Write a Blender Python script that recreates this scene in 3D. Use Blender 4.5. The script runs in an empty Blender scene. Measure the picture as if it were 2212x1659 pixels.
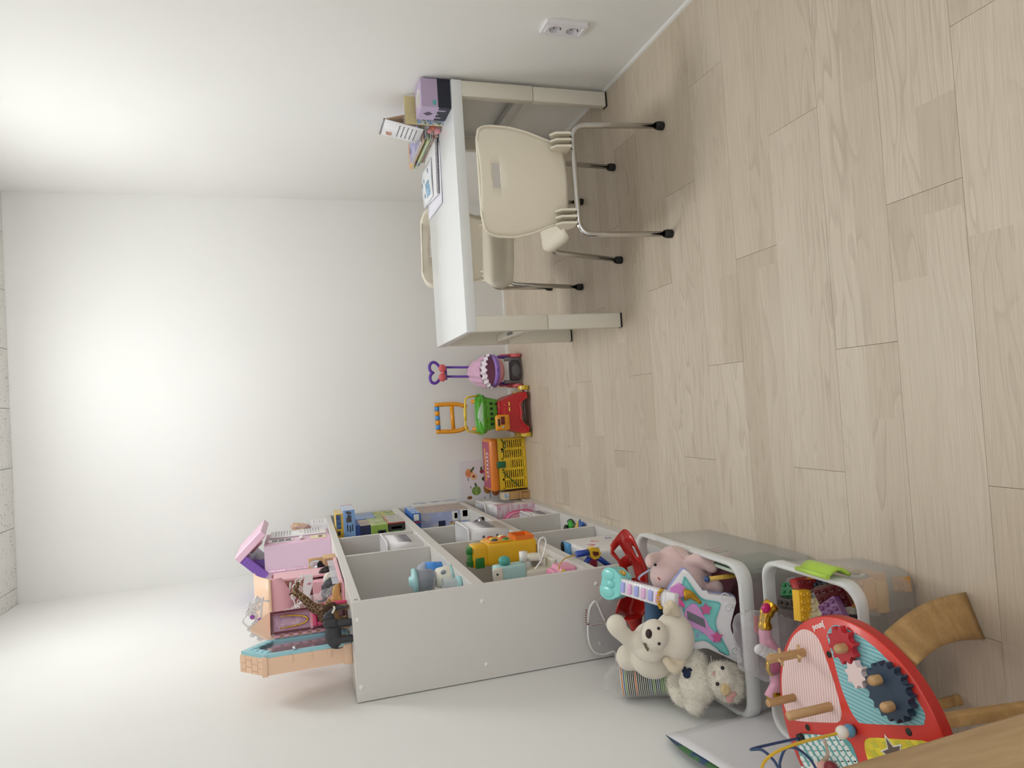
import bpy, bmesh, math, random
from mathutils import Vector, Matrix, Euler, noise
from mathutils.bvhtree import BVHTree
random.seed(7)
scn = bpy.context.scene
COL = scn.collection
PI = math.pi

# ---------------------------------------------------------------- camera
S = 1.27
F_PX = 1509.16
RT = Vector((0.99747327, -0.04848106, -0.05192931))
UP = Vector((0.06398162, 0.29534254, 0.95324663))
FW = Vector((0.03087747, 0.95416056, -0.29769819))
CAM = Vector((0, 0, S))
cam_data = bpy.data.cameras.new('camera')
cam = bpy.data.objects.new('camera', cam_data)
COL.objects.link(cam)
cam_data.sensor_fit = 'HORIZONTAL'
cam_data.sensor_width = 36.0
cam_data.lens = 36.0 * F_PX / 2212.0
cam_data.clip_start = 0.02
m3 = Matrix((-UP, RT, -FW)).transposed()      # the phone was held on its side
cam.matrix_world = Matrix.Translation(CAM) @ m3.to_4x4()
scn.camera = cam

def at(x, y, ax, val):
    """a point of the place: photograph pixel -> world, at a known X, Y or Z"""
    u, v = 1659 - y, x
    d = FW + RT * ((u - 829.5) / F_PX) - UP * ((v - 1106) / F_PX)
    i = 'XYZ'.index(ax)
    return CAM + d * ((val - CAM[i]) / d[i])

# ---------------------------------------------------------------- light, exposure
world = bpy.data.worlds.new('world'); scn.world = world; world.use_nodes = True
wb = world.node_tree.nodes['Background']
wb.inputs[0].default_value = (0.97, 0.98, 1.0, 1); wb.inputs[1].default_value = 0.35
scn.view_settings.view_transform = 'Standard'
scn.view_settings.look = 'None'
scn.view_settings.exposure = 0.42
scn.view_settings.gamma = 1.0
scn.view_settings.use_curve_mapping = False
scn.cycles.use_denoising = True
scn.cycles.max_bounces = 10
scn.cycles.transparent_max_bounces = 24
scn.cycles.caustics_reflective = False
scn.cycles.caustics_refractive = False

def area(name, loc, sx, sy, power, col, rot=(0, 0, 0)):
    l = bpy.data.lights.new(name, 'AREA'); l.shape = 'RECTANGLE'; l.size = sx; l.size_y = sy
    l.energy = power; l.color = col
    o = bpy.data.objects.new(name, l); COL.objects.link(o); o.location = loc; o.rotation_euler = rot
    return o
area('window_daylight', (0.15, -0.85, 1.45), 1.5, 1.5, 8.0, (0.90, 0.95, 1.0), (PI / 2, 0, 0))
area('side_fill_light', (1.225, -0.30, 1.40), 1.3, 1.0, 7.0, (0.92, 0.96, 1.0), (0, PI / 2, 0))  # added unseen fill light from the right, brightens the low left wall

LAMPS = ((0.24, 3.05, 15.0), (0.45, 1.00, 2.6))          # ceiling lamps: x, y, strength
LAMP_COL = (0.955, 0.98, 1.0, 1)

# ---------------------------------------------------------------- materials
MATS = {}
def lin(h):
    if isinstance(h, str):
        h = h.lstrip('#'); c = [int(h[i:i + 2], 16) / 255 for i in (0, 2, 4)]
    else:
        c = list(h)
    return tuple(x / 12.92 if x <= 0.04045 else ((x + 0.055) / 1.055) ** 2.4 for x in c) + (1.0,)
class NT:
    def __init__(s, m): s.t = m.node_tree; s.n = s.t.nodes; s.l = s.t.links
    def add(s, t, **kw):
        n = s.n.new(t)
        for k, v in kw.items():
            if k.startswith('i_'):
                n.inputs[k[2:].replace('_', ' ')].default_value = v
            else: setattr(n, k, v)
        return n
    def link(s, a, b): s.l.new(a, b)
    def ramp(s, src, stops, interp='LINEAR'):
        r = s.n.new('ShaderNodeValToRGB'); e = r.color_ramp.elements; r.color_ramp.interpolation = interp
        while len(e) < len(stops): e.new(0.5)
        for el, (p, c) in zip(e, stops):
            el.position = p; el.color = lin(c) if isinstance(c, str) else (c, c, c, 1) if isinstance(c, float) else c
        s.link(src, r.inputs[0]); return r.outputs[0]
    def mapping(s, src, scale=(1, 1, 1), loc=(0, 0, 0), rot=(0, 0, 0)):
        m = s.n.new('ShaderNodeMapping'); m.inputs['Scale'].default_value = scale
        m.inputs['Location'].default_value = loc; m.inputs['Rotation'].default_value = rot
        s.link(src, m.inputs['Vector']); return m.outputs[0]
    def math(s, op, a, b=None):
        m = s.n.new('ShaderNodeMath'); m.operation = op
        for i, v in enumerate((a, b)):
            if v is None: continue
            if isinstance(v, (int, float)): m.inputs[i].default_value = v
            else: s.link(v, m.inputs[i])
        return m.outputs[0]
    def mix(s, fac, a, b):
        m = s.n.new('ShaderNodeMix'); m.data_type = 'RGBA'
        for i, v in ((0, fac), (6, a), (7, b)):
            if isinstance(v, (int, float)): m.inputs[i].default_value = v
            elif isinstance(v, str): m.inputs[i].default_value = lin(v)
            elif isinstance(v, tuple): m.inputs[i].default_value = v
            else: s.link(v, m.inputs[i])
        return m.outputs[2]

def base_mat(name):
    m = bpy.data.materials.new(name); m.use_nodes = True
    nt = NT(m); b = nt.n['Principled BSDF']
    return m, nt, b
def mat(col, rough=0.45, metal=0.0, bump=0.0, bscale=200.0, var=0.04, vscale=6.0, coat=0.0, sub=0.0, alpha=1.0, trans=0.0, ior=1.45, name=None, sheen=0.0, spec=0.5):
    key = ('m', col, rough, metal, bump, bscale, var, vscale, coat, sub, alpha, trans, sheen, spec)
    if key in MATS: return MATS[key]
    m, nt, b = base_mat(name or 'mat_' + str(col).strip('#'))
    tc = nt.add('ShaderNodeTexCoord').outputs['Object']
    b.inputs['Roughness'].default_value = rough; b.inputs['Metallic'].default_value = metal
    b.inputs['Specular IOR Level'].default_value = spec
    if var > 0:
        n = nt.add('ShaderNodeTexNoise'); n.inputs['Scale'].default_value = vscale; n.inputs['Detail'].default_value = 3
        nt.link(tc, n.inputs['Vector'])
        c = lin(col)
        lo = tuple(x * (1 - var) for x in c[:3]) + (1,); hi = tuple(min(1, x * (1 + var)) for x in c[:3]) + (1,)
        nt.link(nt.mix(n.outputs[0], lo, hi), b.inputs['Base Color'])
    else: b.inputs['Base Color'].default_value = lin(col)
    if bump > 0:
        n2 = nt.add('ShaderNodeTexNoise'); n2.inputs['Scale'].default_value = bscale; n2.inputs['Detail'].default_value = 4
        nt.link(tc, n2.inputs['Vector'])
        bp = nt.add('ShaderNodeBump'); bp.inputs['Strength'].default_value = bump; bp.inputs['Distance'].default_value = 0.002
        nt.link(n2.outputs[0], bp.inputs['Height']); nt.link(bp.outputs[0], b.inputs['Normal'])
    if coat: b.inputs['Coat Weight'].default_value = coat
    if sub: b.inputs['Subsurface Weight'].default_value = sub; b.inputs['Subsurface Radius'].default_value = (.01, .006, .004)
    if alpha < 1: b.inputs['Alpha'].default_value = alpha
    if trans: b.inputs['Transmission Weight'].default_value = trans; b.inputs['IOR'].default_value = ior
    if sheen: b.inputs['Sheen Weight'].default_value = sheen
    MATS[key] = m
    return m
def plastic(col, rough=0.32): return mat(col, rough, var=0.03, coat=0.15)
def film(col, alpha, rough=0.1, bump=0.0, bscale=30):
    """thin clear plastic: partly see-through, still glossy"""
    key = ('film', col, alpha, rough, bump, bscale)
    if key in MATS: return MATS[key]
    m, nt, b = base_mat('clear_plastic')
    b.inputs['Base Color'].default_value = lin(col); b.inputs['Roughness'].default_value = rough
    tr = nt.add('ShaderNodeBsdfTransparent'); mx = nt.add('ShaderNodeMixShader')
    fr = nt.add('ShaderNodeLayerWeight'); fr.inputs['Blend'].default_value = 0.35
    fac = nt.math('MINIMUM', nt.math('ADD', nt.math('MULTIPLY', fr.outputs['Facing'], 0.35), alpha), 1.0)
    nt.link(fac, mx.inputs[0]); nt.link(tr.outputs[0], mx.inputs[1]); nt.link(b.outputs[0], mx.inputs[2])
    out = nt.n['Material Output']; nt.link(mx.outputs[0], out.inputs['Surface'])
    if bump:
        n2 = nt.add('ShaderNodeTexNoise'); n2.inputs['Scale'].default_value = bscale; n2.inputs['Detail'].default_value = 3
        nt.link(nt.add('ShaderNodeTexCoord').outputs['Object'], n2.inputs['Vector'])
        bp = nt.add('ShaderNodeBump'); bp.inputs['Strength'].default_value = bump; bp.inputs['Distance'].default_value = 0.01
        nt.link(n2.outputs[0], bp.inputs['Height']); nt.link(bp.outputs[0], b.inputs['Normal'])
    MATS[key] = m
    return m
def wood(light, dark, axis='X', scale=1.0, rough=0.5, rand=False):
    key = ('wood', light, dark, axis, scale, rough, rand)
    if key in MATS: return MATS[key]
    m, nt, b = base_mat('wood')
    tc = nt.add('ShaderNodeTexCoord').outputs['Object']
    st = {'X': (0.6, 9, 9), 'Y': (9, 0.6, 9), 'Z': (9, 9, 0.6)}[axis]
    mp = nt.mapping(tc, tuple(s * scale for s in st))
    n1 = nt.add('ShaderNodeTexNoise', i_Scale=1.2, i_Detail=5.0, i_Distortion=0.6); nt.link(mp, n1.inputs['Vector'])
    mp2 = nt.mapping(tc, tuple(s * scale * 14 for s in st))
    n2 = nt.add('ShaderNodeTexNoise', i_Scale=1.0, i_Detail=2.0); nt.link(mp2, n2.inputs['Vector'])
    fac = nt.math('ADD', nt.math('MULTIPLY', n1.outputs[0], 0.7), nt.math('MULTIPLY', n2.outputs[0], 0.3))
    c = nt.ramp(fac, [(0.32, dark), (0.62, light)])
    nt.link(c, b.inputs['Base Color']); b.inputs['Roughness'].default_value = rough
    bp = nt.add('ShaderNodeBump', i_Strength=0.12, i_Distance=0.001); nt.link(fac, bp.inputs['Height']); nt.link(bp.outputs[0], b.inputs['Normal'])
    MATS[key] = m
    return m
def stripes(c1, c2, axis, freq, duty=0.5, rough=0.5, off=0.0):
    key = ('str', c1, c2, axis, freq, duty, rough, off)
    if key in MATS: return MATS[key]
    m, nt, b = base_mat('striped_print')
    tc = nt.add('ShaderNodeTexCoord').outputs['Object']
    sp = nt.add('ShaderNodeSeparateXYZ'); nt.link(tc, sp.inputs[0])
    v = nt.math('FRACT', nt.math('ADD', nt.math('MULTIPLY', sp.outputs['XYZ'.index(axis)], freq), 100.0 + off))
    nt.link(nt.mix(nt.math('LESS_THAN', v, duty), c1, c2), b.inputs['Base Color']); b.inputs['Roughness'].default_value = rough
    MATS[key] = m
    return m
def collage(cols, scale=30, rough=0.35, stretch=(1, 1, 1), seed=0.0):
    """printed picture: patches of several flat colours"""
    key = ('col', tuple(cols), scale, rough, stretch, seed)
    if key in MATS: return MATS[key]
    m, nt, b = base_mat('printed_picture')
    tc = nt.mapping(nt.add('ShaderNodeTexCoord').outputs['Object'], stretch, (seed, seed * 1.7, seed * 0.6))
    n = nt.add('ShaderNodeTexNoise', i_Scale=scale, i_Detail=2.5, i_Distortion=0.8); nt.link(tc, n.inputs['Vector'])
    st = [(0.25 + 0.5 * i / max(1, len(cols) - 1) if i else 0.0, c) for i, c in enumerate(cols)]
    nt.link(nt.ramp(n.outputs[0], st, 'CONSTANT'), b.inputs['Base Color']); b.inputs['Roughness'].default_value = rough
    MATS[key] = m
    return m

# ---------------------------------------------------------------- mesh helpers
class MB:
    """collects shapes into ONE mesh; material index per shape"""
    def __init__(s): s.bm = bmesh.new(); s.mi = 0
    def _post(s, geom_faces, smooth=False):
        for f in geom_faces: f.material_index = s.mi; f.smooth = smooth
    def verts_faces(s, vs, fs, smooth=False, M=None):
        bv = [s.bm.verts.new((M @ Vector(v)) if M else v) for v in vs]
        out = []
        for f in fs:
            try: out.append(s.bm.faces.new([bv[i] for i in f]))
            except ValueError: pass
        s._post(out, smooth); return s
    def box(s, lo, hi, r=0.0, seg=2, M=None, smooth=None):
        x0, y0, z0 = lo; x1, y1, z1 = hi
        b2 = bmesh.new()
        bmesh.ops.create_cube(b2, size=1.0)
        for v in b2.verts:
            v.co = Vector(((x0 + x1) / 2 + v.co.x * (x1 - x0), (y0 + y1) / 2 + v.co.y * (y1 - y0), (z0 + z1) / 2 + v.co.z * (z1 - z0)))
        if r > 0:
            r = min(r, 0.49 * min(abs(x1 - x0), abs(y1 - y0), abs(z1 - z0)))
            bmesh.ops.bevel(b2, geom=list(b2.edges), offset=r, segments=seg, profile=0.5, affect='EDGES')
        return s.merge(b2, M, (r > 0 and seg > 1) if smooth is None else smooth)
    def merge(s, b2, M=None, smooth=False):
        b2.verts.ensure_lookup_table(); b2.verts.index_update()
        vs = [(M @ v.co) if M else v.co.copy() for v in b2.verts]
        fs = [[v.index for v in f.verts] for f in b2.faces]
        b2.free()
        return s.verts_faces(vs, fs, smooth)
    def rings(s, rings, cap0=True, cap1=True, smooth=True, closed=True, M=None):
        n = len(rings[0]); vs = [v for r in rings for v in r]; fs = []
        for i in range(len(rings) - 1):
            for j in range(n if closed else n - 1):
                a, b = i * n + j, i * n + (j + 1) % n
                fs.append((a, b, b + n, a + n))
        s.verts_faces(vs, fs, smooth, M)
        if cap0: s.verts_faces(rings[0], [list(range(n))[::-1]], False, M)
        if cap1: s.verts_faces(rings[-1], [list(range(n))], False, M)
        return s
    def tube(s, pts, r, n=10, caps=True, closed=False, M=None, flat=None):
        pts = [Vector(p) for p in pts]; k = len(pts); rs = r if isinstance(r, (list, tuple)) else [r] * k
        rings = []; prev = None
        for i, p in enumerate(pts):
            if closed: t = (pts[(i + 1) % k] - pts[i - 1])
            else: t = pts[min(i + 1, k - 1)] - pts[max(i - 1, 0)]
            t.normalize()
            if prev is None:
                a = Vector((0, 0, 1)) if abs(t.z) < 0.9 else Vector((1, 0, 0))
                nrm = (a - t * a.dot(t)).normalized()
            else:
                nrm = prev - t * prev.dot(t)
                nrm = nrm.normalized() if nrm.length > 1e-6 else t.orthogonal().normalized()
            prev = nrm; bi = t.cross(nrm)
            fl = flat or 1.0
            rings.append([p + (nrm * math.cos(2 * PI * j / n) * fl + bi * math.sin(2 * PI * j / n)) * rs[i] for j in range(n)])
        if closed: rings.append(rings[0]); caps = False
        return s.rings(rings, caps, caps, True, M=M)
    def lathe(s, prof, n=24, M=None, caps=True, smooth=True, a0=0.0, a1=2 * PI):
        full = abs(a1 - a0 - 2 * PI) < 1e-6
        rings = []
        for (r, z) in prof:
            rings.append([Vector((r * math.cos(a0 + (a1 - a0) * j / (n if full else n - 1)), r * math.sin(a0 + (a1 - a0) * j / (n if full else n - 1)), z)) for j in range(n)])
        return s.rings(rings, caps, caps, smooth, closed=full, M=M)
    def prism(s, poly, z0, z1, M=None, smooth=False, bevel=0.0):
        if bevel > 0:
            b2 = bmesh.new()
            n = len(poly)
            lo = [b2.verts.new((p[0], p[1], z0)) for p in poly]; hi = [b2.verts.new((p[0], p[1], z1)) for p in poly]
            b2.faces.new(lo[::-1]); top = b2.faces.new(hi)
            for i in range(n): b2.faces.new((lo[i], lo[(i + 1) % n], hi[(i + 1) % n], hi[i]))
            bmesh.ops.bevel(b2, geom=list(top.edges), offset=bevel, segments=2, profile=0.5, affect='EDGES')
            return s.merge(b2, M, smooth)
        n = len(poly)
        vs = [(p[0], p[1], z0) for p in poly] + [(p[0], p[1], z1) for p in poly]
        fs = [list(range(n))[::-1], list(range(n, 2 * n))]
        s.verts_faces(vs, fs, False, M)
        return s.verts_faces(vs, [(i, (i + 1) % n, n + (i + 1) % n, n + i) for i in range(n)], smooth, M)
    def ball(s, c, r, nu=16, nv=10, M=None):
        rx, ry, rz = r if isinstance(r, (tuple, list)) else (r, r, r)
        rings = []
        for i in range(nv + 1):
            th = -PI / 2 + PI * i / nv; th = max(-PI / 2 + 0.02, min(PI / 2 - 0.02, th))
            rings.append([Vector((c[0] + rx * math.cos(th) * math.cos(2 * PI * j / nu), c[1] + ry * math.cos(th) * math.sin(2 * PI * j / nu), c[2] + rz * math.sin(th))) for j in range(nu)])
        return s.rings(rings, True, True, True, M=M)
    def grid(s, fn, nu, nv, smooth=True, M=None):
        vs = [fn(i / nu, j / nv) for i in range(nu + 1) for j in range(nv + 1)]
        fs = [(i * (nv + 1) + j, (i + 1) * (nv + 1) + j, (i + 1) * (nv + 1) + j + 1, i * (nv + 1) + j + 1) for i in range(nu) for j in range(nv)]
        return s.verts_faces(vs, fs, smooth, M)
    def sheet(s, fn, nu, nv, th, smooth=True, M=None):
        """a surface fn(u,v) given real thickness th"""
        P = [[Vector(fn(i / nu, j / nv)) for j in range(nv + 1)] for i in range(nu + 1)]
        N = [[None] * (nv + 1) for _ in range(nu + 1)]
        for i in range(nu + 1):
            for j in range(nv + 1):
                a = P[min(i + 1, nu)][j] - P[max(i - 1, 0)][j]; b = P[i][min(j + 1, nv)] - P[i][max(j - 1, 0)]
                n = a.cross(b); N[i][j] = n.normalized() if n.length > 1e-12 else Vector((0, 0, 1))
        W = nv + 1; K = (nu + 1) * W
        vs = [P[i][j] + N[i][j] * th / 2 for i in range(nu + 1) for j in range(W)] + [P[i][j] - N[i][j] * th / 2 for i in range(nu + 1) for j in range(W)]
        fs = []
        for i in range(nu):
            for j in range(nv):
                q = (i * W + j, (i + 1) * W + j, (i + 1) * W + j + 1, i * W + j + 1)
                fs.append(q); fs.append(tuple(K + a for a in q[::-1]))
        rim = [(i * W, (i + 1) * W) for i in range(nu)] + [(nu * W + j, nu * W + j + 1) for j in range(nv)] + [((i + 1) * W + nv, i * W + nv) for i in range(nu)][::-1] + [(j + 1, j) for j in range(nv)][::-1]
        for a, b in rim: fs.append((b, a, K + a, K + b))
        return s.verts_faces(vs, fs, smooth, M)
    def mesh(s, name, mats, recalc=True):
        bmesh.ops.remove_doubles(s.bm, verts=s.bm.verts, dist=1e-6)
        if recalc: bmesh.ops.recalc_face_normals(s.bm, faces=s.bm.faces)
        me = bpy.data.meshes.new(name); s.bm.to_mesh(me); s.bm.free()
        for m in (mats if isinstance(mats, (list, tuple)) else [mats]): me.materials.append(m)
        return me
    def build(s, name, mats, parent=None, loc=None, M=None):
        o = bpy.data.objects.new(name, s.mesh(name, mats)); COL.objects.link(o)
        if parent: o.parent = parent
        if M is not None: o.matrix_local = M
        if loc is not None: o.location = loc
        return o

def T(x, y, z): return Matrix.Translation((x, y, z))
def RX(a): return Matrix.Rotation(a, 4, 'X')
def RY(a): return Matrix.Rotation(a, 4, 'Y')
def RZ(a): return Matrix.Rotation(a, 4, 'Z')
def SC(x, y, z): return Matrix.Diagonal((x, y, z, 1))
def frame(o, x, y):
    """matrix with origin o, x axis along x, y axis roughly y"""
    x = Vector(x).normalized(); z = x.cross(Vector(y)).normalized(); y = z.cross(x)
    m = Matrix((x, y, z)).transposed().to_4x4(); m.translation = Vector(o); return m
def rrect(w, h, r, n=5, cx=0, cy=0):
    r = min(r, w / 2 - 1e-4, h / 2 - 1e-4); pts = []
    for k, (sx, sy) in enumerate(((1, 1), (-1, 1), (-1, -1), (1, -1))):
        for i in range(n + 1):
            a = k * PI / 2 + i / n * PI / 2
            pts.append((cx + sx * (w / 2 - r) + r * math.cos(a), cy + sy * (h / 2 - r) + r * math.sin(a)))
    return pts
def smooth_path(pts, n=6, closed=False):
    P = [Vector(p) for p in pts]; out = []; k = len(P)
    rng = range(k) if closed else range(k - 1)
    for i in rng:
        p0 = P[i - 1] if (closed or i > 0) else P[i]; p1 = P[i]; p2 = P[(i + 1) % k]; p3 = P[(i + 2) % k] if (closed or i + 2 < k) else p2
        for j in range(n):
            t = j / n
            out.append(0.5 * ((2 * p1) + (p2 - p0) * t + (2 * p0 - 5 * p1 + 4 * p2 - p3) * t * t + (3 * p1 - p0 - 3 * p2 + p3) * t ** 3))
    if not closed: out.append(P[-1])
    return out
def fillet(pts, r, n=5):
    P = [Vector(p) for p in pts]; out = [P[0]]
    for i in range(1, len(P) - 1):
        a = (P[i - 1] - P[i]); b = (P[i + 1] - P[i]); d = min(r, a.length * 0.49, b.length * 0.49)
        A = P[i] + a.normalized() * d; B = P[i] + b.normalized() * d
        for j in range(n + 1):
            t = j / n; out.append(A * (1 - t) ** 2 + P[i] * 2 * t * (1 - t) + B * t * t)
    out.append(P[-1]); return out

def poly_round(pts, r, n=4):
    P = [Vector((p[0], p[1], 0)) for p in pts]; out = []; k = len(P)
    for i in range(k):
        a = P[i - 1] - P[i]; b = P[(i + 1) % k] - P[i]; d = min(r, a.length * 0.45, b.length * 0.45)
        A = P[i] + a.normalized() * d; B = P[i] + b.normalized() * d
        for j in range(n + 1):
            t = j / n; q_ = A * (1 - t) ** 2 + P[i] * 2 * t * (1 - t) + B * t * t; out.append((q_.x, q_.y))
    return out
def surface_hit(ob, offset, zo, px, py):
    """where the sight line through a pixel meets a body's surface (local point, normal)"""
    me = ob.data
    bv = BVHTree.FromPolygons([v.co for v in me.vertices], [tuple(p.vertices) for p in me.polygons])
    a = zo(px, py, 'Y', 0.8) - offset; b = zo(px, py, 'Y', 2.5) - offset
    loc, nr, _, _ = bv.ray_cast(a, (b - a).normalized())
    return loc, nr

def tag(o, label=None, cat=None, group=None, kind=None):
    if label: o['label'] = label
    if cat: o['category'] = cat
    if group: o['group'] = group
    if kind: o['kind'] = kind
    return o
def thing(name, label, cat, loc=(0, 0, 0), rz=0.0, group=None, M=None):
    o = bpy.data.objects.new(name, None); COL.objects.link(o); o.empty_display_size = 0.02
    o.location = loc; o.rotation_euler = (0, 0, rz)
    if M is not None: o.matrix_world = M
    return tag(o, label, cat, group)
def dup(root, label=None, group=None):
    def cp(o, par):
        c = o.copy(); COL.objects.link(c)
        if par: c.parent = par
        for ch in list(o.children): cp(ch, c)
        return c
    r = cp(root, None)
    if label: r['label'] = label
    if group: r['group'] = group
    return r
def structure(o): o['kind'] = 'structure'; return o

def text_mesh(txt, size, depth=0.0006, align='CENTER', bold=0.0):
    cu = bpy.data.curves.new('txt', 'FONT'); cu.body = txt; cu.size = size; cu.extrude = depth; cu.align_x = align; cu.align_y = 'CENTER'
    cu.offset = bold; cu.resolution_u = 2
    o = bpy.data.objects.new('txt', cu); COL.objects.link(o)
    dg = bpy.context.evaluated_depsgraph_get()
    me = bpy.data.meshes.new_from_object(o.evaluated_get(dg))
    bpy.data.objects.remove(o); bpy.data.curves.remove(cu)
    return me
def lettering(name, txt, size, m, M, parent=None, depth=0.0006, align='CENTER', bold=0.0):
    me = text_mesh(txt, size, depth, align, bold); me.materials.clear(); me.materials.append(m)
    o = bpy.data.objects.new(name, me); COL.objects.link(o)
    if parent: o.parent = parent
    o.matrix_local = M
    return o

def blob(name, prims, mats, parent=None, voxel=0.004, smooth=8, M=None, color=None, disp=0.0, dscale=80.0, dec=0):
    """one continuous body grown from overlapping balls and tapered limbs.
    prims: ('e', centre, (rx,ry,rz)[, Matrix]) or ('c', p0, r0, p1, r1) or ('p', [pts], [radii])"""
    mb = MB()
    for p in prims:
        if p[0] == 'e': mb.ball((0, 0, 0), p[2], 16, 10, M=T(*p[1]) @ (p[3] if len(p) > 3 else Matrix.Identity(4)))
        elif p[0] == 'c':
            a, b = Vector(p[1]), Vector(p[3])
            mb.tube([a, a.lerp(b, .5), b], [p[2], (p[2] + p[4]) / 2, p[4]], 12); mb.ball(a, p[2], 12, 8); mb.ball(b, p[4], 12, 8)
        elif p[0] == 'p':
            pts = smooth_path(p[1], 4); R = []
            for i in range(len(pts)):
                t = i / (len(pts) - 1) * (len(p[2]) - 1); k = min(int(t), len(p[2]) - 2); R.append(p[2][k] * (1 - t + k) + p[2][k + 1] * (t - k))
            mb.tube(pts, R, 12); mb.ball(pts[0], R[0], 12, 8); mb.ball(pts[-1], R[-1], 12, 8)
        elif p[0] == 'b': mb.box(p[1], p[2], M=p[3] if len(p) > 3 else None)
    me = mb.mesh('tmp', [])
    o = bpy.data.objects.new('tmp', me); COL.objects.link(o)
    rm = o.modifiers.new('r', 'REMESH'); rm.mode = 'VOXEL'; rm.voxel_size = voxel
    if smooth:
        sm = o.modifiers.new('s', 'SMOOTH'); sm.factor = 0.5; sm.iterations = smooth
    dg = bpy.context.evaluated_depsgraph_get()
    m2 = bpy.data.meshes.new_from_object(o.evaluated_get(dg)); m2.name = name
    bpy.data.objects.remove(o); bpy.data.meshes.remove(me)
    m2.materials.clear()
    ml = mats if isinstance(mats, (list, tuple)) else [mats]
    for m in ml: m2.materials.append(m)
    for pl in m2.polygons:
        pl.use_smooth = True
        if color: pl.material_index = color(pl.center)
    if disp:
        for v in m2.vertices:
            k = noise.noise(v.co * dscale) * disp + noise.noise(v.co * dscale * 2.7) * disp * 0.5
            v.co += v.normal * k
    ob = bpy.data.objects.new(name, m2); COL.objects.link(ob)
    if parent: ob.parent = parent
    if M is not None: ob.matrix_local = M
    return ob

# ================================================================ the room
L, R, D, ZC = -0.832, 1.257, 4.123, 2.644
YB = -1.05                                           # wall behind the camera
def wall_mat():
    m, nt, b = base_mat('wallpaper')
    tc = nt.add('ShaderNodeTexCoord').outputs['Object']
    n = nt.add('ShaderNodeTexNoise', i_Scale=1.3, i_Detail=2.0); nt.link(tc, n.inputs['Vector'])
    nt.link(nt.ramp(n.outputs[0], [(0.3, '#efeeea'), (0.7, '#f3f2ee')]), b.inputs['Base Color'])
    n2 = nt.add('ShaderNodeTexNoise', i_Scale=320.0, i_Detail=5.0); nt.link(tc, n2.inputs['Vector'])
    n3 = nt.add('ShaderNodeTexNoise', i_Scale=14.0, i_Detail=2.0); nt.link(tc, n3.inputs['Vector'])
    h = nt.math('ADD', n2.outputs[0], nt.math('MULTIPLY', n3.outputs[0], 1.2))
    bp = nt.add('ShaderNodeBump', i_Strength=0.10, i_Distance=0.002); nt.link(h, bp.inputs['Height']); nt.link(bp.outputs[0], b.inputs['Normal'])
    b.inputs['Roughness'].default_value = 0.55; b.inputs['Specular IOR Level'].default_value = 0.35
    return m
WALL = wall_mat()
structure(MB().box((L - 0.1, D, -0.05), (R + 0.1, D + 0.1, ZC + 0.05)).build('wall_back', WALL))
structure(MB().box((L - 0.1, YB, -0.05), (L, D, ZC + 0.05)).build('wall_left', WALL))
structure(MB().box((R, YB, -0.05), (R + 0.1, D, ZC + 0.05)).build('wall_right', WALL))
# wall behind the camera with a wide window opening
wf = MB()
wf.box((L - 0.1, YB - 0.1, -0.05), (R + 0.1, YB, 0.65)); wf.box((L - 0.1, YB - 0.1, 2.3), (R + 0.1, YB, ZC + 0.05))
wf.box((L - 0.1, YB - 0.1, 0.65), (-0.65, YB, 2.3)); wf.box((0.95, YB - 0.1, 0.65), (R + 0.1, YB, 2.3))
structure(wf.build('wall_front', WALL))
wn = MB()
for x in (-0.65, 0.11, 0.87): wn.box((x, YB - 0.08, 0.65), (x + 0.06 if x > -0.65 else x + 0.06, YB - 0.03, 2.3), 0.004)
for z in (0.65, 2.24): wn.box((-0.65, YB - 0.08, z), (0.95, YB - 0.03, z + 0.06), 0.004)
structure(wn.build('window_1', plastic('#efefec')))
wn = MB()
for y in (-0.84, -0.33, 0.18): wn.box((R - 0.035, y, 0.72), (R - 0.001, y + 0.05, 2.08), 0.004)
for z in (0.72, 2.03): wn.box((R - 0.035, -0.84, z), (R - 0.001, 0.23, z + 0.05), 0.004)
wn.box((R - 0.004, -0.80, 0.76), (R - 0.001, 0.20, 2.04))
structure(wn.build('added_side_frame', plastic('#efefec')))  # added unseen frame on the solid wall, goes with the side fill light

# ceiling: plain board with the mineral-fibre tiles in view as pieces
CEIL = structure(MB().box((L - 0.1, YB - 0.1, ZC + 0.012), (R + 0.1, D + 0.1, ZC + 0.06)).build('ceiling', mat('#55534e', 0.9)))
def tile_mat():
    m, nt, b = base_mat('mineral_fibre_tile')
    tc = nt.add('ShaderNodeTexCoord').outputs['Object']
    oi = nt.add('ShaderNodeObjectInfo')
    sh = nt.add('ShaderNodeVectorMath'); sh.operation = 'ADD'; nt.link(tc, sh.inputs[0]); nt.link(oi.outputs['Random'], sh.inputs[1])
    v = nt.add('ShaderNodeTexVoronoi', i_Scale=95.0); v.feature = 'F1'; nt.link(sh.outputs[0], v.inputs['Vector'])
    n = nt.add('ShaderNodeTexNoise', i_Scale=26.0, i_Detail=3.0); nt.link(sh.outputs[0], n.inputs['Vector'])
    spot = nt.math('MULTIPLY', nt.math('LESS_THAN', v.outputs['Distance'], 0.26), nt.math('GREATER_THAN', n.outputs[0], 0.55))
    nt.link(nt.mix(spot, '#f0eee9', '#8f8c84'), b.inputs['Base Color']); b.inputs['Roughness'].default_value = 0.9
    bp = nt.add('ShaderNodeBump', i_Strength=0.4, i_Distance=0.002); bp.invert = True; nt.link(spot, bp.inputs['Height']); nt.link(bp.outputs[0], b.inputs['Normal'])
    return m
TILE = tile_mat()
tile_me = {}
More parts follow.
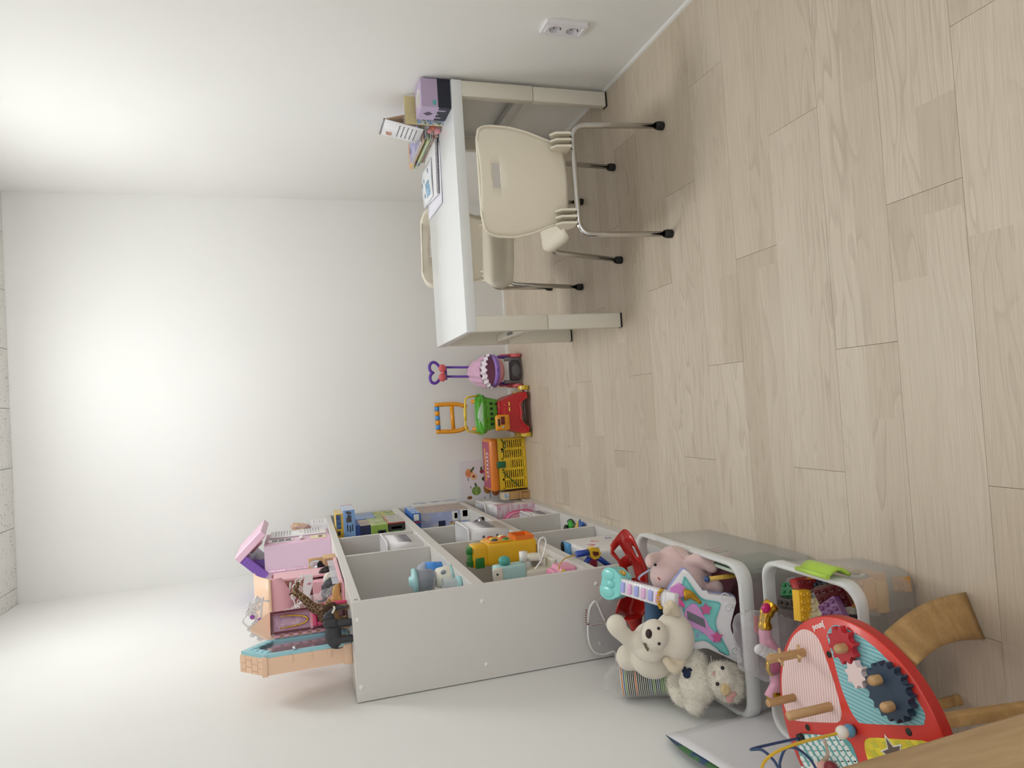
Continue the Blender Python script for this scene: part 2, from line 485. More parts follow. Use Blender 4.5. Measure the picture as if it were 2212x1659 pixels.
def clip_tile(x0, x1, y0, y1):
    x0, x1 = max(x0, L), min(x1, R); y0, y1 = max(y0, YB), min(y1, D)
    if x1 - x0 < 0.01 or y1 - y0 < 0.01: return
    k = (round(x1 - x0, 3), round(y1 - y0, 3))
    if k not in tile_me:
        tile_me[k] = MB().box((0.0012, 0.0012, 0), (k[0] - 0.0012, k[1] - 0.0012, 0.0115), 0.0015, 1).mesh('ceiling_tile', TILE)
    o = bpy.data.objects.new('ceiling_tile', tile_me[k]); COL.objects.link(o); o.parent = CEIL; o.location = (x0, y0, ZC)
TX = [-1.052 + 0.3 * i for i in range(9)]
y_hi = 4.60
while y_hi > YB:
    for x in TX: clip_tile(x, x + 0.3, y_hi - 0.6, y_hi)
    y_hi -= 0.6
# two square ceiling lamps, above the picture: white housing and a glowing diffuser with glowing sides
for (x, y, st) in LAMPS:
    lm = thing('ceiling_lamp', 'square ceiling lamp with glowing white diffuser ' + ('above the desk' if y > 2 else 'on the camera side of the room'), 'lamp', (x, y, ZC), group='ceiling lamps')
    MB().box((-0.29, -0.29, -0.022), (0.29, 0.29, 0), 0.006).build('lamp_housing', plastic('#f2f2ef'), lm)
    em, nt, b_ = base_mat('lamp_diffuser'); b_.inputs['Emission Color'].default_value = LAMP_COL; b_.inputs['Emission Strength'].default_value = st
    MB().box((-0.26, -0.26, -0.058), (0.26, 0.26, -0.023), 0.01).build('diffuser', em, lm)

# floor of oak planks
def plank_mat():
    m, nt, b = base_mat('oak_plank')
    tc = nt.add('ShaderNodeTexCoord').outputs['Object']
    oi = nt.add('ShaderNodeObjectInfo')
    rnd = oi.outputs['Random']
    sp = nt.add('ShaderNodeSeparateXYZ'); nt.link(tc, sp.inputs[0])
    strip = nt.math('FLOOR', nt.math('DIVIDE', sp.outputs[1], 0.0923))           # every plank shows two strips
    seed = nt.math('ADD', nt.math('MULTIPLY', rnd, 31.7), nt.math('MULTIPLY', strip, 7.31))
    # printed strip end inside a plank
    wn_ = nt.add('ShaderNodeTexWhiteNoise'); wn_.noise_dimensions = '1D'; nt.link(seed, wn_.inputs['W'])
    cut = nt.math('GREATER_THAN', sp.outputs[0], nt.math('ADD', nt.math('MULTIPLY', wn_.outputs['Value'], 1.1), 0.12))
    seed2 = nt.math('ADD', seed, nt.math('MULTIPLY', cut, 3.77))
    wn2 = nt.add('ShaderNodeTexWhiteNoise'); wn2.noise_dimensions = '1D'; nt.link(seed2, wn2.inputs['W'])
    tone = wn2.outputs['Value']
    cx = nt.add('ShaderNodeCombineXYZ'); nt.link(sp.outputs[0], cx.inputs[0]); nt.link(sp.outputs[1], cx.inputs[1]); nt.link(nt.math('MULTIPLY', seed2, 2.3), cx.inputs[2])
    mp = nt.mapping(cx.outputs[0], (1.5, 11, 1))
    n1 = nt.add('ShaderNodeTexNoise', i_Scale=1.0, i_Detail=2.0, i_Distortion=0.4); nt.link(mp, n1.inputs['Vector'])
    rings = nt.math('FRACT', nt.math('MULTIPLY', n1.outputs[0], 11.0))               # growth rings: cathedral figure
    ring = nt.ramp(rings, [(0.0, 0.0), (0.62, 0.25), (0.9, 1.0), (1.0, 0.0)])
    mpf = nt.mapping(cx.outputs[0], (7, 330, 1))
    n2 = nt.add('ShaderNodeTexNoise', i_Scale=1.0, i_Detail=3.0); nt.link(mpf, n2.inputs['Vector'])
    mpb = nt.mapping(cx.outputs[0], (0.8, 7, 1))
    n3 = nt.add('ShaderNodeTexNoise', i_Scale=1.0, i_Detail=2.0); nt.link(mpb, n3.inputs['Vector'])
    figure = nt.math('MULTIPLY', nt.math('MULTIPLY', ring, nt.ramp(n3.outputs[0], [(0.35, 0.15), (0.65, 1.0)])), 0.42)
    base = nt.mix(tone, '#cabba6', '#d8cab7')
    c1 = nt.mix(figure, base, '#a08d75')
    c2 = nt.mix(nt.math('MULTIPLY', nt.ramp(n2.outputs[0], [(0.45, 0.0), (0.72, 1.0)]), 0.30), c1, '#a3917a')
    # tiny pin knots
    vk = nt.add('ShaderNodeTexVoronoi', i_Scale=5.0); nt.link(nt.mapping(cx.outputs[0], (1.0, 1.8, 1)), vk.inputs['Vector'])
    knot = nt.ramp(vk.outputs['Distance'], [(0.0, 1.0), (0.022, 0.0)])
    c3 = nt.mix(nt.math('MULTIPLY', knot, 0.6), c2, '#6e5a42')
    nt.link(c3, b.inputs['Base Color']); b.inputs['Roughness'].default_value = 0.48; b.inputs['Specular IOR Level'].default_value = 0.4
    bp = nt.add('ShaderNodeBump', i_Strength=0.08, i_Distance=0.001); nt.link(n2.outputs[0], bp.inputs['Height']); nt.link(bp.outputs[0], b.inputs['Normal'])
    return m
PLANK = plank_mat()
FLOOR = structure(MB().box((L - 0.1, YB - 0.1, -0.05), (R + 0.1, D + 0.1, -0.0105)).build('floor', mat('#a8977f', 0.8)))
pl_me = {}
PW, PLN = 0.1845, 0.9035
for k in range(-13, 20):
    y0 = 0.842 + PW * k; y1 = y0 + PW
    ya, yb = max(y0, YB), min(y1, D)
    if yb - ya < 0.004: continue
    off = (-0.2135, 0.390, 0.087)[k % 3]
    x = off - 2 * PLN
    while x < R:
        xa, xb = max(x, L), min(x + PLN, R)
        if xb - xa > 0.004:
            key = (round(xa - x, 3), round(xb - x, 3), round(ya - y0, 3), round(yb - y0, 3))
            if key not in pl_me:
                pl_me[key] = MB().box((key[0] + 0.00015, key[2] + 0.00015, -0.010), (key[1] - 0.00015, key[3] - 0.00015, 0.0), 0.0002, 1).mesh('plank', PLANK)
            o = bpy.data.objects.new('plank', pl_me[key]); COL.objects.link(o); o.parent = FLOOR; o.location = (x, y0, 0)
        x += PLN
# narrow white sealing strip where the walls meet the floor
TRIM = mat('#e9e8e4', 0.4)
def strip_poly(): return [(0, 0), (0.010, 0), (0.0075, 0.0075), (0, 0.011)]
bb = MB(); bb.prism(strip_poly(), YB, D, M=Matrix(((-1, 0, 0, R), (0, 0, 1, 0), (0, 1, 0, 0), (0, 0, 0, 1)))); structure(bb.build('baseboard_right', TRIM))
bb = MB(); bb.prism(strip_poly(), YB, D, M=Matrix(((1, 0, 0, L), (0, 0, 1, 0), (0, 1, 0, 0), (0, 0, 0, 1)))); structure(bb.build('baseboard_left', TRIM))
bb = MB(); bb.prism(strip_poly(), L, R, M=Matrix(((0, 0, 1, 0), (-1, 0, 0, D), (0, 1, 0, 0), (0, 0, 0, 1)))); structure(bb.build('baseboard_back', TRIM))

# double socket on the right wall
so = thing('wall_socket', 'white double power socket on the right wall', 'socket', (R, 2.128, 0.345))
WP = plastic('#ece9ec', 0.3)
FX = Matrix(((0, 0, -1, 0), (1, 0, 0, 0), (0, 1, 0, 0), (0, 0, 0, 1)))      # local x->Y, y->Z, z-> -X
def plate_with_holes(w, h, holes, r, z0, z1, n=24):
    mb = MB(); b2 = bmesh.new()
    out = [b2.verts.new((x, y, z1)) for x, y in rrect(w, h, 0.004, 3)]
    edges = [b2.edges.new((out[i], out[(i + 1) % len(out)])) for i in range(len(out))]
    for cx, cy in holes:
        c = [b2.verts.new((cx + r * math.cos(2 * PI * j / n), cy + r * math.sin(2 * PI * j / n), z1)) for j in range(n)]
        edges += [b2.edges.new((c[i], c[(i + 1) % n])) for i in range(n)]
    bmesh.ops.triangle_fill(b2, use_beauty=True, edges=edges)
    r_ = bmesh.ops.extrude_face_region(b2, geom=list(b2.faces))
    for v in [g for g in r_['geom'] if isinstance(g, bmesh.types.BMVert)]: v.co.z = z0
    mb.merge(b2); return mb
holes = [(0, 0.031), (0, -0.031)]
pf = plate_with_holes(0.078, 0.148, holes, 0.0215, 0.0, 0.013); pf.build('cover_plate', WP, so, M=FX)
for sgn in (0.062, -0.062): MB().box((-0.021, sgn - 0.001, 0.012), (0.021, sgn + 0.001, 0.0148)).build('groove', mat('#ffffff', 0.25), so, M=FX)
for h_ in holes:
    cp = MB(); cp.lathe([(0.0214, 0.0128), (0.0205, 0.004), (0.019, 0.0016), (0.0, 0.0015)], 24, M=T(h_[0], h_[1], 0), caps=False)
    c = cp.build('socket_cup', mat('#d4d0d6', 0.35), so, M=FX)
    for dx in (-0.0095, 0.0095): MB().lathe([(0.0025, 0.0012), (0.0025, 0.0026)], 10, M=T(dx, h_[1], 0)).build('pin_hole', mat('#141414', 0.6), c)
    for dy in (-0.019, 0.019): MB().box((-0.003, h_[1] + dy - 0.0015, 0.002), (0.003, h_[1] + dy + 0.0015, 0.011)).build('earth_clip', mat('#8d8d8d', 0.3, 1.0), c)

# ================================================================ desk
WHITE = mat('#eceae4', 0.32, var=0.01, coat=0.1)
WHITE2 = mat('#e6e0d2', 0.45, var=0.015)
GREYM = mat('#a9a7a0', 0.45, 0.3)
BLK = mat('#161616', 0.6)
dk = thing('desk', 'white rectangular children desk with two-piece height-adjustable legs against the right wall', 'desk', (0, 0, 0))
dk.location = (0.284, 2.530, 0)
DW, DD, DH = 0.962, 0.570, 0.645
MB().box((0, 0, DH - 0.040), (DW, DD, DH), 0.002, 2).build('tabletop', mat('#eef0f0', 0.22, var=0.01, coat=0.25), dk)
for sx in (0, 1):
    x0 = 0 if sx == 0 else DW - 0.062
    for sy in (0, 1):
        y0 = 0.002 if sy == 0 else DD - 0.037
        lg = MB().box((x0 + 0.001, y0, 0.318), (x0 + 0.061, y0 + 0.035, DH - 0.030 if sy == 0 else DH - 0.041), 0.003).build('leg', WHITE2, dk)
        MB().box((x0 + 0.002, y0 + 0.001, 0.006), (x0 + 0.060, y0 + 0.034, 0.3165), 0.003).build('leg_extension', WHITE2, lg)
        MB().box((x0 + 0.002, y0 + 0.001, 0.0), (x0 + 0.060, y0 + 0.034, 0.006)).build('foot_pad', BLK, lg)
    xs = x0 + (0.012 if sx == 0 else 0.020)
    MB().box((xs, 0.036, 0.330), (xs + 0.030, DD - 0.036, 0.372), 0.004).build('side_rail', WHITE2 if sx == 0 else mat('#c9c8c3', 0.4), dk)
    MB().box((xs, 0.036, DH - 0.075), (xs + 0.022, DD - 0.036, DH - 0.041), 0.002).build('upper_rail', WHITE2, dk)
MB().box((0.060, DD - 0.030, DH - 0.085), (DW - 0.060, DD - 0.010, DH - 0.041), 0.002).build('back_rail', WHITE2, dk)
hk = MB(); hk.tube(smooth_path([(0.024, 0.30, 0.388), (0.024, 0.30, 0.372), (0.024, 0.315, 0.355), (0.024, 0.33, 0.37), (0.024, 0.33, 0.385)], 4), 0.006, 8); hk.build('hook', plastic('#8f9190'), dk)

# ================================================================ chairs
CREAM = mat('#f0e7d4', 0.42, bump=0.15, bscale=900, var=0.015, sub=0.0)
CHROME = mat('#c9c8c6', 0.13, 1.0, var=0.0)
def make_chair(label):
    ch = thing('kids_chair', label, 'chair', group='cream kids chairs at the desk')
    # backrest: curved panel with a waist and a carrying slot
    def outline(z):                                  # half width at height z (0 = bottom, 1 = top)
        zz = [(0, .118), (.08, .138), (.22, .150), (.4, .172), (.6, .186), (.8, .186), (.90, .180), (.965, .162), (1.0, .125)]
        for (a, wa), (b, wb_) in zip(zz, zz[1:]):
            if a <= z <= b:
                t = (z - a) / (b - a); return wa + (wb_ - wa) * t
        return zz[-1][1]
    z0, z1 = 0.352, 0.664
    def surf(xx, zn):
        lean = -0.018 * zn + 0.030 * (1 - zn) ** 3 * 0.6
        return Vector((xx, -0.165 + 0.058 * (abs(xx) / 0.186) ** 2.0 + lean, z0 + (z1 - z0) * zn))
    us = [-1, -.9, -.75, -.6, -.45, -.22, 0, .22, .45, .6, .75, .9, 1]
    vs = [0, .04, .08, .15, .22, .31, .4, .5, .6, .7, .785, .79, .87, .875, .91, .935, .965, .985, 1.0]
    bm2 = bmesh.new(); g = {}
    slot = lambda i, j: (abs((us[i] + us[i + 1]) / 2) < 0.23 and 0.786 < (vs[j] + vs[j + 1]) / 2 < 0.874)
    for i, u in enumerate(us):
        for j, v in enumerate(vs):
            hw = outline(v) if not (0.78 < v < 0.88 and abs(u) < 0.3) else outline(0.8)
            g[i, j] = bm2.verts.new(surf(u * hw, v))
    for i in range(len(us) - 1):
        for j in range(len(vs) - 1):
            if not slot(i, j): bm2.faces.new((g[i, j], g[i + 1, j], g[i + 1, j + 1], g[i, j + 1]))
    bmesh.ops.recalc_face_normals(bm2, faces=bm2.faces)
    bmesh.ops.solidify(bm2, geom=list(bm2.faces), thickness=0.007)
    mb = MB(); mb.merge(bm2, smooth=True)
    # rolled edge along the outline
    prof = [surf(outline(v) * 1, v) for v in [k / 24 for k in range(25)]]
    left = [surf(-outline(v), v) for v in [k / 24 for k in range(25)]]
    bk = mb.build('backrest', CREAM, ch)
    rim = MB(); rim.tube([p + Vector((0, 0.0, 0)) for p in prof] + left[::-1], 0.0046, 8); rim.build('rolled_edge', CREAM, bk)
    # seat pan with a dished middle and turned-down edge
    def seat(u, v):
        a, b = u * 2 - 1, v * 2 - 1
        rr = (abs(a) ** 5 + abs(b) ** 5) ** 0.2
        k = max(abs(a), abs(b)) / rr if rr > 1e-6 else 1
        x, y = a * k * 0.186, 0.018 + b * k * 0.150
        e = max(abs(a), abs(b))
        z = 0.366 - 0.010 * math.cos(min(1, e) * PI / 2) - (0.030 * max(0, (e - 0.86) / 0.14) ** 2) 
        if b > 0.5: z -= 0.020 * ((b - 0.5) / 0.5) ** 2
        if b < -0.55: z += 0.026 * ((-b - 0.55) / 0.45) ** 2
        return (x, y, z)
    MB().sheet(seat, 26, 22, 0.006).build('seat', CREAM, ch)
    for s in (-1, 1):                                # ribbed joints between seat and backrest
        for k in range(3):
            x = s * (0.108 + 0.022 * k)
            pl = [(-0.185, 0.345), (-0.178, 0.395), (-0.155, 0.410), (-0.118, 0.385), (-0.095, 0.366), (-0.095, 0.348), (-0.14, 0.338)]
            m_ = Matrix(((0, 0, 1, 0), (1, 0, 0, 0), (0, 1, 0, 0), (0, 0, 0, 1)))
            MB().prism(pl, x - 0.004, x + 0.004, M=m_, bevel=0.0015).build('joint_rib', CREAM, ch)
    r = 0.0095
    rear = fillet([(-0.19, -0.195, 0.012), (-0.188, -0.160, 0.330), (0.188, -0.160, 0.330), (0.19, -0.195, 0.012)], 0.055, 7)
    front = fillet([(-0.188, 0.195, 0.012), (-0.172, 0.130, 0.335), (0.172, 0.130, 0.335), (0.188, 0.195, 0.012)], 0.05, 7)
    for nm, path in (('rear_frame', rear), ('front_frame', front)):
        fr = MB().tube(path, r, 14).build(nm, CHROME, ch)
        for e in (0, -1):
            p = path[e]
            MB().lathe([(0.0, 0.0), (0.0135, 0.0), (0.0150, 0.004), (0.0148, 0.020), (0.0125, 0.030), (0.0100, 0.031)], 16, M=T(p.x, p.y, 0), caps=False).build('rubber_foot', BLK, fr)
    for s in (-0.13, 0.13): MB().tube([(s, -0.16, 0.335), (s, 0.13, 0.338)], 0.007, 10).build('seat_rail', CHROME, ch)
    return ch
c1 = make_chair('cream plastic kids chair with its back to the room, in front of the desk')
c1.location = (0.742, 2.310, 0); c1.rotation_euler = (0, 0, 0.02)
c2 = dup(c1, 'cream plastic kids chair behind the desk, facing the room')
c2.location = (0.735, 3.066, 0); c2.rotation_euler = (0, 0, PI - math.radians(10))

# ================================================================ shelf unit
XF, YN, YF, ZS = -0.5417, 2.103, 4.045, 1.143
SHW = mat('#dbd7d1', 0.42, bump=0.04, bscale=500, var=0.012)
sh = thing('shelf_unit', 'long low grey-white shelf unit of nine open compartments along the left wall', 'shelf', (L + 0.003, YN, 0))
SD = XF - L - 0.003                                 # depth
SL = YF - YN
TB = 0.018
B1, B2, B3, B4 = (0.0, 0.052), (0.365, 0.402), (0.741, 0.779), (1.115, 1.143)
MB().box((0, 0, 0), (SD, TB, ZS), 0.0012, 1).build('side_panel', SHW, sh)
MB().box((0, SL - TB, 0), (SD, SL, ZS), 0.0012, 1).build('side_panel', SHW, sh)
for (a, b), nm in zip((B1, B2, B3, B4), ('bottom_board', 'shelf_board', 'shelf_board', 'top_board')):
    MB().box((0.006, TB, a), (SD, SL - TB, b), 0.0012, 1).build(nm, SHW, sh)
MB().box((0.0, TB, 0.03), (0.006, SL - TB, 1.12)).build('back_panel', SHW, sh)
AY, BY = 3.262 - YN, 2.836 - YN
for (a, b) in ((0.052, 0.365), (0.402, 0.741), (0.779, 1.115)):
    for yy in (AY, BY): MB().box((0.006, yy - 0.009, a), (SD - 0.004, yy + 0.009, b), 0.0012, 1).build('divider', SHW, sh)
for (x, z) in ((-0.592, 1.129), (-0.786, 1.129), (-0.592, 0.754), (-0.784, 0.753), (-0.591, 0.373), (-0.783, 0.373)):
    MB().lathe([(0.0072, 0.0), (0.0065, 0.0018), (0.0, 0.0026)], 16, M=T(x - L - 0.003, 0, z) @ RX(PI / 2), caps=False).build('screw_cap', mat('#f2f0ec', 0.3), sh)
MB().box((SD, 0.026, ZS - 0.020), (SD + 0.0006, 0.038, ZS - 0.009)).build('price_sticker', mat('#8c8a86', 0.5), sh)

# ================================================================ things on the desk
DZ = 0.6455
def zoomer(x0, y0, x1, w):
    s = (x1 - x0) / w
    return lambda px, py, ax, v: at(x0 + px * s, y0 + py * s, ax, v)
LILAC = mat('#bda9c6', 0.5); NAVY = mat('#1d2030', 0.5)
tb = thing('tissue_box', 'lilac and navy cube tissue box on the right end of the desk', 'tissue box', (1.141, 2.548, DZ), 0.0)
w_, d_, h_ = 0.110, 0.120, 0.114
MB().box((0, 0, 0), (w_, d_, h_), 0.0015, 1).build('carton', LILAC, tb)
MB().box((-0.0004, -0.0006, 0), (w_ + 0.0004, 0.0, 0.050)).build('navy_band', NAVY, tb)
# navy side with lilac drips running down
poly = [(0, 0), (0.118, 0), (0.118, 0.046)]
x = 0.118
for (a, b, lo) in ((0.100, 0.088, 0.020), (0.070, 0.058, 0.034), (0.036, 0.024, 0.012)):
    poly += [(a, 0.046), (a - 0.001, lo + 0.006), ((a + b) / 2, lo), (b + 0.001, lo + 0.006), (b, 0.046)]
poly += [(0, 0.046)]
MSIDE = Matrix(((0, 0, -1, 0), (1, 0, 0, 0.001), (0, 1, 0, 0), (0, 0, 0, 1)))
MB().prism(poly, 0, 0.0006, M=MSIDE).build('navy_drips', NAVY, tb)
MB().prism([(0.060, 0.060), (0.078, 0.078), (0.060, 0.098), (0.042, 0.078)], 0, 0.0006, M=MSIDE).build('diamond_print', mat('#4b4454', 0.5), tb)
MB().prism(rrect(0.018, 0.013, 0.001), 0, 0.0006, M=T(0.018, 0, 0.064) @ RX(PI / 2)).build('teal_logo', mat('#5fb3b4', 0.5), tb)
MB().lathe([(0.0, h_ + 0.0002), (0.030, h_ + 0.0002), (0.032, h_ + 0.0008), (0.033, h_)], 24, M=T(0.055, 0.06, 0) @ SC(1, 1.35, 1), caps=False).build('opening', mat('#e9e7ea', 0.2, 0.3), tb)

yc = thing('sticker_pad', 'yellow sticker pad with a blue sky picture standing behind the tissue box', 'sticker pad', (1.190, 2.705, DZ), 0.03)
MB().box((-0.055, -0.003, 0), (0.058, 0.003, 0.152), 0.001, 1).build('pad', mat('#e6d27a', 0.5), yc)
MB().box((-0.054, -0.0042, 0.0), (0.020, -0.003, 0.105)).build('picture', collage(['#6fa8de', '#8fc0ea', '#f2f2f2', '#5f8f4e', '#7b58a0'], 38, seed=2.0), yc)
MB().box((-0.058, -0.0065, -0.0), (0.062, -0.0060, 0.160)).build('clear_sleeve', film('#f4f4f2', 0.10), yc)

cal = thing('desk_calendar', 'small white tent calendar showing month 05 standing on the book stack', 'calendar')
pt_n, pt_f = at(822.6, 256, 'X', 1.150), at(816.6, 275.6, 'X', 1.150)
zt = (pt_n.z + pt_f.z) / 2; yn_, yf_ = pt_n.y, pt_n.y + 0.150
zb = DZ + 0.094
cal.location = (1.150, (yn_ + yf_) / 2, zb)
hw = (yf_ - yn_) / 2; hh = zt - zb
PAPER = mat('#f0eff0', 0.6, var=0.01)
def tent(sgn, nm, m_):
    mb = MB(); x1 = -0.034 if sgn < 0 else 0.040
    mb.sheet(lambda u, v: (x1 * (1 - v), -hw + 2 * hw * u, hh * v), 1, 4, 0.0016); return mb.build(nm, m_, cal)
fr_ = tent(-1, 'front_sheet', PAPER); tent(1, 'back_sheet', mat('#c9a98f', 0.6))
MB().tube([(0, -hw, hh), (0, hw, hh)], 0.0035, 8).build('spiral_binding', mat('#9a9aa0', 0.35, 0.6), cal)
ux = Vector((0.034, 0, hh)).normalized()
CF = frame((-0.034 - 0.0014, hw, 0.0), (0, -1, 0), ux)      # x: text direction, y: up the sheet
INK = mat('#3a3a3e', 0.6)
lettering('month_number', '05', 0.034, mat('#c98d6a', 0.6), CF @ T(0.030, hh * 0.80, 0.0002), fr_, bold=0.0004)
for r_ in range(5):
    for c_ in range(7): MB().box((0.022 + c_ * 0.016, hh * (0.58 - 0.11 * r_), 0.0), (0.031 + c_ * 0.016, hh * (0.58 - 0.11 * r_) + 0.004, 0.0006), M=CF).build('day_mark', INK, fr_)

# stack of thin picture books
BOOKS = [(1.126, 2.800, 0.30, 0.130, 0.010, 0.00, ['#3c6e8f', '#7fb0c4', '#dfe6e6'], 'grey-blue picture book at the bottom of the stack'),
         (1.124, 2.790, 0.30, 0.130, 0.008, 0.02, ['#d9c9a8', '#b06a54', '#f0e6d0'], 'buff picture book second from the bottom of the stack'),
         (1.122, 2.806, 0.29, 0.132, 0.010, -0.01, ['#6f4a3e', '#d88a6a', '#f0d0b0'], 'brown picture book third from the bottom of the stack'),
         (1.118, 2.800, 0.32, 0.135, 0.009, 0.03, ['#3c7a6a', '#8fc6a8', '#dff0e0'], 'teal picture book in the middle of the stack'),
         (1.112, 2.806, 0.33, 0.137, 0.010, 0.04, ['#7fae4a', '#c9d86a', '#4a7fb0', '#f0f0e0'], 'green and blue picture book above the teal one'),
         (1.122, 2.800, 0.30, 0.130, 0.009, 0.00, ['#2f5f8f', '#6fa0d0', '#e6eef6'], 'dark blue picture book in the upper half of the stack'),
         (1.110, 2.812, 0.33, 0.137, 0.010, 0.05, ['#d9d45a', '#e8a060', '#d06a4a', '#f0ecb0'], 'yellow and orange picture book second from the top of the stack'),
         (1.108, 2.815, 0.24, 0.138, 0.011, 0.06, ['#8a86b8', '#b8b4d8', '#5f5a86', '#e6e2f0'], 'purple picture book on top of the stack')]
z = DZ
for i, (x, y, ly, lx, th, rz, cols, lab) in enumerate(BOOKS):
    bk = thing('picture_book', lab, 'book', (x, y, z), rz * 0.35, 'picture books stacked on the desk')
    lx2 = min(lx, 1.250 - x)
    MB().box((0.002, 0.002, 0.0016), (lx2 - 0.004, ly - 0.002, th - 0.0016)).build('pages', mat('#e9e4d8', 0.7), bk)
    cm = collage(cols, 22, seed=float(i) * 3.1)
    MB().box((0, 0, 0), (lx2, ly, 0.0014)).build('cover', cm, bk)
    MB().box((0, 0, th - 0.0014), (lx2, ly, th)).build('cover', cm, bk)
    z += th + 0.0004
STACK_TOP = z
cal.location.z = STACK_TOP + 0.0005

# papers, notebook and booklet
p = MB().sheet(lambda u, v: (0.0 + 0.255 * u, 0.30 * v, 0.0016 + 0.002 * (1 - u) ** 3), 8, 8, 0.0012).build('paper_sheet', mat('#eceaf2', 0.6), None, (0.852, 2.795, DZ))
tag(p, 'large blank white sheet of paper lying under the spiral notebook on the desk', 'paper')
p.rotation_euler = (0, 0, -0.03)
nb = thing('spiral_notebook', 'white spiral notebook with black wire edge lying on the desk', 'notebook', (0.898, 2.828, DZ + 0.006), -0.10)
MB().box((0, 0, 0), (0.235, 0.24, 0.007), 0.001, 1).build('pages', mat('#eeecee', 0.6), nb)
sp = MB()
pts = [(0.004 + 0.227 * k / 240, 0.001 - 0.0055 * math.sin(k * 2 * PI / 8), 0.0035 + 0.0055 * math.cos(k * 2 * PI / 8)) for k in range(241)]
sp.tube(pts, 0.0011, 5); sp.build('spiral_wire', mat('#222224', 0.4), nb)
bl = thing('picture_booklet', 'thin white booklet with a blue drawing lying on the spiral notebook', 'booklet', (0.915, 2.905, DZ + 0.0142), -0.02)
MB().sheet(lambda u, v: (0.165 * u, 0.205 * v, 0.0025 + 0.003 * math.sin(PI * u)), 8, 4, 0.004).build('booklet_body', mat('#eef0f2', 0.5), bl)
MB().sheet(lambda u, v: (0.02 + 0.065 * u, 0.03 + 0.075 * v + 0.02 * u, 0.0062 + 0.003 * math.sin(PI * (0.02 + 0.065 * u) / 0.165)), 5, 4, 0.0005).build('blue_drawing', collage(['#e9eef2', '#7fb4d4', '#5f98c4', '#a8cde0'], 60, seed=4.0), bl)
for (xx, yy) in ((0.03, 0.14), (0.10, 0.15), (0.12, 0.06), (0.09, 0.19)):
    MB().box((xx, yy, 0.0072), (xx + 0.018, yy + 0.012, 0.0084)).build('drawing_mark', mat('#6f8fa6', 0.6), bl)
bg = thing('toy_bag', 'small clear bag of pink toy figures in front of the book stack', 'bag', (1.150, 2.752, DZ))
for k, (x, y, zz, r, c) in enumerate(((-0.015, 0, 0.014, 0.013, '#e78f9c'), (0.010, 0.004, 0.013, 0.012, '#f1b3b4'), (-0.004, 0.0, 0.034, 0.012, '#e8623a'), (0.014, 0.0, 0.036, 0.011, '#f6e6e2'), (-0.018, 0.0, 0.048, 0.009, '#f08a96'), (0.002, 0.002, 0.055, 0.009, '#cfe0ee'))):
    MB().ball((x, y, zz), (r, r * 0.8, r), 12, 8).build('toy_figure', plastic(c), bg)
blob('bag_film', [('e', (0, 0, 0.030), (0.034, 0.020, 0.034)), ('e', (0, 0, 0.063), (0.026, 0.010, 0.010))], film('#f6dfe2', 0.16, 0.12, 0.6, 60), bg, 0.004, 3, disp=0.004, dscale=70)

# ================================================================ toys along the back wall
Z5 = zoomer(880, 740, 1180, 1382)
# --- doll stroller
b0 = Z5(1150, 282, 'Z', 0)
YS = 3.90
st = thing('doll_stroller', 'purple and pink doll stroller with heart-shaped handle by the back wall', 'doll stroller', (b0.x, YS, 0))
def q(px, py, dy=0.0):
    p_ = Z5(px, py, 'Y', YS + dy); return Vector((p_.x - b0.x, dy, p_.z))
PURP, LAV, CORAL, PINK = plastic('#6a3fae'), plastic('#a67fd8'), plastic('#e0656c'), plastic('#f0a9b2', 0.4)
c0 = q(285, 300, 0.05)
hp = []
for k in range(40):
    t = 2 * PI * k / 40
    hx = 16 * math.sin(t) ** 3; hy = 13 * math.cos(t) - 5 * math.cos(2 * t) - 2 * math.cos(3 * t) - math.cos(4 * t)
    hp.append(c0 + Vector((hx * 0.0038, 0, hy * 0.0031)))
MB().tube(hp, 0.0088, 10, closed=True).build('heart_handle', PURP, st)
bb_ = MB()
for s in (-1, 1):
    cc = q(348, 302 + s * 45, 0.03)
    bb_.ball(cc, (0.024, 0.012, 0.022), 14, 10)
bb_.ball(q(355, 302, 0.03), (0.010, 0.012, 0.012), 12, 8)
bb_.build('bow', CORAL, st)
MB().box(q(400, 372, 0.04), q(372, 240, 0.055), 0.004).build('handle_bridge', PURP, st)
for py in (246, 338):
    MB().tube([q(385, py, 0.05), q(660, py, 0.05), q(760, py - 4, 0.05)], 0.0068, 10).build('push_rod', PURP, st)
# seat bucket, its rim almost level
sc_ = q(866, 285, -0.02)
TB_ = T(sc_.x, sc_.y, sc_.z + 0.006) @ RX(math.radians(6))
mb = MB(); mb.lathe([(0.086, 0.0), (0.096, 0.004), (0.094, 0.020), (0.084, 0.022), (0.078, 0.004), (0.086, 0.0)], 40, M=TB_, caps=False)
rim_ = mb.build('seat_ring', LAV, st)
mb = MB()
for k in range(34):
    a = PI + PI * k / 33
    mb.ball((0.090 * math.cos(a), 0.090 * math.sin(a), -0.002), 0.0062, 8, 6, M=TB_)
mb.build('scalloped_trim', LAV, rim_)
MB().lathe([(0.086, 0.002), (0.080, -0.022), (0.062, -0.044), (0.0, -0.054)], 30, M=TB_, caps=False).build('bucket', PINK, st)
MB().lathe([(0.080, 0.018), (0.072, -0.010), (0.050, -0.030), (0.0, -0.036)], 30, M=TB_, caps=False).build('seat_lining', mat('#dd9db5', 0.7), st)
MB().ball((0, -0.092, 0.012), (0.013, 0.005, 0.004), 10, 6, M=TB_).build('slot', mat('#59398f', 0.5), st)
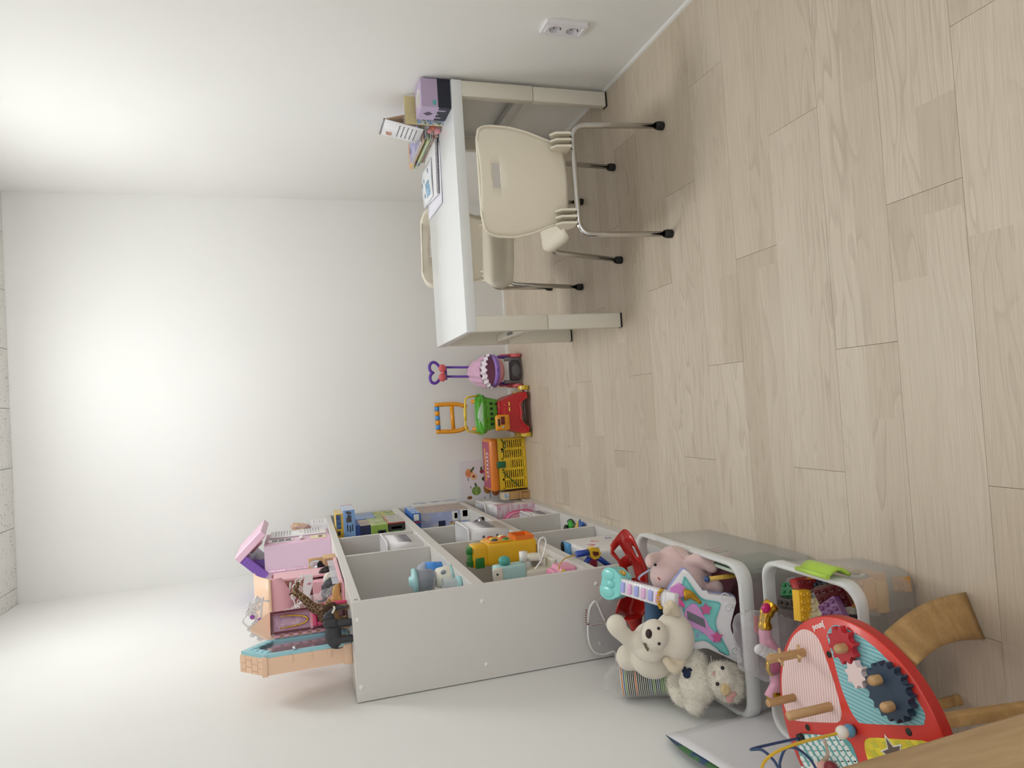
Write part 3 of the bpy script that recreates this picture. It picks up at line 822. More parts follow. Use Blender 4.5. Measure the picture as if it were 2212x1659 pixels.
# bonnet: soft hood over the back of the bucket, white ruffle along its front arch
cz = sc_.z + 0.022
def canopy(u, v):
    a = PI * u; ph = v * PI / 2
    fold = 1 + 0.035 * math.sin(u * 46 + 3 * v)
    rr = 0.098 * fold
    return Vector((sc_.x + rr * math.cos(a) * (1 - 0.10 * v), -0.030 + 0.085 * math.sin(ph) - 0.03 * math.sin(a) * (1 - v), cz + (0.074 + 0.048 * math.sin(ph)) * math.sin(a) * fold))
MB().sheet(canopy, 56, 10, 0.0015).build('canopy', mat('#e3b3cf', 0.8, sheen=0.3), st)
rf = MB()
for k in range(2):
    rf.sheet(lambda u, v: Vector((sc_.x + (0.099 + 0.007 * math.sin(u * 62 + k)) * math.cos(PI * u), -0.036 - 0.03 * math.sin(PI * u) - 0.010 * k - 0.014 * v + 0.004 * math.sin(u * 47), cz - 0.004 + (0.074 - 0.016 * v - 0.010 * k + 0.006 * math.sin(u * 60 + 1)) * math.sin(PI * u))), 64, 3, 0.0012)
rf.build('canopy_ruffle', mat('#f3e7f0', 0.8), st)
tp = q(690, 292, 0.04)
MB().sheet(lambda u, v: Vector((tp.x + (0.046 + 0.008 * v + 0.006 * math.sin(u * 50)) * math.cos(2 * PI * u), tp.y + 0.026 * math.sin(2 * PI * u), tp.z - 0.022 + 0.045 * v + 0.004 * math.sin(u * 44))), 50, 3, 0.0015).build('canopy_frill', mat('#e8bdd4', 0.8), st)
for s, py in ((1, 165), (-1, 388)):
    MB().box(q(1122, py + 12, -0.035), q(955, py - 12, -0.005), 0.003).build('leg', mat('#85858a', 0.35, 0.3), st)
    MB().tube([q(890, py - s * 20, 0.03), q(960, py - s * 18, 0.02), q(1060, py - s * 22, 0.06)], 0.009, 8).build('side_strut', PURP, st)
    for dy in (-0.035, 0.085):
        pw = q(1110, py - s * 38, dy)
        wl = MB(); wl.lathe([(0.0, -0.010), (0.024, -0.010), (0.030, -0.007), (0.030, 0.007), (0.024, 0.010), (0.0, 0.010)], 22, M=T(pw.x, dy, 0.0305) @ RY(PI / 2), caps=False)
        wh = wl.build('wheel', CORAL, st)
        MB().lathe([(0.010, -0.012), (0.010, 0.012)], 12, M=T(pw.x, dy, 0.0305) @ RY(PI / 2)).build('hub', mat('#c9c9cd', 0.3, 0.5), wh)
    MB().box(q(1065, py - s * 30 + 14, 0.03), q(905, py - s * 30 - 14, 0.055), 0.004).build('wheel_fork', CORAL, st)
lo, hi = q(1138, 372, -0.055), q(1000, 188, -0.010)
bk_ = MB().box(lo, hi, 0.012, 3).build('tray', mat('#4a4a50', 0.45), st)
MB().lathe([(0.036, 0.0), (0.030, 0.004), (0.0, 0.005)], 26, M=T((lo.x + hi.x) / 2, -0.055, (lo.z + hi.z) / 2) @ RX(PI / 2) @ SC(1, 0.72, 1), caps=False).build('tray_recess', mat('#6f6f76', 0.4), bk_)

# --- toy shopping cart
b0 = Z5(1200, 690, 'Z', 0); YC = 3.82
ct = thing('toy_shopping_cart', 'red toy shopping cart with green basket and orange push handle', 'toy cart', (b0.x, YC, 0))
def q(px, py, dy=0.0):
    p_ = Z5(px, py, 'Y', YC + dy); return Vector((p_.x - b0.x, dy, p_.z))
OR, GR, RD, YL = plastic('#f0a022'), plastic('#62b53a'), plastic('#c8262c'), plastic('#f0cf45')
hd = MB()
hd.tube(smooth_path([q(590, 640, 0.13), q(480, 612, 0.14), q(270, 622, 0.15)], 6), 0.0125, 10)
hd.tube(smooth_path([q(600, 840, 0.13), q(490, 880, 0.14), q(285, 888, 0.15)], 6), 0.0125, 10)
hd.tube([q(440, 630, 0.14), q(458, 860, 0.14)], 0.012, 10)
hm = hd.build('push_handle', OR, ct)
g0, g1 = q(292, 640, 0.15), q(308, 868, 0.15)
MB().tube([g0, g1], 0.0105, 10).build('grip_bar', OR, hm)
for k, (a, b) in enumerate(((0.0, .18), (.2, .38), (.4, .58), (.6, .78), (.8, .99))):
    MB().tube([g0.lerp(g1, a), g0.lerp(g1, b)], 0.0145, 12).build('grip_ring', plastic('#4f94e0') if k % 2 == 0 else OR, hm)
for i in range(4):
    for (A, B_) in ((q(590, 640, 0.13), q(270, 622, 0.15)), (q(600, 840, 0.13), q(285, 888, 0.15))):
        pp = A.lerp(B_, 0.15 + 0.25 * i); MB().ball((pp.x, pp.y - 0.010, pp.z), 0.0045, 8, 6).build('stud', OR, hm)
# green basket: open tub with scalloped band, holes and carry handle
bc = q(735, 715, 0.02); bb0 = q(915, 715, 0.02)
BW, BH = 0.098, bc.z - bb0.z
def tub(u, v, k=0.0):
    a = 2 * PI * u; t = v
    w = (0.072 + 0.030 * t) - k; d = (0.060 + 0.022 * t) - k
    e = 0.55
    ca, sa = math.cos(a), math.sin(a)
    return Vector((bc.x + w * math.copysign(abs(ca) ** e, ca), 0.02 + d * math.copysign(abs(sa) ** e, sa), bb0.z + BH * t))
gb = MB(); gb.sheet(lambda u, v: tub(u, v), 48, 8, 0.003); bk_ = gb.build('basket', GR, ct)
MB().prism([(tub(k / 40, 0).x, tub(k / 40, 0).y) for k in range(40)], bb0.z, bb0.z + 0.004).build('basket_floor', GR, bk_)
MB().sheet(lambda u, v: tub(u, 0.86 + 0.26 * v) * 1.0 + Vector(((tub(u, 1).x - bc.x) * (0.05 + 0.05 * v), (tub(u, 1).y - 0.02) * (0.05 + 0.05 * v), 0.010 * abs(math.sin(u * 2 * PI * 9)) * (1 - v))), 72, 4, 0.005).build('scalloped_band', plastic('#57b036'), bk_)
for k in range(5):
    for row, (z_, hw_, hh_) in enumerate(((0.62, 0.0080, 0.0100), (0.20, 0.0095, 0.0190))):
        x_ = -0.056 + 0.028 * k
        pz = bb0.z + BH * z_; yy_ = 0.02 - (0.060 + 0.022 * z_) - 0.0026
        MB().prism(rrect(hw_ * 2, hh_ * 2, hw_), 0, 0.0024, M=T(bc.x + x_ * (0.9 + 0.2 * z_), yy_ + 0.0012, pz) @ RX(PI / 2)).build('basket_hole', mat('#24371a', 0.7), bk_)
for k, (dx, c) in enumerate(((-0.04, '#d9e6d0'), (0.0, '#c9dcc0'), (0.035, '#e0d8b0'), (-0.01, '#c94f3f'))):
    MB().ball((bc.x + dx, 0.015 + 0.01 * (k % 2), bb0.z + BH * 0.55), 0.026, 12, 8).build('toy_groceries', plastic(c), bk_)
MB().sheet(lambda u, v: Vector((bc.x - 0.07 + 0.14 * u, -0.03 + 0.10 * v, bb0.z + BH * 0.86 + 0.014 * math.sin(7 * u + 5 * v) + 0.012 * math.sin(PI * u))), 14, 8, 0.0008).build('plastic_wrap', film('#eef4ea', 0.22, 0.1, 0.5, 40), bk_)
ch_ = MB(); ch_.tube(fillet([tub(0.5, 1.1) + Vector((0, -0.03, 0.01)), q(580, 880, -0.03), q(572, 545, -0.03), tub(0.0, 1.1) + Vector((0, -0.03, 0.01))], 0.03, 6), 0.0055, 8); ch_.build('carry_handle', YL, bk_)
MB().tube([q(572, 650, -0.03), q(578, 780, -0.03)], 0.008, 10).build('handle_grip', YL, bk_)
# red body: arched chassis
ms = Matrix(((1, 0, 0, 0), (0, 0, 1, -0.085), (0, 1, 0, 0), (0, 0, 0, 1)))
wz = q(930, 700, -0.07).z
pl = [(-0.115, 0.022), (-0.118, 0.055), (-0.100, 0.110), (-0.080, wz), (0.072, wz), (0.095, 0.125), (0.112, 0.060), (0.118, 0.028), (0.085, 0.022)]
arch = [(0.070, 0.050), (0.050, 0.066), (0.030, 0.064), (0.0, 0.060), (-0.030, 0.066), (-0.055, 0.060), (-0.075, 0.040), (-0.085, 0.022)]
body = MB().prism(pl + arch, 0.0, 0.165, M=ms, bevel=0.006).build('chassis', RD, ct)
lip = MB(); lip.tube([Vector((x, -0.088, zz)) for x, zz in [(0.112, 0.030), (0.085, 0.024)] + arch[:-1] + [(-0.085, 0.024), (-0.110, 0.028)]], 0.006, 8); lip.build('arch_lip', RD, body)
MB().box((-0.010, -0.075, wz - 0.006), (0.072, 0.02, wz + 0.012), 0.004).build('item_rack', plastic('#b81f28'), ct)
for k in range(3): MB().ball((0.004 + 0.022 * k, -0.082, wz - 0.022), 0.007, 8, 6).build('red_button', plastic('#d8434a'), ct)
for k in range(2): MB().box((0.012 + 0.030 * k, -0.092, wz - 0.050), (0.034 + 0.030 * k, -0.088, wz - 0.042), 0.001).build('coin_slot', YL, ct)
# orange till unit
a_, b_2 = q(1020, 870, -0.09), q(868, 722, -0.09)
tl = MB().box((a_.x, -0.108, a_.z), (b_2.x, -0.080, b_2.z), 0.012, 3).build('till_unit', OR, ct)
cx_, cz_, tw, th_ = (a_.x + b_2.x) / 2, (a_.z + b_2.z) / 2, b_2.x - a_.x, b_2.z - a_.z
MB().box((cx_ - tw * .12, -0.110, cz_ - th_ * .12), (cx_ + tw * .38, -0.107, cz_ + th_ * .16), 0.001).build('till_window', mat('#6a2420', 0.2), tl)
MB().box((cx_ - tw * .2, -0.110, cz_ + th_ * .22), (cx_ + tw * .25, -0.107, cz_ + th_ * .36), 0.001).build('till_display', mat('#26282c', 0.2), tl)
for k in range(4): MB().ball((cx_ - tw * .22 + tw * .16 * k, -0.109, cz_ - th_ * .3), 0.0045, 8, 6).build('till_key', plastic('#c98a1a'), tl)
MB().ball((cx_ - tw * .28, -0.109, cz_), 0.006, 8, 6).build('till_key', plastic('#8fb6d8'), tl)
for (py, dy, r) in ((450, -0.055, 0.030), (915, -0.055, 0.030), (508, 0.075, 0.028), (905, 0.075, 0.028)):
    px_ = q(1140, py, dy).x
    wl = MB(); wl.lathe([(0.0, -0.013), (r * 0.6, -0.013), (r, -0.009), (r, 0.009), (r * 0.6, 0.013), (0.0, 0.013)], 22, M=T(px_, dy, r) @ RY(PI / 2), caps=False)
    wh = wl.build('wheel', YL, ct)
    for k in range(8): MB().box((-0.011, -0.004, r - 0.003), (0.011, 0.004, r + 0.0008), M=T(px_, dy, r) @ RX(k * PI / 4)).build('tread', plastic('#d8b52e'), wh)
MB().tube([(-0.125, -0.055, 0.030), (0.125, -0.055, 0.030)], 0.005, 8).build('axle', mat('#888888', 0.3, 0.8), ct)
MB().tube([(-0.115, 0.075, 0.028), (0.115, 0.075, 0.028)], 0.005, 8).build('axle', mat('#888888', 0.3, 0.8), ct)
MB().box((-0.08, 0.075, 0.04), (0.075, 0.10, wz), 0.006).build('rear_panel', RD, ct)
for s in (-1, 1): MB().tube([(s * 0.075, 0.095, wz - 0.02), (s * 0.080, 0.125, wz + 0.12)], 0.0115, 10).build('handle_post', OR, ct)

# --- yellow slatted crate with orange lid
YB_ = 3.885
A0 = Z5(1165, 945, 'Y', YB_); A1 = Z5(1195, 1440, 'Y', YB_)
xr, xl = A0.x, A1.x; zt_ = Z5(905, 1190, 'Y', YB_).z; zl_ = Z5(790, 1190, 'Y', YB_).z
cr = thing('toy_crate', 'yellow slatted toy crate with orange lid and green clasp on the floor', 'toy crate', ((xl + xr) / 2, YB_, 0))
W2 = (xr - xl) / 2; CD = 0.17; CH = zt_
YEL = plastic('#ecc526')
cb = MB().box((-W2, 0.006, 0), (W2, CD, 0.012), 0.004).build('crate_floor', YEL, cr)
MB().box((-W2 + 0.012, 0.016, 0.012), (W2 - 0.012, CD - 0.012, CH * 0.72), 0.01).build('toy_pile', collage(['#c9702a', '#3a4a24', '#6a2a1e', '#d8b53a', '#33405a', '#7a8f3a'], 55, seed=1.0), cr)
MB().box((-W2, CD - 0.008, 0), (W2, CD, CH), 0.003).build('crate_wall', YEL, cr)
# front wall: rails and slats with open slots
for z0_, z1_ in ((0.0, 0.018), (CH - 0.034, CH)): MB().box((-W2, 0.0, z0_), (W2, 0.007, z1_), 0.002).build('front_rail', YEL, cr)
nx = 5
xs_ = [-W2 + (2 * W2) * k / nx for k in range(nx + 1)]
for k, x in enumerate(xs_): MB().box((max(-W2, x - 0.007), 0.0, 0.012), (min(W2, x + 0.007), 0.007, CH - 0.02), 0.001, 1).build('front_post', YEL, cr)
n_sl = 9
for k in range(n_sl):
    z_ = 0.018 + (CH - 0.054) * (k + 0.5) / n_sl
    MB().box((-W2 + 0.004, 0.001, z_ - 0.0032), (W2 - 0.004, 0.006, z_ + 0.0032)).build('slat', YEL, cr)
MB().box((-0.028, -0.0006, CH - 0.075), (0.028, 0.0074, CH - 0.02)).build('clasp_plate', YEL, cr)
for s in (-1, 1):
    for z0_, z1_ in ((0.0, 0.018), (CH - 0.034, CH)): MB().box((s * W2 - 0.003, 0.004, z0_), (s * W2 + 0.003, CD, z1_), 0.002).build('side_rail', YEL, cr)
    for k in range(n_sl):
        z_ = 0.018 + (CH - 0.054) * (k + 0.5) / n_sl
        MB().box((s * W2 - 0.002, 0.006, z_ - 0.0032), (s * W2 + 0.002, CD - 0.004, z_ + 0.0032)).build('slat', YEL, cr)
ORL = plastic('#e8842a')
LT = Z5(760, 1190, 'Y', YB_ + 0.08).z
lid = MB().box((-W2 - 0.008, -0.008, CH), (W2 + 0.008, CD + 0.006, CH + 0.048), 0.018, 4).build('lid', ORL, cr)
MB().box((-W2 + 0.012, 0.012, CH + 0.0475), (W2 - 0.012, CD - 0.012, CH + 0.0490), 0.0006, 1).build('lid_label', mat('#b0486a', 0.4), lid)
MB().box((-W2 + 0.05, CD * 0.52, CH + 0.0489), (W2 - 0.05, CD * 0.70, CH + 0.0495)).build('label_banner', mat('#e2a040', 0.4), lid)
for i in range(7): MB().prism(rrect(0.013, 0.026, 0.005), CH + 0.0489, CH + 0.0496, M=T(-0.066 + 0.022 * i, CD * 0.36 + 0.004 * (i % 2), 0)).build('label_letter', mat('#f0e8f0', 0.4), lid)
for i in range(9): MB().box((-0.07 + 0.0155 * i, CD * 0.16, CH + 0.0489), (-0.06 + 0.0155 * i, CD * 0.22, CH + 0.0495)).build('label_letter', mat('#e8c84a', 0.4), lid)
MB().box((-0.019, -0.0145, CH - 0.040), (0.019, -0.008, CH + 0.012), 0.004).build('clasp', plastic('#1f6a45'), cr)
for s in (-1, 1): MB().tube(smooth_path([(s * (W2 + 0.001), -0.010, CH - 0.02), (s * W2 * 0.75, -0.012, CH - 0.045 - 0.02 * (s < 0)), (s * 0.07, -0.011, CH - 0.02 if s > 0 else CH - 0.012)], 6) if s > 0 else smooth_path([(-0.04, -0.011, CH - 0.02), (-0.09, -0.012, CH - 0.07), (-W2 * 0.92, -0.012, CH - 0.115)], 6), 0.003, 6).build('green_cord', plastic('#1d5c3c'), cr)

# --- fruit picture board leaning on the back wall
F0 = Z5(520, 1190, 'Y', D - 0.02); F1 = Z5(530, 1560, 'Y', D - 0.02)
fb = thing('fruit_board', 'white board printed with fruit pictures standing behind the yellow crate', 'picture board', (F1.x - 0.03, D - 0.022, 0.0))
FW_ = F0.x - F1.x + 0.03; FH_ = (F0.z + F1.z) / 2
FM = Matrix(((1, 0, 0, 0), (0, 0, -1, 0), (0, 1, 0, 0), (0, 0, 0, 1)))
MB().box((0, 0, 0), (FW_, FH_, 0.006), M=FM).build('board', mat('#e6e3e8', 0.45), fb)
def fq(px, py): 
    p_ = Z5(px, py, 'Y', D - 0.03); return (p_.x - fb.location.x, p_.z)
def disc(c, rx, rz, m_, nm, z0=0.0062, rot=0.0, n=20):
    MB().prism([(c[0] + rx * math.cos(a) * math.cos(rot) - rz * math.sin(a) * math.sin(rot), c[1] + rx * math.cos(a) * math.sin(rot) + rz * math.sin(a) * math.cos(rot)) for a in [2 * PI * k / n for k in range(n)]], z0, z0 + 0.0004, M=FM).build(nm, m_, fb)
PEACH_, APPLE, PINE, LEAF = collage(['#e08a5a', '#e6a070', '#d87848'], 40), collage(['#6f8f3a', '#8fa85a', '#5a7a30'], 40), collage(['#6a3f28', '#a86a3a', '#d08a4a', '#5a2f20'], 130), mat('#3f5a2a', 0.5)
disc(fq(615, 1300), 0.026, 0.024, PEACH_, 'peach_print'); disc(fq(660, 1332), 0.021, 0.020, mat('#efc79a', 0.5), 'peach_half_print', 0.0067); disc(fq(660, 1332), 0.008, 0.009, mat('#9a4a30', 0.5), 'peach_stone_print', 0.0072)
disc(fq(645, 1265), 0.006, 0.020, LEAF, 'leaf_print', 0.0067, 0.9)
disc(fq(688, 1475), 0.027, 0.028, APPLE, 'apple_print'); disc(fq(680, 1415), 0.013, 0.006, LEAF, 'leaf_print', 0.0067, 0.3)
disc(fq(742, 1282), 0.013, 0.014, mat('#a83a4a', 0.5), 'raspberry_print'); disc(fq(735, 1255), 0.012, 0.006, LEAF, 'leaf_print', 0.0067)
disc(fq(800, 1450), 0.032, 0.026, PINE, 'pineapple_print'); disc(fq(880, 1480), 0.026, 0.024, PINE, 'pineapple_half_print', 0.0067)
for k in range(5): disc((fq(765, 1355)[0] + 0.006 * (k - 2), fq(765, 1355)[1]), 0.003, 0.016, LEAF, 'leaf_print', 0.0067, 0.25 * (k - 2))
disc(fq(622, 1545), 0.010, 0.016, mat('#8a5f2a', 0.5), 'pear_print')
for (px, py, w__) in ((605, 1362, .02), (632, 1440, .016), (757, 1240, .016), (825, 1520, .03), (770, 1545, .014)):
    c_ = fq(px, py); MB().box((c_[0] - w__ / 2, c_[1] - 0.0018, 0.006), (c_[0] + w__ / 2, c_[1] + 0.0018, 0.0066), M=FM).build('caption_print', INK, fb)

# --- two wooden toy blocks by the shelf
wbk = thing('wooden_box', 'light wooden toy block box standing between crate and shelf', 'wooden box', ((A1.x - 0.060), 3.86, 0.0))
WD = wood('#c9a06a', '#a87c48', 'X', 3.0)
z_t = Z5(960, 1500, 'Y', 3.86).z
MB().box((0, 0, 0), (0.048, 0.10, z_t * 0.42), 0.002, 1).build('lower_block', WD, wbk)
MB().box((0.002, 0, z_t * 0.43), (0.046, 0.10, z_t * 0.78), 0.002, 1).build('middle_block', wood('#cfa873', '#b0854f', 'X', 3.0), wbk)
MB().box((0.0, 0.0, z_t * 0.79), (0.045, 0.09, z_t), 0.002, 1).build('upper_block', mat('#dccdb0', 0.6), wbk)
MB().box((0.016, -0.001, z_t * 0.82), (0.036, 0.0, z_t * 0.98)).build('picture', collage(['#8fb6de', '#cfe0ee', '#e6d8b0'], 60), wbk)
MB().box((0.036, -0.0008, z_t * 0.08), (0.041, 0.0, z_t * 0.30)).build('carved_mark', mat('#6a4a2a', 0.6), wbk)

# ================================================================ toys on top of the shelf unit
ZA = zoomer(480, 1060, 800, 1264)
ZB = zoomer(510, 1090, 780, 2212)
ZCC = zoomer(510, 1240, 780, 2036)
PE, PKL, PK2, AQ = plastic('#f4cdae', 0.45), plastic('#edb3be', 0.4), plastic('#e58fa6', 0.4), plastic('#9fd3dc', 0.35)
HOT = plastic('#e0406f'); WHT = plastic('#f1eff0', 0.35); PUR = plastic('#8a5fc0')
TZ = ZS + 0.0005
MYZ = Matrix(((0, 0, 1, 0), (1, 0, 0, 0), (0, 1, 0, 0), (0, 0, 0, 1)))       # profile (x,y)->(Y,Z), extrude -> X
MXZ = Matrix(((1, 0, 0, 0), (0, 0, 1, 0), (0, 1, 0, 0), (0, 0, 0, 1)))       # profile -> (X,Z), extrude -> Y

# --- peach castle case, opened: mirror half and tray half
ca = thing('castle_case', 'opened peach castle toy case with pale blue mirror frame at the near end', 'toy castle', (-0.742, 2.200, TZ))
LYC, HE, HA = 0.150, 0.252, 0.322
pent = [(0, 0), (LYC, 0), (LYC, HE), (LYC / 2, HA), (0, HE)]
h1 = MB().prism(pent, 0.0, 0.050, M=MYZ).build('mirror_half', PE, ca)
MB().box((-0.004, -0.006, 0.0), (0.056, 0.004, 0.024), 0.002).build('base_step', PE, h1)
MB().box((-0.003, -0.005, HE - 0.010), (0.054, 0.006, HE + 0.006), 0.002).build('eave', PE, h1)
for zz in (0.060, 0.115, 0.170): MB().box((0.026, -0.0025, zz), (0.050, 0.0, zz + 0.012), 0.001).build('wall_rib', PE, h1)
rs = Vector((0, LYC / 2, HA - HE)); rl = rs.length
for i in range(4):
    for j in range(3):
        o = 0.010 if i % 2 else 0.0
        x0_, x1_ = max(0.001, j * 0.020 - o), min(0.049, j * 0.020 - o + 0.0185)
        if x1_ - x0_ > 0.004:
            Mr = frame((0, 0, HE), (1, 0, 0), rs)
            MB().box((x0_, rl * i / 4 + 0.001, -0.0004), (x1_, rl * (i + 1) / 4 - 0.001, 0.0018), M=Mr).build('roof_brick', PE, h1)
def ring_poly(k): return [(LYC / 2 + (y - LYC / 2) * k, 0.14 + (z - 0.14) * k) for (y, z) in pent]
def frame_prism(outer, inner, z0, z1, M):
    mb = MB(); n = len(outer)
    vs = [(p[0], p[1], z) for z in (z0, z1) for ring in (outer, inner) for p in ring]
    fs = []
    for i in range(n):
        j = (i + 1) % n
        fs += [(2 * n + i, 2 * n + j, 3 * n + j, 3 * n + i), (i, j, 2 * n + j, 2 * n + i), (n + j, n + i, 3 * n + i, 3 * n + j)]
    mb.verts_faces(vs, fs, False, M); return mb
frame_prism(ring_poly(0.98), ring_poly(0.80), 0.050, 0.060, MYZ).build('blue_frame', AQ, h1)
MB().prism(ring_poly(0.82), 0.0498, 0.052, M=MYZ).build('mirror', mat('#cfc4cc', 0.08, 0.75), h1)
for k in range(7):
    a = k / 6; yy = LYC / 2 + (a - 0.5) * 0.10; zz = HE - 0.01 + 0.045 * (1 - abs(a - 0.5) * 2)
    MB().ball((0.060, yy, zz), (0.005, 0.011, 0.011), 10, 8).build('scroll', AQ, h1)
for k in range(4): MB().ball((0.060, LYC / 2 + (k - 1.5) * 0.03, 0.026), (0.006, 0.014, 0.012), 10, 8).build('scroll', AQ, h1)
MB().ball((0.064, 0.012, 0.165), 0.007, 10, 8).build('silver_gem', mat('#d0d0d6', 0.1, 1.0), h1)
# tray half, opened about 120 degrees
Mh = T(0.058, LYC + 0.012, 0) @ RZ(math.radians(28))
h2 = MB(); h2.prism([(0, 0), (0.080, 0), (0.080, 0.245), (0.040, 0.300), (0, 0.245)], 0.0, 0.040, M=Mh @ MXZ); h2 = h2.build('tray_half', PE, ca)
h2.location.z = 0.0
for (x0_, x1_, z0_, z1_, m_, nm) in ((0.005, 0.075, 0.006, 0.236, PKL, 'pink_tray'),):
    frame_prism([(x0_, z0_), (x1_, z0_), (x1_, z1_), (x0_, z1_)], [(x0_ + 0.007, z0_ + 0.008), (x1_ - 0.007, z0_ + 0.008), (x1_ - 0.007, z1_ - 0.008), (x0_ + 0.007, z1_ - 0.008)], -0.030, 0.0, Mh @ MXZ).build(nm, m_, h2)
MB().box((0.011, -0.003, 0.012), (0.070, -0.001, 0.230), M=Mh).build('tray_back', collage(['#e6c8d6', '#d8b0c8', '#c9a0c0', '#efe0e8'], 60, seed=5.0), h2)
MB().box((0.008, -0.028, 0.108), (0.073, -0.002, 0.116), M=Mh).build('tray_shelf', PKL, h2)
nk = MB()
for k in range(46):
    t = k / 45; a = PI * t
    nk.ball((0.040 + 0.020 * math.cos(a) * (1 - 0.2 * t), -0.020, 0.205 - 0.082 * math.sin(a) ** 0.8), 0.0034, 6, 5, M=Mh)
nk.build('gold_necklace', mat('#e2c25a', 0.22, 1.0, var=0.0), h2)
MB().box((0.008, -0.058, 0.0), (0.020, -0.030, 0.098), 0.004, M=Mh).build('hot_pink_post', HOT, h2)
MB().box((0.064, -0.058, 0.0), (0.076, -0.030, 0.098), 0.004, M=Mh).build('hot_pink_post', HOT, h2)
MB().box((0.006, -0.062, 0.094), (0.078, -0.026, 0.108), 0.004, M=Mh).build('hot_pink_top', HOT, h2)
MB().box((0.020, -0.056, 0.056), (0.064, -0.036, 0.068), 0.004, M=Mh).build('hot_pink_bar', HOT, h2)
for k in range(8): MB().box((-0.006, -0.022 - 0.0, 0.012 + 0.028 * k), (0.004, -0.012, 0.030 + 0.028 * k), 0.002, M=Mh).build('hinge_knuckle', PKL, h2)

# --- big pink castle playset: floor tray along the shelf edge and roofed back room
pc = thing('castle_playset', 'open pink castle playset with peach roof and tray floor along the shelf edge', 'toy castle', (-0.560, 2.300, TZ))
X0, X1, Y0, Y1 = -0.185, 0.010, 0.135, 0.560
MB().box((X0, Y0, 0), (X1, Y1, 0.006), 0.002).build('tray_floor', PKL, pc)
MB().box((X1 - 0.006, Y0, 0.0), (X1, Y1, 0.016), 0.002).build('front_lip', PKL, pc)
MB().box((X1 - 0.0095, Y0 + 0.01, 0.004), (X1 - 0.0075, Y1 - 0.01, 0.038)).build('clear_strip', film('#e6e8f2', 0.22), pc)
YR = 0.520
rb = MB().box((-0.185, YR, 0.006), (-0.020, YR + 0.008, 0.245)).build('back_wall', PKL, pc)
MB().box((-0.024, YR - 0.12, 0.006), (-0.016, YR + 0.008, 0.235), 0.001, 1).build('side_wall', PKL, pc)
MB().box((-0.188, YR - 0.10, 0.006), (-0.180, YR + 0.008, 0.245), 0.001, 1).build('side_wall', PE, pc)
MB().box((-0.184, YR - 0.11, 0.118), (-0.020, YR, 0.124)).build('floor_plate', PK2, pc)
for k in range(4): MB().box((-0.022 - 0.030 * (k + 1), YR - 0.055, 0.124), (-0.022 - 0.030 * k, YR - 0.002, 0.132 + 0.022 * (3 - k)), 0.001, 1).build('stair_step', PE, pc)
MB().box((-0.100, YR - 0.006, 0.150), (-0.050, YR + 0.001, 0.205)).build('window', plastic('#d8606e'), rb)
# roof: peach band over a pink curved fascia
MB().sheet(lambda u, v: Vector((-0.198 + 0.190 * u, YR - 0.135 + 0.15 * v, 0.244 + 0.062 * math.sin(v * PI * 0.5))), 2, 8, 0.006).build('roof', PE, pc)
MB().sheet(lambda u, v: Vector((-0.198 + 0.190 * u, YR - 0.128, 0.205 + 0.040 * v - 0.035 * math.sin(PI * u) * (1 - v))), 16, 2, 0.005).build('roof_fascia', PKL, pc)
MB().tube([(-0.175, YR - 0.12, 0.205), (-0.03, YR - 0.12, 0.175)], 0.004, 8).build('white_rod', WHT, pc)

# --- doll bed with white scrolled headboard
hbp = ZCC(1130, 330, 'Y', 2.66)
db = thing('doll_bed', 'pink doll bed with white scrolled headboard inside the castle playset', 'doll bed', (hbp.x, 2.66, TZ + 0.0065))
zb0 = ZCC(1255, 330, 'Y', 2.66).z - db.location.z - ZS * 0
zb0 = ZCC(1255, 330, 'Y', 2.66).z - (TZ + 0.0065)
MB().box((-0.045, 0.0, 0.0), (0.040, 0.06, zb0), 0.003).build('bed_box', PKL, db)
def hb(px, py):
    p_ = ZCC(px, py, 'Y', 2.66); return (p_.x - hbp.x, p_.z - (TZ + 0.0065))
outl = [(1250, 5), (1245, 180), (1200, 330), (1255, 480), (1250, 670), (1100, 690), (1120, 480), (1090, 330), (1090, 180), (1120, 5)]
MB().prism([hb(*p_) for p_ in outl], -0.008, -0.002, M=MXZ).build('headboard', WHT, db)
scr = MB()
for cx, cy, r, turns, s in ((1010, 130, 0.012, 1.5, 1), (1050, 60, 0.010, 1.4, -1), (960, 210, 0.010, 1.4, 1), (1030, 440, 0.013, 1.5, -1), (1000, 540, 0.012, 1.5, 1), (1060, 610, 0.010, 1.4, -1), (940, 380, 0.010, 1.3, 1), (1030, 250, 0.012, 1.5, -1)):
    c_ = hb(cx, cy)
    scr.tube([(c_[0] + r * (1 - t / 22) * math.cos(s * 2 * PI * turns * t / 20), -0.005, c_[1] + r * (1 - t / 22) * math.sin(s * 2 * PI * turns * t / 20)) for t in range(21)], 0.0018, 6)
top = [hb(*p_) for p_ in ((1090, 0), (1060, 80), (1000, 190), (930, 270), (900, 330), (940, 420), (970, 520), (1000, 610), (1090, 690))]
scr.tube(smooth_path([(x, -0.005, z) for x, z in top], 5), 0.0026, 6)
scr.build('scrollwork', WHT, db)
for (px, py) in ((1190, 150), (1195, 510)): 
    c_ = hb(px, py); MB().ball((c_[0], -0.009, c_[1]), (0.004, 0.002, 0.007), 8, 6).build('pink_rose', plastic('#d88ab8'), db)

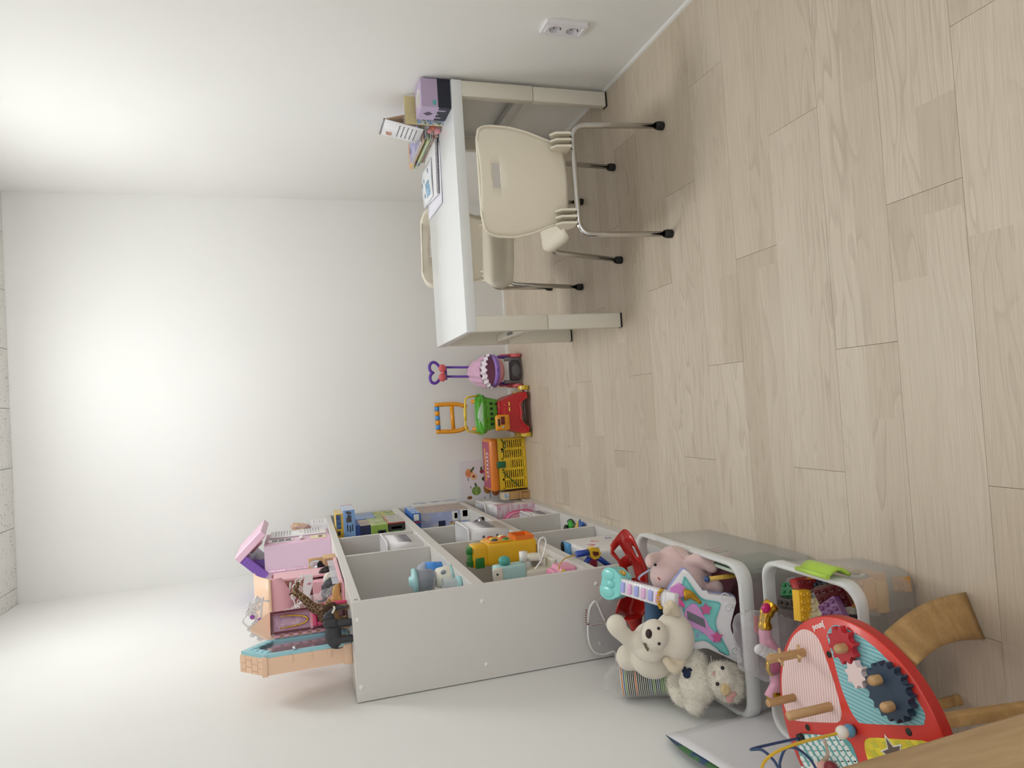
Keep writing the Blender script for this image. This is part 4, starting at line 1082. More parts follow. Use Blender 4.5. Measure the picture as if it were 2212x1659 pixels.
# --- clear bag and tiara
bgp = ZCC(800, 560, 'Y', 2.52)
bag = blob('clear_bag', [('c', (0, 0, 0.035), 0.050, (-0.010, 0.0, 0.12), 0.040), ('c', (-0.010, 0, 0.12), 0.038, (-0.030, 0.0, 0.205), 0.020), ('e', (0.01, 0, 0.03), (0.055, 0.045, 0.03))], film('#f4eef0', 0.12, 0.08, 0.9, 45), None, 0.006, 2, disp=0.010, dscale=38)
bag.location = (bgp.x - 0.006, 2.520, TZ + 0.006)
tag(bag, 'crumpled clear plastic bag standing under the white tiara', 'plastic bag')
tz_ = ZCC(320, 740, 'Y', 2.50)
ti = thing('toy_tiara', 'white scrolled toy tiara with purple gems on top of the clear bag', 'tiara', (tz_.x, 2.50, TZ + 0.235))
tz0 = tz_.z - (TZ + 0.235)
tm = MB()
def sp_(cx, cz, r, s): tm.tube([(cx + r * (1 - t / 24) * math.cos(s * 3 * PI * t / 20), 0.002 * math.sin(t), cz + r * (1 - t / 24) * math.sin(s * 3 * PI * t / 20)) for t in range(21)], 0.0042, 6)
for s in (-1, 1):
    for (cx, cz, r) in ((0.014, 0.004, 0.014), (0.040, -0.002, 0.016), (0.062, -0.010, 0.011), (0.026, 0.020, 0.010), (0.048, 0.014, 0.008)): sp_(s * cx, tz0 + cz, r, s)
tm.tube(smooth_path([(-0.070, 0, tz0 - 0.026), (-0.045, 0, tz0 - 0.020), (0, 0, tz0 - 0.016), (0.045, 0, tz0 - 0.020), (0.070, 0, tz0 - 0.026)], 6), 0.0042, 8)
tm.tube(smooth_path([(-0.066, 0, tz0 - 0.010), (-0.030, 0, tz0 + 0.016), (0, 0, tz0 + 0.040), (0.030, 0, tz0 + 0.016), (0.066, 0, tz0 - 0.010)], 6), 0.0030, 8)
tm.build('scrollwork', WHT, ti)
for (x, z, r, c) in ((0.010, 0.010, 0.0075, '#a050b8'), (-0.035, -0.004, 0.005, '#9a78c8'), (0.0, -0.012, 0.005, '#b070c8')): MB().ball((x, -0.004, tz0 + z), r, 10, 8).build('gem', plastic(c, 0.15), ti)
MB().tube([(-0.060, 0, tz0 - 0.022), (-0.052, 0.004, tz0 - 0.045)], 0.003, 6).build('comb_arm', WHT, ti)
MB().tube([(0.060, 0, tz0 - 0.022), (0.052, 0.004, tz0 - 0.045)], 0.003, 6).build('comb_arm', WHT, ti)

# --- animal figures
AZ = TZ + 0.0
def figure(name, label, cat, loc, rz, prims, mats, voxel=0.0026, color=None, disp=0.0, smooth=5, group='animal figures on the shelf top', sc=1.0, parts=()):
    t = thing(name, label, cat, loc, rz, group)
    t.scale = (sc, sc, sc)
    o = blob('body', prims, mats, t, voxel, smooth, color=color, disp=disp)
    for nm, mb, m_ in parts: mb.build(nm, m_, t)
    return t
ELG = mat('#35353a', 0.6, bump=0.3, bscale=350, var=0.15, vscale=60)
# elephant, facing right (+x)
legs = [('c', (x, y, 0.045), 0.0135, (x * 1.02, y, 0.010), 0.0125) for x in (-0.034, 0.020) for y in (-0.014, 0.014)]
legs += [('c', (x * 1.02, y, 0.010), 0.0125, (x * 1.02, y, 0.004), 0.0135) for x in (-0.034, 0.020) for y in (-0.014, 0.014)]
el = [('e', (-0.010, 0, 0.064), (0.044, 0.025, 0.029)), ('e', (-0.034, 0, 0.060), (0.024, 0.023, 0.026)), ('e', (0.022, 0, 0.068), (0.022, 0.021, 0.024)), ('e', (0.046, 0, 0.076), (0.019, 0.017, 0.021)),
      ('p', [(0.058, 0, 0.072), (0.070, 0, 0.056), (0.074, 0, 0.034), (0.072, 0, 0.016), (0.078, 0, 0.008)], [0.010, 0.0085, 0.007, 0.005, 0.004]), ('p', [(-0.056, 0, 0.070), (-0.062, 0, 0.050), (-0.060, 0, 0.034)], [0.004, 0.003, 0.0025])] + legs
ears = []
for s in (-1, 1):
    mb = MB(); mb.sheet(lambda u, v, s=s: Vector((0.036 - 0.026 * u + 0.004 * math.sin(PI * v), s * (0.017 + 0.012 * u), 0.090 - 0.044 * v + 0.008 * math.sin(PI * u))), 6, 8, 0.0035); ears.append(('ear', mb, ELG))
for s in (-1, 1):
    mb = MB(); mb.tube(smooth_path([(0.058, s * 0.010, 0.064), (0.072, s * 0.012, 0.055), (0.082, s * 0.011, 0.058)], 4), [0.0035] * 6 + [0.003, 0.002, 0.001], 8); ears.append(('tusk', mb, mat('#e6ddc8', 0.4)))
for s in (-1, 1): mb = MB(); mb.ball((0.056, s * 0.0155, 0.080), 0.0022, 8, 6); ears.append(('eye', mb, mat('#0c0c0c', 0.2)))
figure('toy_elephant', 'large dark grey elephant figure at the near end of the shelf top', 'toy elephant', (-0.628, 2.158, AZ), 0.25, el, ELG, parts=ears, sc=0.84)
# small grey elephant with raised trunk
GRY = mat('#4a4a50', 0.6, bump=0.3, bscale=350, var=0.15, vscale=60)
el2 = [('e', (0, 0, 0.036), (0.026, 0.016, 0.018)), ('e', (0.026, 0, 0.046), (0.013, 0.012, 0.014)), ('p', [(0.034, 0, 0.046), (0.046, 0, 0.048), (0.052, 0, 0.062), (0.046, 0, 0.074)], [0.007, 0.006, 0.005, 0.004])] + [('c', (x, y, 0.03), 0.009, (x, y, 0.004), 0.008) for x in (-0.016, 0.014) for y in (-0.009, 0.009)]
e2 = []
for s in (-1, 1):
    mb = MB(); mb.sheet(lambda u, v, s=s: Vector((0.022 - 0.014 * u, s * (0.010 + 0.010 * u), 0.056 - 0.024 * v)), 4, 5, 0.0025); e2.append(('ear', mb, GRY))
p_ = ZB(1660, 1440, 'Y', 2.56)
figure('toy_elephant_calf', 'small grey elephant figure with its trunk raised, behind the lioness', 'toy elephant', (-0.588, 2.545, AZ + 0.0065), 2.7, el2, GRY, parts=e2, sc=1.15)
# lion
LB, MN = mat('#9a7448', 0.7, bump=0.3, bscale=300, var=0.1), mat('#4a3220', 0.85, bump=1.0, bscale=160, var=0.3, vscale=90)
ln = [('e', (-0.012, 0, 0.044), (0.034, 0.014, 0.016)), ('e', (0.018, 0, 0.048), (0.016, 0.014, 0.018)), ('e', (0.034, 0, 0.062), (0.013, 0.012, 0.013)), ('e', (0.046, 0, 0.058), (0.008, 0.007, 0.006)), ('p', [(-0.044, 0, 0.048), (-0.056, 0, 0.036), (-0.060, 0, 0.018)], [0.003, 0.0025, 0.004])] + [('p', [(x, y, 0.040), (x + 0.003, y, 0.022), (x, y, 0.006), (x + 0.005, y, 0.004)], [0.009, 0.006, 0.0055, 0.006]) for x in (-0.034, 0.018) for y in (-0.009, 0.009)]
mb = MB(); mane = []
lt = figure('toy_lion', 'brown maned lion figure standing behind the elephant', 'toy lion', (-0.606, 2.232, AZ), 0.2, ln, LB, parts=[('eye', MB().ball((0.043, -0.008, 0.066), 0.0018, 8, 6), BLK), ('eye', MB().ball((0.043, 0.008, 0.066), 0.0018, 8, 6), BLK)], sc=1.0)
blob('mane', [('e', (0.026, 0, 0.056), (0.016, 0.020, 0.023)), ('e', (0.020, 0, 0.042), (0.013, 0.014, 0.016))], MN, lt, 0.0025, 2, disp=0.004, dscale=220)
# lioness, giraffe, white bear, buffalo, ostrich
TN = mat('#c9a468', 0.7, bump=0.2, bscale=300, var=0.08)
figure('toy_lioness', 'tan lioness figure lying behind the giraffe neck', 'toy lioness', (-0.590, 2.455, AZ + 0.0065), 2.9, [('e', (0, 0, 0.020), (0.030, 0.013, 0.014)), ('e', (0.028, 0, 0.034), (0.011, 0.010, 0.011)), ('e', (0.038, 0, 0.031), (0.006, 0.006, 0.005)), ('e', (0.024, 0.008, 0.044), (0.004, 0.003, 0.004)), ('e', (0.024, -0.008, 0.044), (0.004, 0.003, 0.004)), ('c', (0.012, -0.008, 0.01), 0.006, (0.038, -0.008, 0.005), 0.005), ('c', (0.012, 0.008, 0.01), 0.006, (0.038, 0.008, 0.005), 0.005), ('c', (-0.02, -0.012, 0.01), 0.009, (-0.006, -0.015, 0.005), 0.005), ('p', [(-0.028, 0, 0.014), (-0.044, 0.006, 0.006)], [0.003, 0.0025])], TN, parts=[('eye', MB().ball((0.036, s * 0.006, 0.038), 0.0015, 6, 5), BLK) for s in (-1, 1)])
def giraffe_mat():
    m, nt, b = base_mat('giraffe_coat')
    tc = nt.add('ShaderNodeTexCoord').outputs['Object']
    v = nt.add('ShaderNodeTexVoronoi', i_Scale=85.0); v.feature = 'DISTANCE_TO_EDGE'; nt.link(tc, v.inputs['Vector'])
    nt.link(nt.ramp(v.outputs['Distance'], [(0.0, '#d9bd8a'), (0.016, '#d9bd8a'), (0.034, '#5a3a22'), (1.0, '#4a2c18')]), b.inputs['Base Color']); b.inputs['Roughness'].default_value = 0.6
    return m
gh = ZA(615, 860, 'Y', 2.31)
hx, hz = gh.x + 0.612, gh.z - (AZ + 0.0)
gi = [('e', (-0.006, 0, 0.074), (0.028, 0.014, 0.019)), ('p', [(0.010, 0, 0.082), (0.020, 0, 0.105), (hx * 0.62, 0, hz - 0.030), (hx - 0.004, 0, hz - 0.004)], [0.019, 0.016, 0.012, 0.0095]), ('p', [(hx - 0.004, 0, hz - 0.002), (hx + 0.010, 0, hz - 0.005), (hx + 0.022, 0, hz - 0.012)], [0.010, 0.009, 0.0065])] + [('p', [(x, y, 0.066), (x, y, 0.034), (x, y, 0.004)], [0.007, 0.0045, 0.0042]) for x in (-0.024, 0.014) for y in (-0.008, 0.008)]
gp = []
for s in (-1, 1):
    gp.append(('ear', MB().ball((hx - 0.010, s * 0.011, hz + 0.004), (0.003, 0.008, 0.004), 8, 6), mat('#c9a878', 0.7)))
    gp.append(('horn', MB().tube([(hx - 0.004, s * 0.004, hz + 0.004), (hx - 0.008, s * 0.005, hz + 0.016)], 0.002, 6), mat('#4a3220', 0.7)))
    gp.append(('eye', MB().ball((hx + 0.006, s * 0.007, hz), 0.0018, 6, 5), BLK))
figure('toy_giraffe', 'tall spotted giraffe figure between the lion and the playset', 'toy giraffe', (-0.612, 2.310, AZ), 0.05, gi, giraffe_mat(), parts=gp, voxel=0.0024, smooth=4)
figure('toy_white_bear', 'white bear figure between small elephant and buffalo', 'toy bear', (-0.586, 2.648, AZ + 0.0065), 2.6, [('e', (0, 0, 0.036), (0.032, 0.017, 0.020)), ('e', (0.034, 0, 0.044), (0.012, 0.011, 0.011)), ('e', (0.045, 0, 0.041), (0.006, 0.006, 0.005))] + [('c', (x, y, 0.026), 0.009, (x, y, 0.005), 0.0075) for x in (-0.020, 0.020) for y in (-0.009, 0.009)], mat('#e9e4d8', 0.7, bump=0.3, bscale=250), parts=[('nose', MB().ball((0.0505, 0, 0.042), 0.002, 6, 5), BLK)])
DK = mat('#241c18', 0.6, bump=0.4, bscale=300, var=0.2, vscale=80)
figure('toy_buffalo', 'dark brown horned buffalo figure in front of the ostrich', 'toy buffalo', (-0.586, 2.735, AZ + 0.0065), 2.7, [('e', (0, 0, 0.050), (0.032, 0.015, 0.020)), ('e', (0.022, 0, 0.058), (0.016, 0.014, 0.018)), ('e', (0.042, 0, 0.062), (0.011, 0.009, 0.010)), ('e', (0.052, 0, 0.056), (0.007, 0.006, 0.007))] + [('p', [(x, y, 0.04), (x, y, 0.022), (x, y, 0.004)], [0.009, 0.0055, 0.0055]) for x in (-0.022, 0.018) for y in (-0.008, 0.008)], DK, parts=[('horn', MB().tube(smooth_path([(0.040, s * 0.006, 0.070), (0.040, s * 0.016, 0.074), (0.044, s * 0.018, 0.084)], 4), [0.0028] * 6 + [0.002, 0.0015, 0.0008], 6), mat('#1a1816', 0.4)) for s in (-1, 1)])
figure('toy_ostrich', 'black ostrich figure with tan neck in front of the wooden mirror', 'toy ostrich', (-0.588, 2.862, AZ), 2.9, [('e', (0, 0, 0.062), (0.022, 0.015, 0.017)), ('e', (-0.018, 0, 0.066), (0.014, 0.012, 0.012))], mat('#16161a', 0.8, bump=1.0, bscale=140), disp=0.002, parts=[('neck', MB().tube(smooth_path([(0.016, 0, 0.070), (0.026, 0, 0.084), (0.028, 0, 0.108), (0.036, 0, 0.118)], 5), 0.0038, 8), mat('#c0a07a', 0.7)), ('head', MB().ball((0.038, 0, 0.118), (0.008, 0.005, 0.005), 10, 8), mat('#b89870', 0.7)), ('beak', MB().tube([(0.044, 0, 0.118), (0.054, 0, 0.116)], [0.003, 0.0012], 6), mat('#6a5238', 0.5))] + [('leg', MB().tube([(0, s * 0.006, 0.05), (-0.003, s * 0.006, 0.026), (0.002, s * 0.006, 0.003), (0.012, s * 0.006, 0.002)], 0.0032, 6), mat('#c0a07a', 0.7)) for s in (-1, 1)])

# --- wooden vanity mirror
wm = thing('wooden_mirror', 'light wooden doll dresser with oval mirrors beside the pink house', 'doll dresser', (-0.620, 3.010, TZ), -0.1)
WDL = wood('#dcb98c', '#c39a68', 'Z', 4.0)
MB().box((-0.045, 0, 0), (0.045, 0.050, 0.050), 0.002).build('cabinet', WDL, wm)
MB().box((-0.045, 0.010, 0.050), (0.045, 0.022, 0.108), 0.003).build('frame', WDL, wm)
for s in (-1, 1): MB().lathe([(0.0, 0.0), (0.016, 0.0), (0.0165, -0.001)], 24, M=T(s * 0.021, 0.0095, 0.080) @ RX(-PI / 2) @ SC(1, 1.55, 1), caps=False).build('oval_mirror', mat('#dfe2ea', 0.08, 0.5), wm)
for k in range(2): MB().box((-0.040 + 0.042 * k, -0.0025, 0.006), (-0.002 + 0.042 * k, 0.0, 0.044), 0.001, 1).build('drawer', mat('#b58f74', 0.6), wm)
MB().box((-0.038, 0.006, 0.108), (-0.030, 0.026, 0.118), 0.001, 1).build('finial', WDL, wm)

# --- pink doll house
hx0, hx1, hy0, hy1 = -0.800, -0.568, 3.400, 3.745
hz = ZB(505, 1000, 'Y', hy0).z - TZ
ho = thing('doll_house', 'tall pink doll house with white lattice doors and lifted purple roof', 'doll house', (hx1, hy0, TZ))
LP = plastic('#e6c9de', 0.5); PF = plastic('#efc6dc', 0.45)
w = hx1 - hx0
MB().box((-w * 0.5, 0, 0), (0, 0.010, hz), 0.001, 1).build('side_wall', LP, ho)
MB().box((-w, 0.001, 0), (-w * 0.5 - 0.001, 0.011, hz), 0.001, 1).build('side_wall', LP, ho)
MB().box((-w, hy1 - hy0 - 0.010, 0), (0, hy1 - hy0, hz), 0.001, 1).build('side_wall', LP, ho)
MB().box((-w, 0.01, 0), (-w + 0.008, hy1 - hy0 - 0.01, hz)).build('back_wall', LP, ho)
MB().box((-w, 0.01, 0), (-0.008, hy1 - hy0 - 0.01, 0.008)).build('floor_plate', LP, ho)
hg = MB(); hg.tube([(-w * 0.5, -0.003, 0.006), (-w * 0.5, -0.003, hz - 0.004)], 0.0036, 8)
for k in range(6): hg.ball((-w * 0.5, -0.004, 0.03 + k * (hz - 0.05) / 5.5), 0.0055, 8, 6)
hg.build('hinge', PF, ho)
FA = hy1 - hy0
MB().box((-0.008, 0.008, 0), (0.004, FA * 0.46, hz), 0.002).build('facade', PF, ho)
MB().box((-0.008, FA * 0.46, 0), (0.0, FA - 0.008, hz), 0.001, 1).build('facade', PF, ho)
# white lattice door leaf standing slightly open
dl = MB().box((0.003, FA * 0.48, 0.012), (0.012, FA * 0.97, hz * 0.93), 0.003).build('lattice_door', WHT, ho)
for g0 in (0.16, 0.62):
    for i in range(6):
        for j in range(4):
            y_, z_ = FA * (0.56 + 0.34 * j / 3.0), hz * (g0 + 0.22 * i / 5.0)
            MB().box((0.0118, y_ - 0.006, z_ - 0.0032), (0.0128, y_ + 0.006, z_ + 0.0032)).build('lattice_hole', mat('#7d7580', 0.7), dl)
MB().ball((0.012, FA * 0.725, hz * 0.50), (0.003, 0.030, 0.020), 14, 8).build('oval_plaque', WHT, dl)
# arched white window, swan and little door on the facade
wd_ = MB(); wd_.prism(rrect(0.075, 0.115, 0.030), 0, 0.003, M=Matrix(((0, 0, 1, 0.004), (1, 0, 0, FA * 0.24), (0, 1, 0, hz * 0.76), (0, 0, 0, 1)))); wd_ = wd_.build('arched_window', WHT, ho)
for i in range(3):
    for j in range(2): MB().box((0.0065, FA * 0.24 - 0.030 + 0.031 * j, hz * 0.60 + 0.030 * i), (0.0078, FA * 0.24 - 0.004 + 0.031 * j, hz * 0.60 + 0.026 + 0.030 * i)).build('window_pane', mat('#4a4650', 0.3), wd_)
blob('swan', [('e', (0.012, FA * 0.22, hz * 0.44), (0.008, 0.022, 0.010)), ('p', [(0.012, FA * 0.22 - 0.016, hz * 0.44), (0.012, FA * 0.22 - 0.028, hz * 0.475), (0.012, FA * 0.22 - 0.018, hz * 0.50)], [0.004, 0.003, 0.003])], WHT, ho, 0.002, 3)
MB().box((0.004, FA * 0.12, hz * 0.06), (0.007, FA * 0.36, hz * 0.30), 0.001, 1).build('cream_door', plastic('#efe0b4'), ho)
for k in range(2): MB().box((0.0065, FA * 0.17 + 0.030 * k, hz * 0.12), (0.0078, FA * 0.17 + 0.018 + 0.030 * k, hz * 0.18)).build('door_window', mat('#4a3a2a', 0.5), ho)
# lifted roof: pink front slope, purple back slope
e0 = Vector((0.055, 0, hz - 0.012)); rdg = Vector((-0.058, 0, hz + 0.105))
sl = (rdg - e0); n_ = Vector((sl.z, 0, -sl.x)).normalized()
Mp = frame((e0.x, -0.015, e0.z), sl, (0, 1, 0))
RL = sl.length
pr = MB().box((0, 0, -0.030), (RL, FA + 0.03, 0.0), 0.002, 1, M=Mp).build('pink_roof', PF, ho)
MB().box((RL * 0.05, 0.02, 0.0), (RL * 0.95, FA + 0.01, 0.004), 0.001, 1, M=Mp).build('roof_panel', PKL, pr)
for k, yy in enumerate((0.30, 0.72)):
    MB().prism([(RL * 0.30, FA * yy - 0.035), (RL * 0.72, FA * yy), (RL * 0.30, FA * yy + 0.035)], 0.004, 0.020, M=Mp).build('dormer', PKL, pr)
    for j in (-1, 1): MB().box((RL * 0.36, FA * yy + j * 0.009 - 0.006, 0.020), (RL * 0.50, FA * yy + j * 0.009 + 0.006, 0.0208), M=Mp).build('dormer_window', mat('#6a4a6a', 0.5), pr)
e1 = Vector((-0.150, 0, hz + 0.012)); sl2 = e1 - rdg
Mq = frame((rdg.x, -0.012, rdg.z), sl2, (0, 1, 0))
pu = MB().box((-0.01, 0, 0.0), (sl2.length, FA + 0.025, 0.040), 0.003, 1, M=Mq).build('purple_roof', PUR, ho)
for k in range(9): MB().box((-0.008 + sl2.length * k / 9, -0.0012, 0.002), (-0.006 + sl2.length * k / 9, 0.0, 0.038), M=Mq).build('shingle_groove', plastic('#7a4fb0'), pu)
MB().box((-0.115, 0.02, hz - 0.01), (-0.060, 0.20, hz + 0.045), 0.002, 1).build('attic_block', plastic('#6f48a0'), ho)

# --- white lattice basket with a doll lying in it
ba = thing('lattice_basket', 'white plastic basket with square holes at the far end of the shelf top', 'basket', (-0.700, 3.800, TZ))
bw, bd, bh = 0.150, 0.190, 0.080
def lattice_wall(M, wdt, hgt, nx_, nz_, par, m_):
    mb = MB(); t = 0.003
    mb.box((0, 0, 0), (wdt, t, hgt * 0.16)); mb.box((0, 0, hgt * 0.84), (wdt, t, hgt))
    for i in range(nx_ + 1):
        x = wdt * (0.12 + 0.76 * i / nx_); mb.box((x - 0.0035 if i else 0, 0, hgt * 0.16), (x + 0.0035 if i < nx_ else wdt, t, hgt * 0.84))
    for j in range(1, nz_): z_ = hgt * (0.16 + 0.68 * j / nz_); mb.box((wdt * 0.10, 0.0003, z_ - 0.003), (wdt * 0.90, t - 0.0003, z_ + 0.003))
    o = mb.build('lattice_wall', m_, par, M=M); return o
lattice_wall(T(0, 0, 0), bw, bh, 5, 4, ba, WHT); lattice_wall(T(0, bd - 0.003, 0), bw, bh, 5, 4, ba, WHT)
lattice_wall(T(bw, 0.003, 0) @ RZ(PI / 2), bd - 0.006, bh, 6, 4, ba, WHT); lattice_wall(T(0.003, 0.003, 0) @ RZ(PI / 2), bd - 0.006, bh, 6, 4, ba, WHT)
MB().box((0.003, 0.003, 0), (bw - 0.003, bd - 0.003, 0.003)).build('basket_floor', WHT, ba)
MB().box((0.012, 0.012, 0.003), (bw - 0.012, bd - 0.012, bh * 0.75), 0.01).build('toy_contents', collage(['#b8707a', '#8a4a6a', '#caa0b0', '#6a5a7a'], 60, seed=8.0), ba)
dp = ZB(1215, 150, 'Y', 3.88)
do = thing('fashion_doll', 'doll with purple and blonde braided hair leaning over the white basket', 'doll', (-0.590, 3.880, TZ + bh * 0.9))
SK, HR = mat('#e8b894', 0.5), wood('#dcbf92', '#94589a', 'Z', 7.0)
blob('body', [('c', (0.0, 0, 0.012), 0.020, (0.010, 0, 0.050), 0.014), ('c', (0.012, 0, 0.05), 0.010, (0.020, 0, 0.070), 0.009)], plastic('#d98fb4', 0.5), do, 0.003, 4)
blob('head', [('e', (0.026, 0, 0.082), (0.019, 0.019, 0.021))], SK, do, 0.0025, 3)
blob('hair', [('e', (0.027, 0.004, 0.088), (0.022, 0.022, 0.021)), ('p', [(0.030, -0.012, 0.075), (0.020, -0.022, 0.050), (0.026, -0.022, 0.028), (0.016, -0.022, 0.008)], [0.013, 0.011, 0.010, 0.006]), ('p', [(0.036, 0.0, 0.07), (0.034, -0.012, 0.045), (0.030, -0.014, 0.022)], [0.012, 0.009, 0.006])], HR, do, 0.0026, 2, disp=0.0012, dscale=200)
blob('arm', [('p', [(-0.004, 0, 0.045), (-0.018, -0.004, 0.075), (-0.012, -0.006, 0.105)], [0.006, 0.005, 0.004]), ('e', (-0.010, -0.006, 0.110), (0.005, 0.004, 0.007))], SK, do, 0.0022, 3)
blob('leg', [('p', [(-0.010, 0, 0.015), (-0.036, -0.004, 0.060), (-0.030, -0.006, 0.100)], [0.009, 0.007, 0.005])], SK, do, 0.0026, 3)
MB().ball((-0.040, -0.008, 0.030), (0.010, 0.008, 0.006), 8, 6).build('green_shoe', plastic('#9ab83a'), do)

# ================================================================ things in the shelf compartments
XI = -0.822
def carton(name, label, x1, y0, z0, wx, ly, hz, near, right, top, group=None, prints=(), rz=0.0):
    """a box: near face towards the camera, right face towards the room"""
    c = thing(name, label, 'box', (x1, y0, z0), rz, group)
    MB().box((-wx, 0, 0), (0, ly, hz), 0.001, 1).build('carton', top, c)
    MB().box((-wx + 0.001, -0.0007, 0.001), (-0.001, 0.0, hz - 0.001)).build('near_print', near, c)
    MB().box((0.0, 0.001, 0.001), (0.0007, ly - 0.001, hz - 0.001)).build('side_print', right, c)
    for nm, face, (a0, b0, a1, b1), m_ in prints:
        if face == 'n': MB().box((-wx * (1 - a0), -0.0012, hz * b0), (-wx * (1 - a1), -0.0006, hz * b1)).build(nm, m_, c)
        else: MB().box((0.0006, ly * a0, hz * b0), (0.0012, ly * a1, hz * b1)).build(nm, m_, c)
    return c
WP_ = mat('#eceae6', 0.5); DKP = mat('#23262e', 0.5)
GB = 'boxed games in the far top compartment'
z0 = 0.7795
carton('game_box', 'grey and green boxed game at the bottom of the near stack, top compartment', -0.538, 3.50, z0, 0.20, 0.26, 0.084, collage(['#9aa394', '#b8beb0', '#5f7a4a', '#c9c2b4'], 28, seed=1), collage(['#a9a69c', '#c9c6bc', '#8f9a86', '#d8d4cc'], 30, seed=2), mat('#b0aea4', 0.5), GB, [('picture', 'n', (.55, .1, .8, .9), collage(['#3f6a3a', '#6a9a4a', '#2f4a2a'], 70)), ('black_band', 'n', (.80, .0, .97, 1), mat('#26221f', .5)), ('red_edge', 'n', (.97, 0, 1, 1), mat('#b03a34', .5)), ('letters', 'n', (.84, .2, .90, .8), WP_), ('orange_stripe', 'r', (.0, .9, 1, 1), mat('#d88a6a', .5))])
carton('game_box', 'bright green boxed game with a navy square, second in the near stack', -0.542, 3.50, z0 + 0.0845, 0.19, 0.24, 0.082, mat('#8fb04a', 0.5), collage(['#8fb04a', '#b9c97a', '#dfe3b0', '#c98a8a'], 35, seed=3), mat('#96b456', 0.5), GB, [('navy_square', 'n', (.72, .12, .86, .62), mat('#1f2438', .5)), ('emblem', 'n', (.755, .24, .825, .5), mat('#cfd4dc', .5)), ('letters', 'n', (.52, .15, .62, .85), mat('#2f4a24', .5))])
carton('game_box', 'navy blue boxed game with white lettering, third in the near stack', -0.540, 3.51, z0 + 0.167, 0.19, 0.20, 0.051, mat('#22294e', 0.5), collage(['#9a8a9a', '#c0a890', '#d8c49a', '#7a8ab0'], 35, seed=4), mat('#39406a', 0.5), GB, [('letters', 'n', (.58, .1, .64, .9), WP_), ('yellow_edge', 'n', (.50, 0, .55, 1), mat('#c9b46a', .5))])
carton('game_box', 'thin blue boxed game under the protruding pale blue box', -0.535, 3.51, z0 + 0.2185, 0.20, 0.19, 0.022, mat('#2f4f9a', 0.5), mat('#3f62ae', 0.5), mat('#3f62ae', 0.5), GB)
carton('game_box', 'pale blue boxed game with a gorilla picture, sticking out of the compartment', -0.455, 3.50, z0 + 0.241, 0.27, 0.20, 0.055, mat('#7fa6d8', 0.45), collage(['#b9c6e0', '#c9cfe0', '#d8a8b0'], 30, seed=5), mat('#a8badc', 0.5), GB, [('gorilla_picture', 'n', (.78, .30, .98, .75), collage(['#7fa6d8', '#3a3a44', '#5a4438', '#8fa8c8'], 55, seed=6)), ('letters', 'n', (.62, .2, .74, .30), DKP), ('letters', 'n', (.60, .4, .72, .50), DKP), ('letters', 'n', (.62, .62, .74, .72), DKP), ('pink_edge', 'r', (.92, 0, 1, 1), mat('#c98a9a', .5))])
carton('game_box', 'yellow boxed game with a dark blue creature on top of the near stack', -0.470, 3.51, z0 + 0.2965, 0.26, 0.16, 0.034, mat('#d8ae3a', 0.45), collage(['#e0c46a', '#d8ccb0', '#e6dcc0'], 40, seed=7), mat('#dcb94a', 0.5), GB, [('creature_picture', 'n', (.72, .30, .98, .98), collage(['#2f4468', '#4a6a90', '#22304a'], 60, seed=8)), ('letters', 'n', (.60, .45, .68, .85), DKP)])
carton('game_box', 'blue landscape-print boxed game behind the navy one', -0.549, 3.80, z0 + 0.1105, 0.20, 0.21, 0.10, mat('#4a6a9a', 0.5), collage(['#5f86c0', '#7a9acb', '#8a8f9a', '#a8b8d0', '#6a7ea8'], 22, seed=9), mat('#6f93c8', 0.5), GB)
carton('game_box', 'green and yellow boxed game behind the grey one', -0.549, 3.78, z0, 0.20, 0.235, 0.110, mat('#4f8a4a', 0.5), collage(['#4f8a4a', '#7aa05a', '#c9b84a', '#a8bd7a', '#dfe0c8'], 20, seed=10), mat('#5f9a54', 0.5), GB)
# middle row, far
z0 = 0.4025
GM = 'boxes in the far middle compartment'
carton('toy_box', 'large lilac toy box with bar code labels in the far middle compartment', -0.540, 3.70, z0, 0.24, 0.27, 0.268, collage(['#b4bce0', '#a9b2d8', '#c4c6d8', '#b8c0cc'], 8, seed=11), collage(['#7a84a8', '#a89a8a', '#c0a08a', '#8f98b8', '#d0c8b8'], 30, seed=12), mat('#c9b89a', 0.5), GM, [('navy_label', 'n', (.55, .50, .80, .64), mat('#23284a', .5)), ('white_label', 'n', (.78, .24, .98, .36), WP_), ('grid_print', 'n', (.82, .25, .94, .31), mat('#6a6a72', .5)), ('bar_code', 'n', (.84, .04, .98, .14), mat('#4a4a50', .5)), ('white_panel', 'n', (.76, .0, 1.0, .19), WP_), ('bear_picture', 'n', (.66, .20, .76, .42), collage(['#d8d4b0', '#a8724a', '#8a5a3a'], 60)), ('slogan', 'n', (.42, .62, .50, .92), DKP), ('slogan', 'n', (.52, .68, .58, .90), DKP), ('gold_stripe', 'r', (0, .96, 1, 1), mat('#e0c48a', .5))])
carton('toy_box', 'bright blue toy box lying on top of the large lilac box', -0.530, 3.68, z0 + 0.2685, 0.22, 0.26, 0.045, collage(['#2f5fa8', '#3a70bd', '#24508f'], 14, seed=13), collage(['#4f8ad8', '#6aa0e0', '#e6d8c0', '#4a80cc'], 34, seed=14), mat('#3f78c4', 0.5), GM, [('white_label', 'n', (.82, .2, .97, .8), WP_), ('red_edge', 'n', (.76, .0, .80, 1), mat('#a84048', .5))])
carton('toy_box', 'narrow white and blue toy box at the very back of the middle row', -0.525, 3.985, z0, 0.22, 0.036, 0.255, WP_, collage(['#e4e2e0', '#3a62a0', '#d8d6d4', '#23344f'], 26, seed=15), WP_, GM)
rb_ = thing('toy_robot_car', 'small silver and brown toy car in the far middle compartment', 'toy car', (-0.585, 3.42, z0), 0.3)
